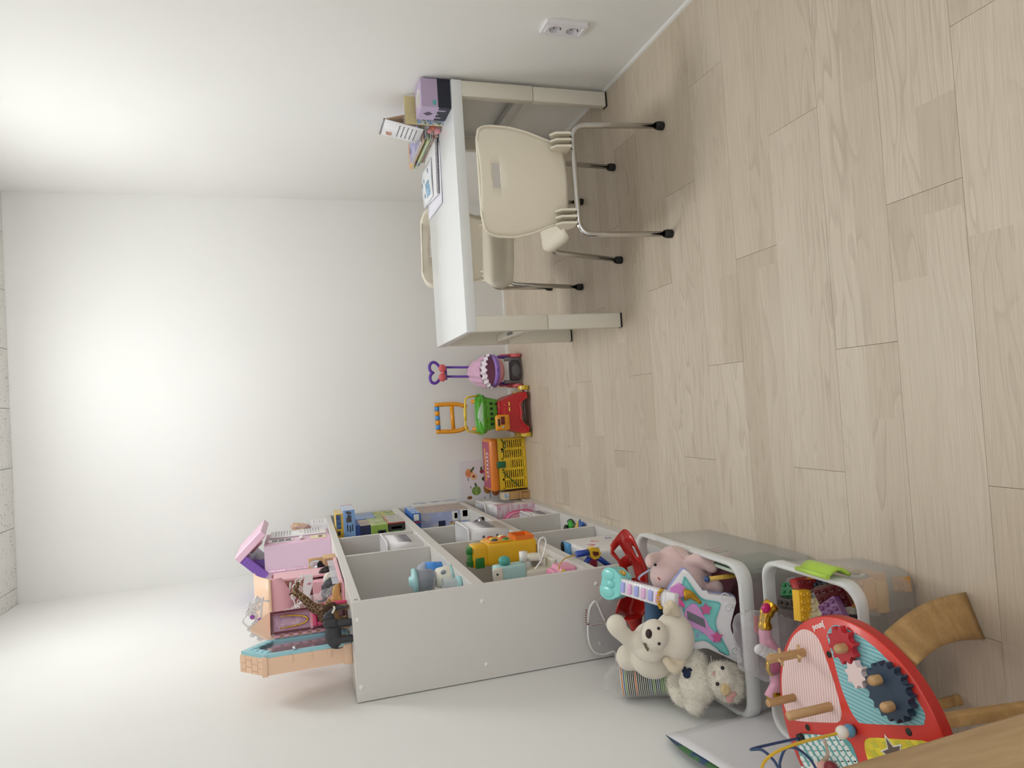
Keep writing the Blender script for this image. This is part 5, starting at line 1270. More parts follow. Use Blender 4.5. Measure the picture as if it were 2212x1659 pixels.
MB().box((-0.035, -0.05, 0.012), (0.030, 0.05, 0.032), 0.008, 3).build('car_body', mat('#b9b9bd', 0.25, 0.7), rb_)
MB().box((-0.025, -0.02, 0.030), (0.022, 0.03, 0.052), 0.008, 3).build('cabin', mat('#5a3a2a', 0.4), rb_)
for sx in (-0.03, 0.026):
    for sy in (-0.032, 0.032): MB().lathe([(0, -0.006), (0.013, -0.006), (0.013, 0.006), (0, 0.006)], 16, M=T(sx, sy, 0.013) @ RY(PI / 2), caps=False).build('wheel', BLK, rb_)
MB().ball((0.0, -0.045, 0.040), 0.012, 10, 8).build('headlamp', mat('#cfcfd2', 0.15, 0.8), rb_)

# white storage baskets
def basket(label, loc, wx, ly, hz, rows=2, dots='#8a2f3a', rz=0.0, tilt=0.0, group='white storage baskets'):
    b = thing('storage_basket', label, 'basket', loc, rz, group)
    t = 0.003; m_ = plastic('#ece9ea', 0.35)
    bm2 = bmesh.new()
    rings = []
    for (zz, k) in ((0.0, 0.90), (hz, 1.0)):
        rings.append([(x, y, zz) for x, y in rrect(wx * k, ly * k, 0.018, 4, -wx / 2, ly / 2)])
    mb = MB(); mb.rings(rings, True, False)
    inner = [[(x, y, zz) for x, y in rrect(wx * k - 2 * t, ly * k - 2 * t, 0.016, 4, -wx / 2, ly / 2)] for (zz, k) in ((hz, 1.0), (t, 0.90))]
    mb.rings(inner, False, True); mb.rings([rings[1], inner[0]], False, False)
    body = mb.build('basket_body', m_, b)
    MB().tube([(x, y, hz) for x, y in rrect(wx + 0.004, ly + 0.004, 0.019, 4, -wx / 2, ly / 2)], 0.0042, 8, closed=True).build('rim', m_, b)
    n = max(4, int(wx / 0.028))
    for r_ in range(rows):
        for i in range(n):
            x = -wx * (0.10 + 0.8 * (i + 0.5) / n); zz = hz * (0.30 + 0.34 * r_)
            k = 0.90 + 0.10 * zz / hz
            MB().lathe([(0.0, 0.0), (0.006, 0.0), (0.0065, -0.001)], 12, M=T(x, ly / 2 - ly * k / 2 - 0.0006, zz) @ RX(PI / 2), caps=False).build('hole', mat(dots, 0.6), body)
    m2 = max(4, int(ly / 0.03))
    for i in range(m2):
        y = ly * (0.12 + 0.76 * (i + 0.5) / m2)
        k = 0.95
        MB().box((-wx / 2 + wx * k / 2 - 0.001, y - 0.0045, hz * 0.30), (-wx / 2 + wx * k / 2 + 0.0022, y + 0.0045, hz * 0.72), 0.001, 1, M=T(0, 0, 0)).build('slot', mat('#8f8a90', 0.6), body)
    return b
b1 = basket('white holed storage basket with crayons in front, middle top compartment', (-0.540, 2.96, 0.7795), 0.26, 0.24, 0.155)
MB().sheet(lambda u, v: Vector((-0.19 + 0.10 * u, 0.03 + 0.06 * v, 0.150 + 0.060 * math.sin(PI * u) * (1 - 0.4 * v) + 0.01 * math.sin(9 * v))), 10, 8, 0.002).build('purple_cloth', mat('#9a4a8a', 0.8), b1)
MB().box((-0.245, 0.014, 0.006), (-0.015, 0.226, 0.11), 0.01).build('basket_contents', collage(['#a04050', '#7a3a5a', '#c98a90', '#5a3040'], 30, seed=20), b1)
CR = 'wax crayons in front of the basket'
for k, (c, nm) in enumerate((('#2f8a4a', 'green'), ('#e0b83a', 'yellow'), ('#c84a3a', 'red'), ('#3a5ab0', 'blue'), ('#dcc6a0', 'beige'))):
    cy = thing('crayon', nm + ' wax crayon lying before the white basket in the top middle compartment', 'crayon', (-0.560 - 0.002 * k, 2.862 + 0.017 * k, 0.7795 + 0.0066), 0.2 + 0.1 * k, CR)
    MB().tube([(-0.085, 0, 0), (-0.012, 0, 0)], 0.0065, 10).build('wrapper', mat(c, 0.6), cy)
    MB().tube([(-0.012, 0, 0), (0, 0, 0)], [0.0055, 0.0015], 10).build('tip', mat(c, 0.4), cy)
b2 = basket('white holed storage basket in the middle compartment of the middle row', (-0.520, 2.95, 0.4025), 0.27, 0.25, 0.185, 2, '#6f6c72')
MB().box((-0.24, 0.02, 0.006), (-0.03, 0.23, 0.09), 0.01).build('basket_contents', mat('#6f6a70', 0.7), b2)
# bottom row, far compartment
z0 = 0.0525
b3 = basket('white holed storage basket standing at the back of the bottom far compartment', (-0.533, 3.72, z0), 0.25, 0.20, 0.255, 2, '#8a8a90')
MB().box((-0.20, 0.03, 0.02), (-0.05, 0.05, 0.25), 0.002).build('folded_book', collage(['#c9a882', '#3a6a8a', '#8a6a4a'], 40, seed=22), b3)
carton('pink_striped_box', 'white and pink striped box between basket and oval case', -0.535, 3.63, z0, 0.22, 0.080, 0.215, collage(['#e9dfe4', '#e0b8cc', '#f0eaee'], 14, seed=23, stretch=(1, 1, 4)), collage(['#f0ecee', '#d8a8c0', '#e9e0e6'], 20, seed=24), mat('#e9e4e8', 0.5))
ov = thing('oval_case', 'pink oval zip case with dark figures printed on it', 'zip case', (-0.640, 3.535, z0 + 0.007), 0.0)
mb = MB(); mb.prism(rrect(0.17, 0.21, 0.080, 8), -0.024, 0.024, M=T(0, 0, 0.105) @ RX(PI / 2), bevel=0.006); mb.build('case_body', mat('#e08aa6', 0.6), ov)
MB().prism(rrect(0.145, 0.185, 0.070, 8), 0.0235, 0.0248, M=T(0, 0, 0.105) @ RX(PI / 2)).build('front_panel', mat('#edb0bd', 0.5), ov)
MB().tube([(x, 0, 0.105 + z) for x, z in rrect(0.174, 0.214, 0.082, 8)], 0.004, 8, closed=True).build('zip_edge', mat('#d05f86', 0.5), ov)
for (x, zz, c) in ((0.035, 0.15, '#3a4a6a'), (-0.005, 0.13, '#2a2a30'), (0.04, 0.09, '#7a3040')): MB().ball((x, -0.0245, zz), (0.012, 0.002, 0.014), 10, 8).build('figure_print', mat(c, 0.5), ov)
b4 = basket('white storage basket tipped on its side at the front of the bottom far compartment', (-0.548, 3.30, z0), 0.20, 0.17, 0.135, 1, '#9a9aa0')
MB().box((-0.18, 0.012, 0.004), (-0.02, 0.155, 0.10), 0.008).build('basket_contents', collage(['#3a3a44', '#d8d8de', '#8a8a98'], 40, seed=26), b4)
mb = MB()
for s in (-1, 1): mb.ball((-0.055 + s * 0.018, 0.03, 0.135), (0.018, 0.010, 0.012), 10, 8)
mb.ball((-0.055, 0.03, 0.135), 0.007, 8, 6); mb.build('ribbon_bow', mat('#d07ab8', 0.5), b4)
# bottom row, middle compartment: little vehicles
tc_ = thing('toy_race_car', 'green and black toy race car in the bottom middle compartment', 'toy car', (-0.600, 3.08, z0), 0.9)
MB().box((-0.022, -0.050, 0.010), (0.022, 0.050, 0.030), 0.008, 3).build('car_body', plastic('#3fa83a'), tc_)
MB().box((-0.018, -0.026, 0.028), (0.018, 0.022, 0.048), 0.008, 3).build('cabin', plastic('#16181a'), tc_)
MB().box((-0.025, 0.036, 0.040), (0.025, 0.050, 0.045), 0.001).build('spoiler', plastic('#16181a'), tc_)
for sx in (-0.024, 0.024):
    for sy in (-0.030, 0.030): MB().lathe([(0, -0.006), (0.014, -0.006), (0.014, 0.006), (0, 0.006)], 16, M=T(sx, sy, 0.014) @ RY(PI / 2), caps=False).build('wheel', BLK, tc_)
for k, (x, y, c, nm) in enumerate(((-0.575, 2.985, '#e0c060', 'yellow'), (-0.560, 2.945, '#3a62b0', 'blue'), (-0.590, 2.930, '#e8d8a0', 'cream'))):
    sb_ = thing('toy_plane', nm + ' small toy plane lying in the bottom middle compartment', 'toy plane', (x, y, z0 + 0.004), 0.6 * k, 'small toy planes')
    MB().tube([(-0.030, 0, 0.010), (0.0, 0, 0.014), (0.030, 0, 0.010)], [0.004, 0.009, 0.004], 10).build('fuselage', plastic(c), sb_)
    MB().box((-0.008, -0.030, 0.012), (0.008, 0.030, 0.016), 0.0015).build('wing', plastic(c), sb_)
    MB().box((-0.030, -0.002, 0.012), (-0.020, 0.002, 0.028), 0.001).build('tail_fin', plastic('#c84a3a'), sb_)
    MB().box((-0.012, -0.01, -0.004), (0.012, 0.01, 0.006), 0.001).build('skid', plastic(c), sb_)

# --- near top compartment: toy blender, blue cup, whale, pale cup
z0 = 0.7795
MINT, CRM = plastic('#a9d6d8', 0.4), plastic('#ebe6d6', 0.4)
bp_ = ZS and at(680 + 940 * 0.28931, 1060 + 660 * 0.28931, 'Y', 2.40)
bld = thing('toy_blender', 'white and mint toy blender with clear jug in the near top compartment', 'toy blender', (bp_.x, 2.42, z0), -0.3)
MB().lathe([(0.0, 0.0), (0.036, 0.0), (0.040, 0.006), (0.034, 0.050), (0.028, 0.058), (0.0, 0.060)], 28, caps=False).build('motor_base', CRM, bld)
MB().lathe([(0.030, -0.003), (0.041, -0.003), (0.0415, 0.004), (0.036, 0.008)], 28, M=T(0, 0, 0.003), caps=False).build('base_ring', MINT, bld)
MB().ball((0.030, -0.020, 0.034), (0.010, 0.006, 0.010), 12, 8).build('dial', plastic('#8f98a0'), bld)
MB().lathe([(0.026, 0.060), (0.034, 0.070), (0.040, 0.125), (0.038, 0.125), (0.032, 0.071), (0.0, 0.064)], 28, caps=False).build('jug', film('#b9bcc6', 0.35), bld)
MB().box((-0.012, -0.012, 0.066), (0.012, 0.012, 0.090), 0.005).build('blade_block', mat('#6f7280', 0.4), bld)
ld = MB(); ld.lathe([(0.0, 0.150), (0.016, 0.149), (0.020, 0.140), (0.043, 0.137), (0.044, 0.125), (0.0, 0.124)], 28, caps=False)
ld.build('lid', MINT, bld)
MB().tube(smooth_path([(-0.036, 0.012, 0.118), (-0.062, 0.018, 0.112), (-0.060, 0.018, 0.085), (-0.034, 0.010, 0.078)], 5), 0.005, 8).build('jug_handle', MINT, bld)
bc_ = thing('toy_cup_blue', 'bright blue toy cup with clear lid behind the toy blender', 'toy cup', (-0.590, 2.600, z0))
MB().lathe([(0.0, 0.0), (0.026, 0.0), (0.032, 0.060), (0.029, 0.060), (0.024, 0.004), (0.0, 0.003)], 24, caps=False).build('cup', plastic('#3f8fe0'), bc_)
MB().lathe([(0.033, 0.060), (0.033, 0.068), (0.020, 0.090), (0.0, 0.096)], 24, caps=False).build('dome_lid', film('#c9d2e0', 0.35), bc_)
wh_ = thing('toy_whale', 'mint toy whale squirter beside the toy blender', 'toy whale', (-0.640, 2.300, z0 + 0.001), 0.3)
blob('body', [('e', (0, 0, 0.045), (0.050, 0.036, 0.044)), ('e', (-0.045, 0, 0.055), (0.022, 0.014, 0.016)), ('e', (-0.066, 0.012, 0.068), (0.012, 0.012, 0.006)), ('e', (-0.066, -0.012, 0.068), (0.012, 0.012, 0.006))], MINT, wh_, 0.004, 6)
for s in (-1, 1): MB().ball((0.036, s * 0.022, 0.060), 0.004, 8, 6).build('eye', BLK, wh_)
pc_ = thing('toy_cup_pale', 'pale clear toy cup with mint base in front of the toy blender', 'toy cup', (-0.575, 2.275, z0))
MB().lathe([(0.0, 0.0), (0.026, 0.0), (0.028, 0.012), (0.024, 0.014), (0.0, 0.014)], 24, caps=False).build('base', MINT, pc_)
MB().lathe([(0.022, 0.014), (0.028, 0.060), (0.026, 0.060), (0.020, 0.016)], 24, caps=False).build('clear_wall', film('#dfe6e8', 0.30), pc_)

# --- near middle compartment: yellow bus, sewing machine, phone, rings
z0 = 0.4025
bu = thing('toy_bus', 'yellow toy bus standing on its rear end in the near middle compartment', 'toy bus', (-0.560, 2.640, z0))
YB2 = plastic('#f0b822', 0.3)
MB().box((-0.045, -0.055, 0.0), (0.042, 0.060, 0.205), 0.014, 4).build('bus_body', YB2, bu)
MB().box((-0.045, -0.055, 0.196), (0.042, 0.010, 0.262), 0.014, 4).build('hood', YB2, bu)
MB().box((-0.036, 0.000, 0.200), (0.036, 0.052, 0.248), 0.004).build('windscreen', film('#e6e0c8', 0.22), bu)
MB().box((-0.030, 0.004, 0.200), (0.030, 0.046, 0.222), 0.004).build('driver_figures', collage(['#8a3a2a', '#c98a5a', '#4a2a24'], 70, seed=31), bu)
MB().box((-0.040, -0.050, 0.258), (0.036, 0.004, 0.268), 0.003).build('green_grille', plastic('#3a8a3a'), bu)
for k in range(2): MB().box((-0.034 + 0.045 * k, -0.056, 0.258), (-0.012 + 0.045 * k, -0.040, 0.282), 0.003).build('bumper_tooth', plastic('#2f7a34'), bu)
MB().box((-0.0455, -0.058, 0.215), (-0.006, -0.054, 0.250), 0.002).build('headlamp_panel', plastic('#2f7a34'), bu)
of = frame_prism([(-0.048, 0.010), (0.052, 0.010), (0.052, 0.085), (-0.048, 0.085)], [(-0.040, 0.018), (0.044, 0.018), (0.044, 0.077), (-0.040, 0.077)], 0.040, 0.056, MYZ).build('orange_tray', plastic('#f07a2a'), bu)
MB().box((0.0405, -0.042, 0.016), (0.0425, 0.046, 0.079)).build('tray_floor', plastic('#d8601a'), of)
MB().box((0.041, -0.048, 0.095), (0.047, 0.052, 0.190), 0.003).build('button_panel', plastic('#f2a63a'), bu)
for k, c in enumerate(('#3a8a3a', '#d8402a', '#f4e4b0', '#4a4a44', '#e8c83a', '#c83a2a')): MB().ball((0.048, -0.032 + 0.032 * (k % 3), 0.120 + 0.045 * (k // 3)), (0.007, 0.012, 0.014), 10, 8).build('button', plastic(c), bu)
for zz in (0.045, 0.160):
    MB().lathe([(0, -0.005), (0.022, -0.005), (0.022, 0.005), (0, 0.005)], 18, M=T(-0.046, 0.0, zz) @ RY(PI / 2), caps=False).build('wheel', BLK, bu)
sm_ = thing('toy_sewing_machine', 'mint and cream toy sewing machine in front of the yellow bus', 'toy sewing machine', (-0.562, 2.385, z0))
SEA = plastic('#b4dcd8', 0.4)
MB().box((-0.085, 0.0, 0.0), (0.0, 0.070, 0.018), 0.005).build('base_plate', CRM, sm_)
MB().box((-0.080, 0.006, 0.110), (-0.002, 0.064, 0.226), 0.010, 3).build('arm', SEA, sm_)
MB().box((-0.080, 0.006, 0.018), (-0.030, 0.064, 0.112), 0.006).build('pillar', CRM, sm_)
MB().box((-0.078, -0.002, 0.200), (-0.004, 0.010, 0.238), 0.006).build('face_plate', CRM, sm_)
for k in range(2): MB().ball((-0.055 + 0.03 * k, -0.003, 0.222), 0.004, 8, 6).build('screw', BLK, sm_)
MB().lathe([(0.0, 0.0), (0.018, 0.0), (0.022, 0.008), (0.020, 0.022), (0.010, 0.028), (0.0, 0.029)], 20, M=T(0.0, 0.030, 0.185) @ RY(PI / 2), caps=False).build('teal_dial', mat('#5fc0b4', 0.15, trans=0.3), sm_)
MB().lathe([(0.0, 0.0), (0.040, 0.0), (0.042, 0.010), (0.034, 0.016), (0.0, 0.018)], 26, M=T(-0.005, 0.075, 0.060) @ RY(PI / 2), caps=False).build('hand_wheel', CRM, sm_)
MB().lathe([(0.0, 0.0), (0.015, 0.0), (0.015, 0.034), (0.0, 0.034)], 18, M=T(0.0, 0.040, 0.110) @ RX(-0.2) @ RY(PI / 2), caps=False).build('thread_spool', plastic('#f2efe8'), sm_)
ph = thing('toy_phone', 'pink toy phone with looped white cord in the near middle compartment', 'toy phone', (-0.590, 2.235, z0))
blob('phone_body', [('b', (-0.050, -0.040, 0.0), (0.040, 0.050, 0.055)), ('b', (-0.035, -0.030, 0.05), (0.030, 0.040, 0.078))], plastic('#f0a0be', 0.35), ph, 0.004, 8)
MB().box((-0.030, -0.026, 0.074), (0.026, 0.034, 0.082), 0.006, 3).build('pink_cover', plastic('#ea8aae'), ph)
MB().lathe([(0.0, 0.0), (0.014, 0.002), (0.015, 0.050), (0.012, 0.060), (0.0, 0.062)], 16, M=T(-0.058, -0.044, 0.045) @ RX(0.3), caps=False).build('handset', plastic('#d83a78'), ph)
lp = [at(680 + x * 0.28931, 1060 + y * 0.28931, 'Y', 2.24) - Vector((-0.590, 2.235, z0)) for x, y in ((1640, 590), (1690, 520), (1722, 420), (1722, 365), (1700, 350), (1675, 375), (1670, 450), (1690, 540))]
MB().tube(smooth_path(lp, 6), 0.0026, 8).build('white_cord', plastic('#f0eeea'), ph)
MB().ball((0.030, -0.038, 0.045), (0.008, 0.005, 0.008), 10, 8).build('yellow_button', plastic('#f0c83a'), ph)
for k, c in enumerate(('#f4f0e8', '#f0d860', '#f4f0e8')): MB().ball((-0.020 + 0.018 * k, -0.041, 0.040), (0.006, 0.003, 0.006), 10, 8).build('key', plastic(c), ph)
yl_ = [at(680 + x * 0.28931, 1060 + y * 0.28931, 'X', -0.535) for x, y in ((1822, 590), (1830, 550), (1870, 505), (1945, 480))]
rr_ = thing('toy_ring', 'cream yellow toy ring behind the sewing machine', 'toy ring', (-0.690, 2.44, z0 + 0.105))
rr_.location = (-0.640, 2.500, z0)
MB().lathe([(0.020, 0.0), (0.032, 0.0), (0.034, 0.012), (0.032, 0.105), (0.020, 0.105), (0.018, 0.012), (0.020, 0.0)], 24, caps=False).build('ring', plastic('#e2c48a', 0.45), rr_)
rd_ = thing('toy_block_red', 'red toy block lying at the back of the near middle compartment', 'toy block', (-0.700, 2.480, z0))
MB().box((-0.040, -0.030, 0.0), (0.030, 0.060, 0.110), 0.006).build('block', plastic('#a8332c'), rd_)
for s in (-0.02, 0.02): MB().lathe([(0.010, 0.110), (0.010, 0.118), (0.0, 0.118)], 14, M=T(s, 0, 0), caps=False).build('stud', plastic('#a8332c'), rd_)

# --- near bottom compartment: sticker box, doctor toy
z0 = 0.0525
sk = thing('sticker_box', 'white toy chest covered with stickers in the near bottom compartment', 'toy chest', (-0.548, 2.36, z0))
MB().box((-0.22, 0.0, 0.0), (0.0, 0.27, 0.225), 0.012, 3).build('chest', plastic('#e9e6e6', 0.35), sk)
MB().box((-0.20, 0.19, 0.222), (0.0, 0.265, 0.242), 0.008, 3).build('blue_lid_edge', plastic('#5fa8e0'), sk)
MB().ball((-0.02, 0.235, 0.242), (0.022, 0.018, 0.006), 14, 8).build('black_ring', BLK, sk)
MB().box((-0.22, -0.004, 0.200), (0.002, 0.016, 0.228), 0.006).build('red_handle', plastic('#a8304a'), sk)
for (y, zz, a, b, c) in ((0.05, 0.19, 0.024, 0.020, '#6a5048'), (0.12, 0.17, 0.016, 0.014, '#c94a5a'), (0.18, 0.13, 0.018, 0.016, '#d88aa0'), (0.06, 0.09, 0.020, 0.018, '#7a5aa0'), (0.13, 0.06, 0.024, 0.016, '#7fc0c8'), (0.20, 0.06, 0.014, 0.014, '#5a8ac0')):
    MB().prism([(a * math.cos(2 * PI * k / 14) * (1 + .15 * (k % 2)), b * math.sin(2 * PI * k / 14) * (1 + .15 * (k % 2))) for k in range(14)], 0, 0.0007, M=Matrix(((0, 0, 1, 0.0), (1, 0, 0, y), (0, 1, 0, zz), (0, 0, 0, 1)))).build('sticker', collage([c, '#e6d0c8', c], 60, seed=y * 50), sk)
Z5b = zoomer(1000, 1050, 1420, 2212)
sp0 = Z5b(1490, 760, 'Y', 2.26)
dt = thing('toy_stethoscope', 'blue and yellow toy stethoscope hanging over the white sticker chest', 'toy stethoscope', (sp0.x, 2.27, 0.0525))
def dq(px, py, Y=2.27): return Z5b(px, py, 'Y', Y) - Vector((sp0.x, 2.27, 0.0525))
BLU = plastic('#2a4aa8')
mb = MB(); mb.prism([(dq(x, y).x, dq(x, y).z) for x, y in ((1420, 710), (1470, 690), (1530, 705), (1558, 760), (1530, 815), (1480, 830), (1440, 800))], -0.012, 0.012, M=MXZ, bevel=0.004); mb.build('yellow_head', plastic('#f0c030'), dt)
mb = MB(); mb.prism([(dq(x, y).x, dq(x, y).z) for x, y in ((1460, 735), (1520, 740), (1530, 770), (1490, 792), (1460, 765))], -0.015, -0.011, M=MXZ); mb.build('brown_face', mat('#6a2f22', 0.35), dt)
MB().tube([dq(1432, 752), dq(1360, 765), dq(1290, 775)], 0.0115, 12).build('handle', BLU, dt)
MB().tube([dq(1440, 810), dq(1400, 870), dq(1380, 930)], 0.0095, 10).build('arm', BLU, dt)
MB().tube([dq(1530, 810), dq(1590, 850), dq(1680, 920)], 0.0095, 10).build('arm', BLU, dt)
MB().tube([dq(1380, 930), dq(1430, 1010, 2.23), Vector((dq(1430, 1010, 2.23).x, -0.04, 0.0))], 0.007, 10).build('tube', BLU, dt)
cab = [p_ - dt.location for p_ in yl_] + [dq(1290, 775)]
MB().tube(smooth_path(cab, 6), 0.0022, 8).build('yellow_cable', plastic('#e0b030'), dt)
cyb = thing('cyan_cloth', 'folded cyan cloth lying in front of the sticker chest', 'cloth', (-0.600, 2.175, z0))
blob('cloth', [('e', (0, 0, 0.06), (0.050, 0.040, 0.06)), ('e', (-0.04, 0.01, 0.10), (0.04, 0.035, 0.05)), ('e', (0.01, 0, 0.15), (0.035, 0.03, 0.05))], mat('#7cc4cc', 0.85, bump=0.3), cyb, 0.006, 6, disp=0.004, dscale=30)

# ================================================================ storage bins and soft toys by the left wall
ZD = zoomer(1220, 1120, 1640, 1584)
def at_plane(px, py, P0, n, zo=ZD):
    a, b = zo(px, py, 'Y', 1.0), zo(px, py, 'Y', 2.0)
    d = b - a; n = Vector(n); t = (Vector(P0) - a).dot(n) / d.dot(n)
    return a + d * t
def storage_bin(label, x0, x1, y0, y1, h, taper=0.93, rim_m=None, wall_a=0.10, ky=1.0, sy=0.0):
    b = thing('storage_bin', label, 'storage bin', ((x0 + x1) / 2, (y0 + y1) / 2, 0), group='clear plastic storage bins')
    w, d = x1 - x0, y1 - y0
    wm_ = film('#dcdcd8', wall_a, 0.25)
    def ring(k, z, ins=0.0):
        f = max(0.0, 1 - z / h)                       # 1 at the floor, 0 at the rim
        kk = k * (1 - (1 - ky) * f)
        return [(x, y + sy * f, z) for x, y in rrect(w * k - 2 * ins, d * kk - 2 * ins, 0.045, 6)]
    mb = MB(); mb.rings([ring(taper, 0.004), ring(taper + 0.01, 0.012), ring(0.985, h - 0.03)], True, False)
    mb.rings([ring(0.985, h - 0.03, 0.003), ring(taper + 0.01, 0.014, 0.003), ring(taper, 0.007, 0.003)], False, True)
    mb.build('bin_walls', wm_, b)
    rm = rim_m or film('#e9e9e6', 0.72, 0.3)
    mb = MB(); mb.rings([ring(0.985, h - 0.034), ring(1.0, h - 0.030), ring(1.0, h), ring(0.955, h + 0.002), ring(0.945, h - 0.006), ring(0.95, h - 0.03)], False, False)
    mb.build('rim', rm, b)
    return b
BX0, BX1, BY0, BY1, BH_ = -0.812, -0.428, 1.490, 2.045, 0.250
bin1 = storage_bin('large clear storage bin heaped with soft toys beside the shelf', BX0, BX1, BY0, BY1, BH_)
bin2 = storage_bin('clear storage bin of building bricks with a green latch', -0.795, -0.395, 1.115, 1.415, 0.245, 0.90, ky=0.70, sy=0.045)
lt_ = MB()
lt_.sheet(lambda u, v: Vector((0.200 + 0.016 * math.sin(PI * v) + 0.004, -0.085 + 0.085 * u, 0.262 - 0.060 * v)), 4, 8, 0.006)
lk = lt_.build('latch', plastic('#b4d850', 0.35), bin2)
MB().tube([(0.208, -0.088, 0.262), (0.208, 0.004, 0.262)], 0.0055, 8).build('latch_lip', plastic('#b4d850', 0.35), lk)
MB().box((0.020, 0.150, 0.240), (0.028, 0.178, 0.258), 0.003).build('red_clip', plastic('#b03a2a'), bin2)
MB().box((0.020, 0.166, 0.250), (0.062, 0.176, 0.259), 0.003).build('red_handle', plastic('#b03a2a'), bin2)

# --- building bricks in the second bin
def brick(col, label, loc, rot, nx, ny, hgt=0.0192, pitch=0.016, stud_h=0.0045, name='building_brick'):
    t = thing(name, label, 'building brick', group='building bricks in the bin')
    t.matrix_world = T(*loc) @ Euler(rot).to_matrix().to_4x4()
    w, d = nx * pitch, ny * pitch
    m_ = plastic(col, 0.25)
    MB().box((-w / 2, -d / 2, 0), (w / 2, d / 2, hgt), 0.001, 1).build('brick_body', m_, t)
    for i in range(nx):
        for j in range(ny):
            MB().lathe([(0.0047, 0), (0.0047, stud_h), (0.0032, stud_h), (0.0032, stud_h - 0.002), (0.0, stud_h - 0.002)], 14, M=T(-w / 2 + (i + .5) * pitch, -d / 2 + (j + .5) * pitch, hgt), caps=False).build('stud', m_, t)
    return t
Z4 = zoomer(1580, 1160, 2140, 1862)
yb_ = Z4(555, 510, 'Y', 1.255)
brick('#eab62a', 'tall yellow two by four building brick standing up at the bin front', (yb_.x, 1.285, yb_.z), (PI / 2, 0.10, 0.12), 4, 2, 0.022)
for k, (px, py, Y, rot, nx, ny, c, lab) in enumerate((
    (480, 390, 1.33, (0.3, 0.5, 0.4), 2, 3, '#1f6a3a', 'dark green building brick under the yellow one'), (600, 370, 1.30, (1.2, 0.2, 0.5), 1, 4, '#8a1f24', 'dark red upright building brick near the latch'),
    (700, 350, 1.26, (0.2, 0.4, 1.0), 2, 2, '#1c2a3a', 'navy building brick beside the red ones'), (740, 410, 1.22, (0.5, -0.3, 0.2), 2, 3, '#5a1a1c', 'maroon building brick on the right of the heap'),
    (640, 440, 1.27, (0.5, 0.3, 0.9), 1, 3, '#d9d9de', 'pale grey building brick across the heap'), (690, 520, 1.24, (0.3, 0.2, 0.4), 2, 4, '#cfc4a0', 'tan building brick at the front of the heap'),
    (440, 480, 1.36, (0.2, 0.6, 0.2), 2, 2, '#3a2a22', 'dark brown building brick at the back of the heap'), (760, 540, 1.20, (0.2, 0.1, 0.7), 2, 2, '#7a4a7a', 'purple building brick near the bin corner'))):
    p_ = Z4(px, py, 'Y', Y); p_.z = min(p_.z, 0.235)
    brick(c, lab, p_, rot, nx + (k % 2), ny + 1)
HEAP = (('#1f6a3a', 'green'), ('#c9302a', 'red'), ('#e8b42a', 'yellow'), ('#2a4a8a', 'blue'), ('#e9e6e0', 'white'), ('#3a2a24', 'brown'), ('#1a1a1e', 'black'), ('#e07a2a', 'orange'), ('#8a8f96', 'grey'))
rh = random.Random(11)
for k in range(18):
    c, nm = HEAP[k % 9]; xx = -0.74 + 0.29 * rh.random(); yy = 1.23 + 0.13 * rh.random(); zz = 0.13 + 0.035 * (k % 3) + 0.01 * rh.random()
    brick(c, '%s %s building brick in the heap in the bin' % (nm, 'square' if k % 2 else 'long'), (xx, yy, zz), (rh.uniform(-.6, .6), rh.uniform(-.6, .6), rh.uniform(0, 3)), 2, 2 if k % 2 else 4)
# lower bricks seen through the wall
for k, (x, y, z, rz, nx, ny, c, lab) in enumerate(((-0.455, 1.255, 0.100, 0.1, 2, 2, '#e09a2a', 'orange building brick with a face seen through the bin wall'), (-0.462, 1.310, 0.030, 0.1, 2, 4, '#d8922a', 'amber building brick low against the bin wall'), (-0.470, 1.262, 0.064, 0.1, 2, 2, '#e0a83a', 'yellow building brick at the bin bottom corner'), (-0.455, 1.335, 0.075, 0.1, 2, 3, '#c9a05a', 'ochre building brick low by the far wall of the bin'), (-0.62, 1.29, 0.012, 0.3, 2, 4, '#2a3f5a', 'blue building brick at the bottom of the bin'), (-0.60, 1.31, 0.050, 0.2, 3, 4, '#4a3a2a', 'brown building plate in the middle of the bin'), (-0.69, 1.30, 0.055, 0.1, 3, 4, '#6a1f22', 'wine red building plate in the middle of the bin'), (-0.56, 1.26, 0.090, 0.2, 3, 3, '#2a2a30', 'black building plate under the bricks'), (-0.60, 1.31, 0.105, 0.3, 3, 3, '#3a5a3a', 'moss green building plate under the bricks'))):
    bq = brick(c, lab, (x, y, z), (0.03 * k, 0.02 * k, rz), nx * 2, ny * 2 - (2 if ny > 3 else 0), 0.030)
    if k == 0:
        for s, r_, m_ in ((0, 0.026, plastic('#8a8a8a')), (1, 0.018, plastic('#e9e6dc')), (2, 0.009, BLK)): MB().lathe([(0, 0), (r_, 0), (r_, 0.003)], 20, M=T(0.033 + 0.002 * s, 0, 0.017) @ RY(PI / 2), caps=False).build('printed_eye', m_, bq)
for k, (x, y, z, rz, nx, ny, c, lab) in enumerate(((-0.446, 1.230, 0.012, 0.2, 2, 2, '#c98a2a', 'amber square'), (-0.446, 1.300, 0.108, 0.5, 2, 3, '#7a3026', 'maroon'), (-0.450, 1.360, 0.120, 0.2, 2, 3, '#d89a3a', 'honey yellow'), (-0.455, 1.345, 0.150, 1.2, 2, 3, '#e0a02a', 'golden'), (-0.520, 1.24, 0.03, 0.4, 2, 4, '#5a2a22', 'dark brown'))):
    brick(c, lab + ' building brick seen through the room side of the bin', (x, y, z), (0.2 * k, 0.1, rz), nx, ny)
rc_ = thing('red_tube_brick', 'red tube building piece behind the yellow brick', 'building brick', Z4(530, 460, 'Y', 1.31), group='building bricks in the bin')
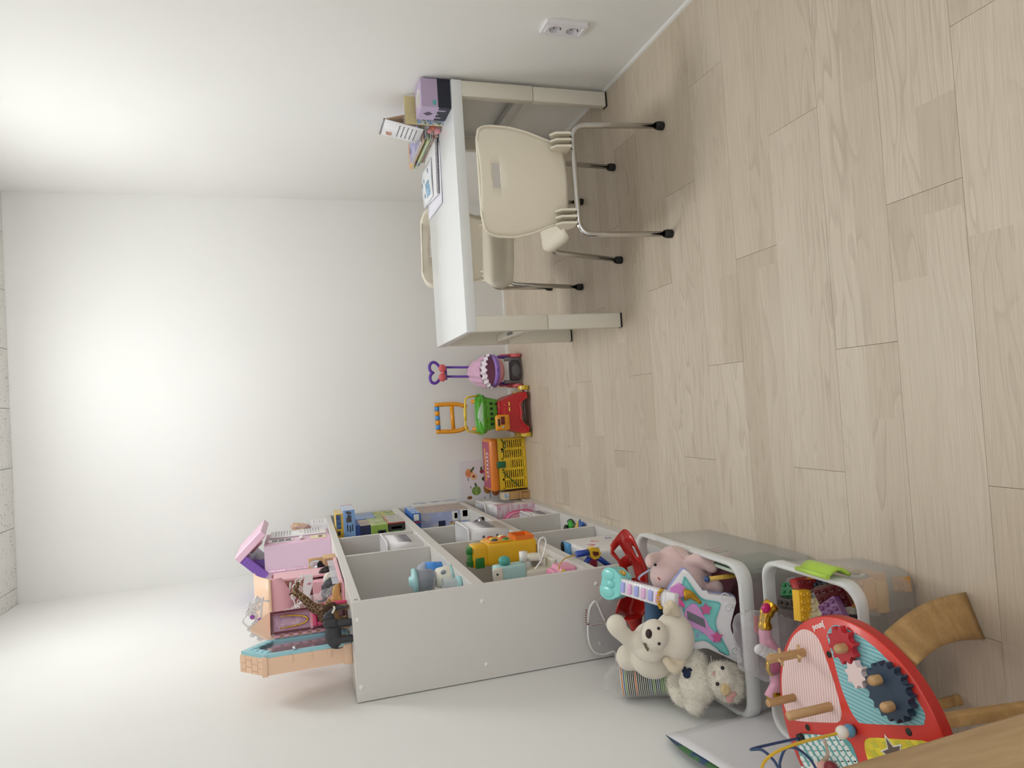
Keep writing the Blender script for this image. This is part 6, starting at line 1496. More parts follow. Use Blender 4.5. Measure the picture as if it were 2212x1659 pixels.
MB().lathe([(0.010, -0.05), (0.019, -0.05), (0.019, 0.05), (0.010, 0.05)], 18, M=RZ(0.4) @ RY(PI / 2), caps=False).build('tube', plastic('#b02a28'), rc_)

# --- wand between the bins
wn0 = Z4(265, 510, 'Y', 1.372)
wd = thing('fairy_wand', 'pink toy fairy wand with gold heart top and white wing lying on the bricks', 'toy wand', (wn0.x, 1.372, 0.0))
def wq(px, py, Y=1.372): p_ = Z4(px, py, 'Y', Y); return Vector((p_.x - wn0.x, Y - 1.372, p_.z))
GOLD = mat('#d8ac3a', 0.2, 0.9, var=0.0)
MB().tube(smooth_path([wq(290, 485), wq(265, 520), wq(240, 580), wq(240, 655)], 5), [0.018] * 4 + [0.016] * 5 + [0.013] * 4 + [0.016] * 3, 14).build('gold_top', GOLD, wd)
MB().ball(wq(248, 512, 1.358), (0.012, 0.006, 0.012), 14, 10).build('heart_gem', mat('#c81f6a', 0.12, coat=0.5), wd)
MB().tube(smooth_path([wq(238, 650), wq(250, 740), wq(290, 800), wq(340, 850)], 5), [0.014] * 5 + [0.016] * 11, 14).build('pink_grip', plastic('#e8a8c0'), wd)
mb = MB()
for k in range(4): mb.ball(wq(200 + 30 * k, 805 + 14 * k, 1.358), (0.012, 0.005, 0.013 + 0.002 * k), 10, 8)
mb.build('wing', WHT, wd)
MB().ball(wq(320, 925), (0.020, 0.012, 0.022), 14, 10).build('magenta_heart', mat('#c8307a', 0.12, coat=0.5), wd)
MB().lathe([(0.020, -0.006), (0.026, -0.006), (0.026, 0.006), (0.020, 0.006)], 22, M=T(*wq(320, 925)) @ RX(PI / 2), caps=False).build('gold_ring', GOLD, wd)
MB().tube(smooth_path([wq(310, 980), wq(320, 1050), wq(300, 1120), (0.01, 0.0, 0.06), (0.012, 0, 0.03)], 5), 0.012, 12).build('lower_grip', plastic('#e8a8c0'), wd)
MB().ball(wq(300, 1130), (0.016, 0.014, 0.018), 12, 8).build('gold_cap', GOLD, wd)
wr = blob('wand_wrapper', [('e', (0, 0, 0), (0.075, 0.030, 0.10)), ('e', (-0.06, 0, -0.07), (0.06, 0.028, 0.07)), ('e', (0.05, -0.005, 0.06), (0.05, 0.022, 0.05))], film('#e9e6ea', 0.12, 0.08, 1.0, 50), None, 0.008, 1, disp=0.012, dscale=26)
wr.location = wq(330, 800) + Vector((wn0.x, 1.380, 0))
tag(wr, 'crinkled clear wrapper around the pink fairy wand', 'plastic wrapper')

# --- paper cup stack
CUPN = ['orange', 'blue', 'green', 'black', 'dark green', 'bright orange', 'blackish green', 'moss green', 'teal', 'grass green']
ORD = ['top', 'second', 'third', 'fourth', 'fifth', 'sixth', 'seventh', 'eighth', 'ninth', 'tenth', 'eleventh', 'twelfth', 'thirteenth', 'fourteenth', 'fifteenth', 'sixteenth', 'seventeenth', 'eighteenth', 'nineteenth', 'twentieth', 'twenty-first', 'twenty-second', 'twenty-third', 'twenty-fourth', 'twenty-fifth', 'bottom']
CUPC = ['#d9823a', '#3a6a9a', '#6aa04a', '#2a2a2c', '#2a3a30', '#e0702a', '#24302a', '#3a5a44', '#2f6a8a', '#6aa84a']
def cup_mesh(stripe):
    mb = MB(); mb.mi = 0
    mb.lathe([(0.0, 0.0), (0.026, 0.0), (0.0375, 0.0785), (0.0365, 0.0785), (0.0255, 0.003), (0.0, 0.003)], 28, caps=False)
    mb.mi = 1; mb.lathe([(0.0378, 0.0762), (0.0392, 0.0764), (0.0394, 0.0778), (0.0385, 0.0785), (0.0370, 0.0780)], 28, caps=False)
    mb.mi = 2; mb.lathe([(0.0362, 0.062), (0.0384, 0.0762), (0.0380, 0.0764)], 28, caps=False)
    return mb.mesh('paper_cup', [mat('#ece6d8', 0.7), mat('#efe8da', 0.6), mat(stripe, 0.6)])
cup_me = {c: cup_mesh(c) for c in CUPC}
ctop = ZD(460, 1325, 'Y', 1.80); cbot = ZD(870, 1300, 'Y', 1.74)
cax = (ctop - cbot).normalized()
NCUP = 26; pit = (ctop - cbot).length / NCUP
seq = [0, 1, 2, 3, 3, 4, 3, 5, 6, 4, 3, 4, 6, 3, 8, 4, 9, 3, 8, 7, 9, 2, 9, 4, 3, 2]
cq = cax.to_track_quat('Z', 'Y').to_matrix().to_4x4()
for k in range(NCUP):
    o = bpy.data.objects.new('paper_cup', cup_me[CUPC[seq[k]]]); COL.objects.link(o)
    o.matrix_world = Matrix.Translation(ctop - cax * (0.0785 + pit * k)) @ cq
    tag(o, 'paper cup with %s stripe, %s in the leaning stack' % (CUPN[seq[k]], ORD[k] + (' cup' if k in (0, 25) else ' from the top')), 'paper cup', 'paper cups nested in one stack')
cbm = MB(); cbm.lathe([(0.043, 0.0), (0.044, 0.10), (0.043, 0.190), (0.030, 0.200), (0.020, 0.215)], 26, M=T(*(cbot - cax * 0.03)) @ cq, caps=False)
cb_ = cbm.build('cup_wrapper', film('#eeeeee', 0.02, 0.08, 0.8, 40))
tag(cb_, 'clear plastic sleeve around the stack of paper cups', 'plastic sleeve')

# --- clear zip bag leaning on the shelf side
zb_ = thing('zip_bag', 'clear zip bag with white edging leaning on the side of the shelf', 'zip bag', (-0.70, 2.075, 0.0))
bagpts = [(560, 650), (440, 560), (330, 600), (260, 680), (215, 690), (190, 740), (180, 900), (190, 1000), (230, 1080), (300, 1110), (400, 1080), (420, 1180), (560, 1180), (640, 1000)]
bp3 = [ZD(x, y, 'Y', 2.075) - Vector((-0.70, 2.075, 0)) for x, y in bagpts]
mb = MB(); mb.prism([(p_.x, p_.z) for p_ in bp3], -0.006, 0.006, M=MXZ); mb.build('bag_film', film('#d8d6d8', 0.17, 0.1, 0.8, 30), zb_)
edge = [ZD(x, y, 'Y', 2.062) - Vector((-0.70, 2.075, 0)) for x, y in ((345, 880), (300, 780), (270, 710), (250, 675), (225, 690), (200, 740), (188, 850), (192, 980), (220, 1060), (270, 1100), (330, 1105), (400, 1082), (415, 1120), (418, 1185))]
MB().tube(smooth_path(edge, 5), 0.0055, 8, flat=0.5).build('white_zip_edge', plastic('#efefec'), zb_)
MB().tube(smooth_path([ZD(x, y, 'Y', 2.055) - Vector((-0.70, 2.075, 0)) for x, y in ((175, 745), (172, 820), (180, 858), (220, 868), (280, 858), (330, 845))], 5), 0.0024, 8).build('red_white_cord', stripes('#c9c2bc', '#7a2a34', 'X', 140), zb_)

# --- red toy seat with holes
rs_ = thing('red_toy_seat', 'red plastic toy seat with square holes standing in the near bin', 'toy seat', (-0.50, 1.93, 0.02))
RED = plastic('#b8241e', 0.3)
def rq(px, py, Y): return ZD(px, py, 'Y', Y) - Vector((-0.50, 1.93, 0.02))
cols = [((370, 215), (480, 85), (560, 150)), ((375, 290), (470, 190), (600, 240)), ((430, 350), (520, 290), (640, 330)), ((460, 420), (550, 380), (670, 400)), ((490, 500), (580, 480), (680, 490)), ((470, 600), (560, 620), (690, 640)), ((430, 700), (520, 740), (690, 700)), ((410, 770), (520, 800), (640, 790))]
P3 = []
for i, tri in enumerate(cols):
    row = smooth_path([rq(tri[0][0], tri[0][1], 1.93), rq(tri[1][0], tri[1][1], 1.95 if i < 5 else 1.98), rq(tri[2][0], tri[2][1], 1.90)], 4)
    P3.append(row)
bm2 = bmesh.new(); nn = len(P3[0])
gv = [[bm2.verts.new(p_) for p_ in row] for row in P3]
for i in range(len(P3) - 1):
    for j in range(nn - 1):
        if (i, j) in ((1, 2), (1, 6), (3, 2), (1, 1), (3, 3)): continue
        bm2.faces.new((gv[i][j], gv[i + 1][j], gv[i + 1][j + 1], gv[i][j + 1]))
bmesh.ops.recalc_face_normals(bm2, faces=bm2.faces); bmesh.ops.solidify(bm2, geom=list(bm2.faces), thickness=0.004)
mb = MB(); mb.merge(bm2, smooth=True); mb.build('seat_shell', RED, rs_)
MB().tube(smooth_path([rq(560, 800, 1.93), rq(580, 900, 1.93), rq(580, 1000, 1.95)], 4), [0.030, 0.026, 0.022, 0.018, 0.016, 0.014, 0.012, 0.010, 0.010], 14).build('stem', RED, rs_)
MB().tube([rq(580, 1000, 1.95), Vector((rq(580, 1000, 1.95).x, 0.02, 0.0))], 0.010, 10).build('stem_foot', RED, rs_)

# --- pink plush
PKP = mat('#dfc0bb', 0.9, bump=0.5, bscale=500, var=0.05, sheen=0.5)
pc0 = ZD(895, 385, 'Y', 1.75)
pp = thing('pink_plush', 'round pale pink plush animal with black eyes in the near bin', 'plush toy', pc0)
def pq(px, py, Y=1.75): return ZD(px, py, 'Y', Y) - pc0
ppb = blob('plush_body', [('e', (0, 0, 0), (0.057, 0.056, 0.054)), ('e', pq(830, 470, 1.74), (0.048, 0.05, 0.045)), ('e', pq(1000, 470, 1.72), (0.050, 0.045, 0.060)), ('p', [pq(1010, 350, 1.70), pq(1110, 340, 1.68), pq(1200, 400, 1.66)], [0.016, 0.022, 0.016]), ('p', [pq(770, 310, 1.75), pq(700, 330, 1.73), pq(695, 370, 1.71)], [0.014, 0.015, 0.012]), ('e', pq(1230, 570, 1.66), (0.026, 0.022, 0.020)), ('c', pq(1000, 560, 1.70), 0.05, pq(1060, 640, 1.72), 0.05)], PKP, pp, 0.005, 6)
for px, py in ((742, 375), (800, 575)):
    h_, n_ = surface_hit(ppb, pc0, ZD, px, py); MB().ball(h_, (0.0045, 0.004, 0.0085), 10, 8).build('eye', mat('#101010', 0.15), pp)
MB().tube([surface_hit(ppb, pc0, ZD, 760, 480)[0], surface_hit(ppb, pc0, ZD, 775, 500)[0]], 0.0022, 6).build('mouth', mat('#b03a3a', 0.6), pp)
MB().tube([surface_hit(ppb, pc0, ZD, 875 + 100 * t / 8, 225 + 110 * t / 8)[0] for t in range(9)], 0.0010, 6).build('seam', mat('#c9a8a2', 0.9), pp)

# --- star guitar
G0 = ZD(1200, 790, 'Y', 1.600); GN = Vector((0.05, -0.93, 0.36)).normalized()
gt = thing('toy_guitar', 'white star-shaped toy guitar with aqua inlay and aqua butterfly head', 'toy guitar', G0)
def gq(px, py, off=0.0): return at_plane(px, py, G0 + GN * off, GN) - G0
Gx = (gq(1300, 790) - gq(1100, 790)).normalized(); Gy = GN.cross(Gx); GM_ = frame((0, 0, 0), Gx, Gy)
GI = GM_.inverted()
def g2(px, py): v = GI @ gq(px, py); return (v.x, v.y)
def gpoly(pts, closed=True, n=4): return [(v.x, v.y) for v in smooth_path([Vector((*g2(*p_), 0)) for p_ in pts], n, True)]
star = poly_round([g2(*p_) for p_ in ((845, 600), (985, 405), (1140, 612), (1408, 640), (1345, 880), (1462, 1200), (1150, 1050), (985, 1090), (935, 870), (840, 735))], 0.014, 5)
gb_ = MB().prism(star, -0.030, 0.0, M=GM_, bevel=0.006, smooth=False).build('guitar_body', plastic('#f0edee', 0.25), gt)
MB().prism([(x * 1.015 + 0.001, y * 1.015) for x, y in star], -0.040, -0.020, M=GM_).build('blue_back', plastic('#98a6dc', 0.3), gt)
inl = gpoly([(968, 490), (1000, 510), (1110, 650), (1250, 685), (1255, 730), (1225, 870), (1330, 1085), (1290, 1090), (1150, 990), (1040, 990), (1010, 870), (960, 700)])
MB().prism(inl, 0.0, 0.002, M=GM_).build('aqua_inlay', plastic('#86d6d0', 0.3), gb_)
MB().tube([GM_ @ Vector((x, y, 0.002)) for x, y in inl], 0.0022, 6, closed=True).build('inlay_trim', plastic('#6fc6c2', 0.3), gb_)
pkp = gpoly([(985, 730), (1060, 690), (1130, 790), (1190, 900), (1250, 950), (1250, 1000), (1200, 1000), (1120, 920), (1010, 870), (975, 800)])
MB().prism(pkp, 0.002, 0.006, M=GM_, bevel=0.001).build('pink_scroll_plate', plastic('#e0a0d8', 0.3), gb_)
MB().prism([g2(990, 745), g2(1130, 815), g2(1145, 885), g2(1000, 815)], 0.006, 0.008, M=GM_).build('string_plate', stripes('#8f8f96', '#4a4a50', 'Z', 300), gb_)
MB().tube(smooth_path([gq(970, 620, 0.010), gq(1030, 625, 0.012), gq(1110, 690, 0.012)], 4), [0.016, 0.015, 0.014, 0.012, 0.010, 0.008, 0.006, 0.005, 0.004], 10).build('gold_shooting_star', mat('#d8a83a', 0.3, 0.7), gb_)
st5 = []
for k in range(10):
    a = PI / 2 + k * PI / 5; r_ = 0.016 if k % 2 == 0 else 0.008; c_ = g2(1145, 735); st5.append((c_[0] + r_ * math.cos(a), c_[1] + r_ * math.sin(a)))
MB().prism(st5, 0.004, 0.010, M=GM_, bevel=0.001).build('pink_star', plastic('#d8649a', 0.2), gb_)
st6 = [(x - g2(1145, 735)[0] + g2(1235, 960)[0], y - g2(1145, 735)[1] + g2(1235, 960)[1]) for x, y in st5]
MB().prism(st6, 0.004, 0.009, M=GM_, bevel=0.001).build('pink_star', plastic('#d8649a', 0.2), gb_)
MB().prism(poly_round([g2(*p_) for p_ in ((845, 570), (930, 520), (985, 560), (990, 620), (940, 640), (880, 620))], 0.006), 0.0, 0.012, M=GM_, bevel=0.003).build('magenta_bow', plastic('#dc8ad0', 0.25), gb_)
MB().prism(poly_round([g2(*p_) for p_ in ((845, 600), (900, 610), (965, 680), (970, 720), (905, 680))], 0.005), 0.004, 0.018, M=GM_, bevel=0.003).build('magenta_bow', plastic('#e0509a', 0.25), gb_)
for (px, py) in ((1085, 940), (1115, 935), (1080, 960)): MB().ball(gq(px, py, 0.003), 0.003, 6, 5).build('glitter_dot', plastic('#c9b8f0'), gb_)
for k in range(14): MB().ball(gq(1250 + 14 * (k % 5) + 4 * (k // 5), 1040 + 20 * (k // 5) + 9 * (k % 5), 0.0005), 0.0016, 6, 5).build('sound_hole', mat('#4a4a4a', 0.6), gb_)
for k, (px, py) in enumerate(((1330, 730), (1390, 1080), (1300, 640))):
    c_ = gq(px, py, 0.001); MB().tube([c_ + (Gx * math.cos(2.6 * PI * t / 16) + Gy * math.sin(2.6 * PI * t / 16)) * 0.012 * (1 - t / 20) for t in range(17)], 0.0014, 6).build('relief_scroll', plastic('#f0edee', 0.25), gb_)
# neck and head, running back over the bin
nk0 = gq(840, 660); hd0 = ZD(470, 550, 'Y', 1.80) - G0
nd = (hd0 - nk0); nl = nd.length; up_ = (GN - nd.normalized() * GN.dot(nd.normalized())).normalized()
NM = frame(nk0, nd, up_.cross(nd))
NM = frame(nk0, nd, nd.cross(up_) * -1)
nw = 0.0215
nkp = MB().box((-0.03, -nw, -0.010), (nl, nw, 0.010), 0.003, M=NM).build('neck', plastic('#efecee', 0.25), gt)
for k in range(6):
    x = nl * (0.10 + 0.155 * k)
    MB().box((x, -0.014, 0.0095), (x + 0.015, 0.014, 0.0155), 0.004, 3, M=NM).build('chord_button', plastic('#a8aee6' if k % 2 else '#e6b4dc', 0.3), nkp)
for k in range(16): MB().box((nl * k / 16, -nw - 0.0004, 0.0098), (nl * k / 16 + 0.001, nw + 0.0004, 0.0106), M=NM).build('fret', plastic('#d8d4d8'), nkp)
AQH = plastic('#86d6d0', 0.28)
hdm = MB(); hp_ = [(0, -0.022), (0.014, -0.034), (0.040, -0.044), (0.070, -0.038), (0.082, -0.016), (0.070, 0.0), (0.086, 0.018), (0.078, 0.042), (0.046, 0.048), (0.016, 0.034), (0, 0.022)]
hdm.prism([(v.x, v.y) for v in smooth_path([Vector((*p_, 0)) for p_ in hp_], 3, True)], -0.030, 0.012, M=NM @ T(nl - 0.004, 0, 0), bevel=0.005)
hdo = hdm.build('butterfly_head', AQH, gt)
for s in (-1, 1):
    MB().ball((0.050, s * 0.024, 0.012), (0.026, 0.016, 0.005), 14, 8, M=NM @ T(nl - 0.004, 0, 0)).build('wing_relief', AQH, hdo)
MB().ball((0.038, 0, 0.012), (0.016, 0.012, 0.008), 12, 8, M=NM @ T(nl - 0.004, 0, 0)).build('jewel', AQH, hdo)
for s in (0.010, 0.022): MB().lathe([(0, 0), (0.005, 0), (0.005, 0.010), (0, 0.011)], 10, M=NM @ T(nl + s - 0.01, -0.030, -0.004) @ RX(PI / 2), caps=False).build('tuning_peg', plastic('#d8a03a'), hdo)
gcl = MB()
for k in range(9):
    a = PI * 0.15 + PI * 0.7 * k / 8; gcl.ball((0.004 + 0.018 * math.sin(a), 0.026 * math.cos(a), 0.012), (0.006, 0.004, 0.006), 8, 6, M=NM)
gcl.build('gold_clasp', mat('#d8a83a', 0.25, 0.8), gt)

# --- cream bear
CRB = mat('#e6dccb', 0.9, bump=0.5, bscale=600, var=0.04, sheen=0.4)
hb0 = ZD(890, 965, 'Y', 1.60)
be = thing('bear_plush', 'cream bear plush lying on its back with a raised arm in the near bin', 'plush toy', hb0)
def bq(px, py, Y=1.66): return ZD(px, py, 'Y', Y - 0.06) - hb0
bbd = blob('bear_body', [('e', (0, 0, 0), (0.063, 0.055, 0.050)), ('e', bq(730, 950, 1.635), (0.040, 0.036, 0.034)), ('e', bq(690, 1010, 1.68), (0.050, 0.05, 0.040)), ('p', [bq(640, 1090, 1.70), bq(540, 1000, 1.70), bq(430, 900, 1.69)], [0.022, 0.020, 0.022]), ('e', bq(420, 865, 1.69), (0.026, 0.024, 0.026)), ('e', bq(720, 1130, 1.76), (0.055, 0.06, 0.06)), ('e', bq(520, 1130, 1.80), (0.036, 0.034, 0.034))], CRB, be, 0.005, 6)
for (a, b, c_) in (((830, 760), (860, 700), (915, 770)), ((830, 1160), (900, 1230), (960, 1150))):
    A, B_, C_ = bq(*a, 1.635), bq(*b, 1.625), bq(*c_, 1.635)
    blob('ear', [('p', [A, B_, C_], [0.011, 0.013, 0.011]), ('e', (A + B_ + C_) / 3 + Vector((0, 0.004, 0)), (0.018, 0.007, 0.014))], mat('#dfcfb4', 0.9, bump=0.4, bscale=500, sheen=0.4), be, 0.004, 5)
h_, n_ = surface_hit(bbd, hb0, ZD, 685, 940)
MB().ball(h_, (0.0115, 0.008, 0.0085), 14, 10).build('nose', mat('#2a1a14', 0.4), be)
for px, py in ((764, 896), (768, 1020)):
    h_, n_ = surface_hit(bbd, hb0, ZD, px, py); MB().ball(h_, 0.0040, 10, 8).build('eye', mat('#16100c', 0.15), be)
hA, nA = surface_hit(bbd, hb0, ZD, 645, 1000); hB, nB = surface_hit(bbd, hb0, ZD, 690, 1085)
hM, nM = surface_hit(bbd, hb0, ZD, 668, 1043)
Mt = frame(hM + nM * 0.0022, hB - hA, nM.cross(hB - hA))
lettering('embroidery', 'BeBe', 0.0135, mat('#7a6a56', 0.8), Mt, be, depth=0.0015)

# --- white cat
FURW = mat('#e9e2d2', 0.95, bump=0.6, bscale=300, var=0.05, sheen=0.5)
ch0 = ZD(1325, 1335, 'Y', 1.545)
ca_ = thing('cat_plush', 'fluffy white cat plush hanging over the near bin rim', 'plush toy', ch0)
def cq_(px, py, Y=1.545): return ZD(px, py, 'Y', Y) - ch0
cb2 = blob('cat_body', [('e', (0, 0, 0), (0.050, 0.044, 0.042)), ('e', cq_(1270, 1300, 1.53), (0.040, 0.036, 0.034)), ('e', cq_(1080, 1330, 1.60), (0.058, 0.050, 0.046)), ('p', [cq_(960, 1440, 1.64), cq_(900, 1330, 1.66), cq_(930, 1230, 1.66)], [0.030, 0.026, 0.022]), ('e', cq_(1050, 1480, 1.60), (0.036, 0.036, 0.024)), ('e', cq_(1050, 1180, 1.61), (0.036, 0.036, 0.034)), ('e', cq_(1430, 1400, 1.56), (0.020, 0.018, 0.018)), ('e', cq_(1440, 1260, 1.565), (0.018, 0.016, 0.016))], FURW, ca_, 0.005, 4, disp=0.003, dscale=60)
def fur(parent, src, n, ln, m_, name='fur'):
    me = src.data; vs, fs = [], []; rnd = random.Random(5)
    polys = me.polygons; cnt = len(polys)
    for k in range(n):
        pl = polys[rnd.randrange(cnt)]; c = pl.center; nr = pl.normal
        d = (nr * 0.8 + Vector((rnd.uniform(-.6, .6), rnd.uniform(-.6, .6), rnd.uniform(-.8, .3)))).normalized()
        sd = d.cross(Vector((rnd.random(), rnd.random(), rnd.random()))).normalized() * 0.0006
        l = ln * rnd.uniform(.5, 1.2); i = len(vs)
        vs += [c - sd - nr * .001, c + sd - nr * .001, c + d * l]; fs.append((i, i + 1, i + 2))
    m2 = bpy.data.meshes.new(name); m2.from_pydata(vs, [], fs); m2.materials.append(m_)
    o = bpy.data.objects.new(name, m2); COL.objects.link(o); o.parent = parent; o['kind'] = 'stuff'
    return o
fur(ca_, cb2, 9000, 0.009, FURW)
for px, py in ((1285, 1222), (1243, 1345)):
    h_, n_ = surface_hit(cb2, ch0, ZD, px, py); MB().ball(h_ + n_ * 0.002, 0.0046, 10, 8).build('eye', mat('#0c0c0e', 0.1), ca_)
MB().ball(surface_hit(cb2, ch0, ZD, 1215, 1265)[0], (0.005, 0.004, 0.004), 10, 8).build('nose', mat('#dfa8a0', 0.6), ca_)
blob('ear', [('e', surface_hit(cb2, ch0, ZD, 1345, 1462)[0], (0.013, 0.006, 0.012)), ('e', surface_hit(cb2, ch0, ZD, 1375, 1430)[0], (0.008, 0.006, 0.009))], mat('#e0a8a0', 0.8), ca_, 0.003, 3)
blob('tan_patch', [('e', surface_hit(cb2, ch0, ZD, 1310, 1385)[0], (0.017, 0.006, 0.015))], mat('#e0c696', 0.95, bump=0.5), ca_, 0.003, 3, disp=0.002, dscale=120)
blob('navy_ribbon', [('e', surface_hit(cb2, ch0, ZD, 1010, 1262)[0], (0.014, 0.006, 0.017)), ('e', surface_hit(cb2, ch0, ZD, 980, 1235)[0], (0.010, 0.006, 0.010))], mat('#1f2c4a', 0.8), ca_, 0.003, 3, disp=0.002, dscale=80)
for k in range(4): MB().tube([cq_(1200, 1240 + 20 * k, 1.50), cq_(1190 - 10 * k, 1120 + 60 * k, 1.47)], 0.0005, 5).build('whisker', mat('#f4f0ea', 0.5), ca_)

# --- other things in the near bin
GBK = 'picture books standing in the bin'
for k, (px, c, lab) in enumerate(((630, '#b8707a', 'rose'), (665, '#c98a92', 'pink'), (700, '#2f6a3a', 'green'), (735, '#d8b0b4', 'pale pink'))):
    p_ = ZD(px, 215, 'Y', 1.97)
    bk = thing('bin_book', lab + ' picture book standing at the far side of the near bin', 'book', (p_.x - 0.110, 1.905 - 0.020 * k, 0.03), 0.05, GBK)
    MB().box((-0.10, 0, 0), (0.085, 0.015, 0.225 - 0.004 * k), 0.001, 1).build('cover', mat(c, 0.5), bk)
    MB().box((-0.098, 0.002, 0.002), (0.0852, 0.013, 0.2252 - 0.004 * k), 0.0005, 1).build('pages', mat('#e6ded4', 0.7), bk)
def lump(name, label, cat, prims, m_, loc, **kw):
    t = thing(name, label, cat, loc); blob('body', prims, m_, t, 0.006, 5, **kw); return t
lump('dark_bag', 'dark wine-red cloth bag at the bottom of the near bin', 'cloth bag', [('e', (0, 0, 0.06), (0.14, 0.20, 0.06)), ('e', (0.03, -0.10, 0.08), (0.10, 0.10, 0.08))], mat('#5a2a34', 0.85, bump=0.4, bscale=60), (-0.62, 1.74, 0.010), disp=0.006, dscale=18)
lump('blue_cushion', 'dark blue padded pouch between bear and red seat', 'pouch', [('e', (0, 0, 0.05), (0.07, 0.06, 0.06)), ('e', (0.02, 0, 0.10), (0.045, 0.04, 0.04))], mat('#1f2f6a', 0.8, bump=0.3), (ZD(540, 960, 'Y', 1.9).x, 1.88, 0.17), disp=0.004, dscale=25)
lump('teal_roll', 'steel blue fabric roll under the guitar neck', 'fabric roll', [('c', (-0.03, 0, 0), 0.026, (0.04, 0, 0.0), 0.026)], mat('#4a6a8a', 0.7), ZD(730, 790, 'Y', 1.76), disp=0.0)
ys = thing('yellow_stick', 'yellow wooden toy stick in the corner of the near bin', 'toy stick', ZD(1245, 480, 'Y', 1.60))
MB().tube([(0, 0, 0.03), (-0.01, 0.02, -0.12)], 0.006, 10).build('stick', plastic('#d8b04a'), ys)
MB().ball((0, 0, 0.032), 0.008, 10, 8).build('knob', plastic('#2a4a7a'), ys)
rp = thing('grey_ribbon', 'pale blue ribbon loop beside the pink plush', 'ribbon', ZD(650, 520, 'Y', 1.80))
MB().sheet(lambda u, v: Vector((-0.012 + 0.055 * u, -0.01 + 0.012 * v, -0.035 + 0.055 * math.sin(PI * min(1, u * 1.1)) )), 14, 2, 0.001).build('band', mat('#b4bcd8', 0.6), rp)
gnb = thing('green_notebook', 'dark green notebook at the right side of the near bin', 'notebook', (-0.455, 1.60, 0.03), 0.0)
MB().box((-0.012, -0.06, 0.0), (0.0, 0.09, 0.19), 0.001, 1).build('cover', mat('#3a5a4a', 0.6), gnb)
MB().box((-0.010, -0.058, 0.002), (-0.002, 0.091, 0.1905), 0.0005, 1).build('pages', mat('#cfd8cc', 0.7), gnb)

# ================================================================ activity table, wooden table, poster
TH = 0.360
DC = Vector((-0.6148, 1.0287, TH)); DR = 0.1973
tbm = thing('activity_table', 'round red activity table with gears, pegs and bead wires', 'activity table', (DC.x, DC.y, 0))
REDP = mat('#d8392c', 0.35, var=0.02, coat=0.1); REDS = mat('#b8231f', 0.4, coat=0.1)
def dq_(px, py, dz=0.0): p_ = Z4(px, py, 'Z', TH + dz); return (p_.x - DC.x, p_.y - DC.y)
top = MB(); top.lathe([(0.0, TH - 0.022), (DR - 0.003, TH - 0.022), (DR, TH - 0.019), (DR, TH - 0.002), (DR - 0.002, TH), (0.0, TH)], 72, caps=False)
tp_ = top.build('table_top', REDP, tbm)
MB().lathe([(DR + 0.0004, TH - 0.0215), (DR + 0.0008, TH - 0.012), (DR + 0.0004, TH - 0.0025)], 72, caps=False).build('edge_band', REDS, tp_)
def inset(nm, pts, m_, n=3): return MB().prism([(v.x, v.y) for v in smooth_path([Vector((*dq_(*p_), 0)) for p_ in pts], n, True)], TH - 0.001, TH + 0.0006).build(nm, m_, tp_) if False else (lambda mb: (mb.prism([(v.x, v.y) for v in smooth_path([Vector((*dq_(*p_), 0)) for p_ in pts], n, True)], TH - 0.001, TH + 0.0006), mb.build(nm, m_, tp_))[1])(MB())
inset('pink_field', [(520, 662), (590, 690), (640, 760), (690, 900), (740, 1050), (785, 1220), (790, 1290), (770, 1328), (700, 1333), (470, 1320), (415, 1285), (378, 1200), (362, 1050), (376, 900), (420, 760), (465, 692)], stripes('#f0dcd8', '#e4b6b2', 'Y', 150, 0.45))
inset('blue_field', [(740, 632), (830, 660), (980, 750), (1130, 890), (1250, 1040), (1340, 1180), (1390, 1270), (1385, 1330), (1340, 1352), (960, 1340), (900, 1310), (850, 1230), (790, 1080), (740, 900), (700, 760), (690, 690)], stripes('#9fcdd0', '#74b4bc', 'X', 145, 0.5))
inset('teal_field', [(500, 1415), (640, 1420), (780, 1430), (850, 1470), (890, 1550), (920, 1660), (900, 1760), (700, 1790), (580, 1740), (520, 1640), (485, 1550), (470, 1460)], mat('#68aaa8', 0.45))
inset('yellow_field', [(990, 1443), (1200, 1452), (1380, 1465), (1425, 1490), (1440, 1560), (1380, 1680), (1200, 1760), (1020, 1720), (980, 1600), (958, 1500)], stripes('#f0dc3a', '#e6cc2e', 'X', 40, 0.5))
# rows of white petals printed on the teal field
pet = MB()
for i in range(9):
    for j in range(9):
        px, py = 500 + 46 * i + 3 * j, 1440 + 38 * j
        if 480 + 0.15 * (py - 1440) < px < 800 + 0.55 * (py - 1440) and px < 900 and py < 1740:
            c_ = dq_(px + (18 if j % 2 else 0), py)
            pet.prism([(c_[0] + 0.0052 * math.cos(2 * PI * k / 10), c_[1] + 0.0068 * math.sin(2 * PI * k / 10)) for k in range(10)], TH + 0.0004, TH + 0.0010)
po = pet.build('petal_print', mat('#e6eee8', 0.45), tp_); po['kind'] = 'stuff'
ypr = MB()
for i in range(5):
    for j in range(4):
        c_ = dq_(1030 + 85 * i, 1490 + 65 * j)
        ypr.prism([(c_[0] + 0.007, c_[1]), (c_[0], c_[1] + 0.010), (c_[0] - 0.007, c_[1]), (c_[0], c_[1] - 0.010)], TH + 0.0004, TH + 0.0009)
yo = ypr.build('diamond_print', mat('#cfc83a', 0.45), tp_); yo['kind'] = 'stuff'
c_ = dq_(1170, 1555)
st_ = [(c_[0] + (0.024 if k % 2 == 0 else 0.0105) * math.cos(k * PI / 5 + 0.6), c_[1] + (0.024 if k % 2 == 0 else 0.0105) * math.sin(k * PI / 5 + 0.6)) for k in range(10)]
MB().prism([(c_[0] + (x - c_[0]) * 1.25, c_[1] + (y - c_[1]) * 1.25) for x, y in st_], TH + 0.0004, TH + 0.0016).build('star_border', mat('#f0ece0', 0.4), tp_)
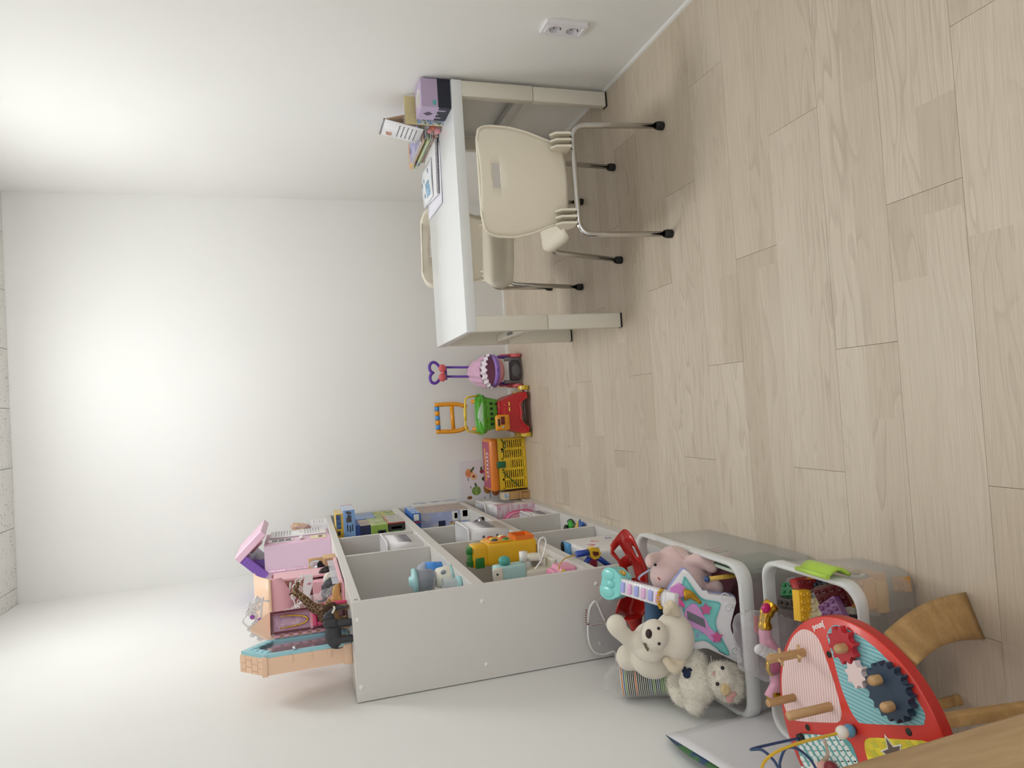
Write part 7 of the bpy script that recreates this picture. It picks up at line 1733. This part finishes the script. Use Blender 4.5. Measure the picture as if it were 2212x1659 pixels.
MB().prism(st_, TH + 0.0010, TH + 0.0022).build('star_hole', mat('#6a5c50', 0.7), tp_)
# lettering
ja, jb = dq_(676, 628), dq_(578, 662)
d_ = Vector((jb[0] - ja[0], jb[1] - ja[1], 0)); 
MJ = frame(((ja[0] + jb[0]) / 2, (ja[1] + jb[1]) / 2, TH + 0.0004), d_, (-d_.y, d_.x, 0))
lettering('maker_name', 'Janod', d_.length * 0.36, mat('#f4f2ee', 0.4), MJ, tp_, depth=0.0004, bold=0.0003)
# bolts
for px, py in ((702, 843), (548, 1367), (1275, 1400)):
    c_ = dq_(px, py)
    MB().lathe([(0.0, TH + 0.0006), (0.0035, TH + 0.0006), (0.0058, TH + 0.0012), (0.0062, TH)], 14, M=T(c_[0], c_[1], 0), caps=False).build('bolt', mat('#3a3634', 0.35, 0.8), tp_)
# gears
def gear(nm, px, py, r, n, m_, depth=0.10, th=0.012, z0=0.003):
    c_ = dq_(px, py, z0 + th); pts = []
    for k in range(n):
        for (da, rr) in ((-.30, 1 - depth * 1.1), (-.17, 1.0 - depth * .2), (-.08, 1 + depth * .5), (.08, 1 + depth * .5), (.17, 1 - depth * .2), (.30, 1 - depth * 1.1)):
            a = (k + da) * 2 * PI / n; pts.append((c_[0] + r * rr * math.cos(a), c_[1] + r * rr * math.sin(a)))
    MB().lathe([(0.006, TH), (0.006, TH + z0 + 0.001)], 12, M=T(c_[0], c_[1], 0)).build('gear_axle', WDP, tbm)
    return MB().prism(pts, TH + z0, TH + z0 + th, bevel=0.001).build(nm, m_, tbm), c_
WDP = wood('#c8a072', '#a67c4e', 'Z', 5.0)
def knob(par, c_, zb, h=0.020, r=0.0085): MB().lathe([(r * .95, zb), (r, zb + h * .7), (r * .8, zb + h * .93), (0.0, zb + h)], 16, M=T(c_[0], c_[1], 0), caps=False).build('knob', WDP, par)
g1_, c1_ = gear('red_gear', 785, 780, 0.0305, 10, mat('#b82a34', 0.4), 0.16, z0=0.004); knob(g1_, dq_(815, 795, 0.016), TH + 0.016)
g2_, c2_ = gear('pink_gear', 885, 990, 0.0215, 8, mat('#e8cfcc', 0.45), 0.20, z0=0.004)
g3_, c3_ = gear('navy_gear', 1118, 1115, 0.0445, 18, mat('#23384e', 0.4), 0.10, th=0.014, z0=0.004)
for px, py in ((1062, 1022), (1152, 1213)): knob(g3_, dq_(px, py, 0.018), TH + 0.018)
# wooden pegs
def peg(bx, by, tx, ty, r, nm, ribs=False, cross=()):
    c_ = dq_(bx, by); p_ = Z4(tx, ty, 'Y', DC.y + c_[1]); h = p_.z - TH
    mb = MB()
    if ribs:
        prof = [(0.0, TH)] + [(r * (1.0 if k % 2 else 0.88), TH + h * k / 40) for k in range(41)] + [(0.0, TH + h)]
    else: prof = [(r, TH), (r, TH + h - 0.002), (r * 0.8, TH + h), (0.0, TH + h)]
    mb.lathe(prof, 18, M=T(c_[0], c_[1], 0), caps=False); o = mb.build(nm, WDP, tbm)
    for (f, a) in cross: MB().tube([(c_[0] - 0.016 * math.cos(a), c_[1] - 0.016 * math.sin(a), TH + h * f), (c_[0] + 0.016 * math.cos(a), c_[1] + 0.016 * math.sin(a), TH + h * f)], 0.0028, 8).build('cross_pin', wood('#dcbb8a', '#c49c66', 'X', 5.0), o)
    return o
peg(522, 828, 262, 882, 0.0080, 'peg', cross=((0.15, 0.0), (0.25, 1.45), (0.65, 0.2), (0.78, 1.4)))
peg(452, 1152, 260, 1190, 0.0076, 'ribbed_peg', True)
peg(712, 1217, 405, 1295, 0.0082, 'peg')
# bead maze wires
def wire(pts, col, nm):
    P_ = [Vector((p_[0], p_[1], 0)) if False else p_ for p_ in pts]
    return MB().tube(smooth_path(P_, 8), 0.0026, 8).build(nm, plastic(col, 0.3), tbm)
def wz(px, py, dy): p_ = Z4(px, py, 'Y', DC.y + dy); return Vector((p_.x - DC.x, dy, p_.z))
nb_ = dq_(508, 1440); yb1 = dq_(878, 1385)
wire([Vector((nb_[0], nb_[1], TH)), wz(440, 1455, nb_[1]), wz(300, 1485, nb_[1]), wz(140, 1525, nb_[1] - 0.005), wz(220, 1530, nb_[1] - 0.02), wz(300, 1600, nb_[1] - 0.03), wz(345, 1665, nb_[1] - 0.04), wz(350, 1610, nb_[1] - 0.045), wz(390, 1520, nb_[1] - 0.05), wz(470, 1520, nb_[1] - 0.06), wz(560, 1590, nb_[1] - 0.07), wz(610, 1670, nb_[1] - 0.08)], '#24406a', 'navy_wire')
wire([Vector((yb1[0], yb1[1], TH)), wz(840, 1392, yb1[1]), wz(700, 1425, yb1[1]), wz(500, 1475, yb1[1] - 0.01), wz(330, 1540, yb1[1] - 0.02), wz(240, 1610, yb1[1] - 0.03), wz(210, 1690, yb1[1] - 0.05)], '#e0b83a', 'yellow_wire')
for px, py, c in ((795, 1403, '#f0e8dc'), (845, 1392, '#5f9ab8')): MB().ball(wz(px, py, yb1[1]), 0.0115, 14, 10).build('bead', plastic(c, 0.4), tbm)
MB().lathe([(0.008, TH), (0.008, TH + 0.010), (0.0, TH + 0.011)], 14, M=T(yb1[0], yb1[1], 0), caps=False).build('wire_socket', BLK, tbm)
MB().lathe([(0.008, TH), (0.008, TH + 0.008), (0.0, TH + 0.009)], 14, M=T(nb_[0], nb_[1], 0), caps=False).build('wire_socket', BLK, tbm)
for k, (px, c) in enumerate(((650, '#f0e8dc'), (700, '#e2a89a'), (750, '#8a2a30'))):
    c_ = dq_(px, 1645); MB().ball((c_[0], c_[1], TH + 0.012), 0.0115, 14, 10).build('bead', plastic(c, 0.4), tbm)
tpn = [dq_(*p_) for p_ in ((665, 1450), (690, 1520), (690, 1580), (640, 1630))]
MB().tube(smooth_path([Vector((x, y, TH + 0.001)) for x, y in tpn], 5), 0.0045, 8, flat=0.2).build('ribbon', mat('#b8a48e', 0.7), tbm)
# legs: bent plywood board and straight wooden legs
OAKF = wood('#c49c66', '#9f7a48', 'Y', 2.0, 0.45)
T1, T2 = Z4(1090, 700, 'Z', TH - 0.03), Z4(1330, 920, 'Z', TH - 0.03)
F1, F2 = Z4(1665, 398, 'Z', 0.004), Z4(1803, 735, 'Z', 0.004)
def leg_s(u, v):
    a, b = T1.lerp(T2, u), F1.lerp(F2, u)
    p_ = a.lerp(b, v); out = Vector((b.x - a.x, b.y - a.y, 0))
    p_ += Vector((0.75, 0.66, 0)) * (0.014 * math.sin(PI * v))
    return p_ - Vector((DC.x, DC.y, 0))
MB().sheet(leg_s, 6, 14, 0.010).build('bent_leg', OAKF, tbm)
for (fx, fy, tx, ty) in ((1630, 1168, 1480, 1165),):
    F = Z4(fx, fy, 'Z', 0.0) - Vector((DC.x, DC.y, 0)); A = Vector((F.x * 0.8, F.y * 0.8, TH - 0.022))
    ax_ = (A - F); MB().box((-0.010, -0.010, 0), (0.010, 0.010, ax_.length), 0.003, M=T(*F) @ ax_.to_track_quat('Z', 'Y').to_matrix().to_4x4()).build('leg', OAKF, tbm)
F = Vector((0.020, -0.150, 0.0)); P1_ = Z4(1545, 1315, 'Z', 0.30)
F = Z4(2350, 1100, 'Z', 0.0) - Vector((DC.x, DC.y, 0)); A = Vector((F.x - 0.012, F.y + 0.02, TH - 0.022))
q0 = Z4(1560, 1315, 'Y', DC.y - 0.12); q1 = Z4(1862, 1270, 'Y', DC.y - 0.12); dd = (q1 - q0).normalized()
Pm = q0 - Vector((DC.x, DC.y, 0)); A = Pm - dd * ((Pm.z - (TH - 0.022)) / dd.z); F = Pm - dd * (Pm.z / dd.z)
ax_ = A - F
MB().box((-0.010, -0.010, 0), (0.010, 0.010, ax_.length), 0.003, M=T(*F) @ ax_.to_track_quat('Z', 'Y').to_matrix().to_4x4()).build('leg', OAKF, tbm)

# --- oak table top in the near left corner
TZ2 = 0.470
e0, e1 = Z4(780, 1659, 'Z', TZ2), at(2212, 1540, 'Z', TZ2)
dx = (e1 - e0).normalized(); pw_ = Vector((dx.y, -dx.x, 0))
if pw_.x > 0: pw_ = -pw_
OAKT = wood('#ad8d64', '#8a6b42', 'X', 1.2, 0.4)
ot = thing('oak_table', 'oak table top in the near left corner of the picture', 'table')
ot.matrix_world = frame((0, 0, 0), dx, (-dx.y, dx.x, 0)).to_3x3().to_4x4()
ot.location = (e0.x, e0.y, 0)
sgn = 1 if (Vector((-dx.y, dx.x, 0)).dot(pw_) > 0) else -1
e_len = (e1 - e0).length
x_a, x_b = -0.02, e_len + 0.22
wtb = 0.16
MB().box((x_a, 0 if sgn > 0 else -wtb, TZ2 - 0.024), (x_b, wtb if sgn > 0 else 0, TZ2), 0.003).build('table_top', OAKT, ot)
for xx in (0.22, x_b - 0.06):
    for yy in (0.015, wtb - 0.05):
        y0_ = yy if sgn > 0 else -yy - 0.035
        MB().box((xx, y0_, 0), (xx + 0.035, y0_ + 0.035, TZ2 - 0.024), 0.003).build('leg', OAKT, ot)

# --- white poster leaning against the left wall
def po_(px, py, X): return at(px, py, 'X', X)
A = po_(1437, 1577, -0.800); B = po_(1690, 1530, -0.790)
ps = thing('poster_sheet', 'large white paper poster with a dark picture back leaning on the left wall', 'poster', (L + 0.004, A.y, 0.0))
HT = A.z
def sheet_s(u, v):
    curl = 0.028 * math.exp(-((u - 0.5) / 0.45) ** 2) * v ** 3
    return Vector((0.034 * (1 - v) ** 1.2 + 0.006 + curl + 0.004 * math.sin(3 * u + 2 * v), -0.62 * u, HT * (1 - 0.10 * u) * v))
MB().sheet(sheet_s, 20, 14, 0.0006).build('paper_front', mat('#e4e2e4', 0.55, var=0.02), ps)
MB().sheet(lambda u, v: sheet_s(u, v) + Vector((-0.0016, 0, 0.020 * v ** 4 * math.sin(PI * min(1.0, u * 2.2)))), 20, 14, 0.0005).build('picture_back', collage(['#1f2f3a', '#23405a', '#3a6a3a', '#2a4a6a', '#16202a'], 9, seed=3.0), ps)
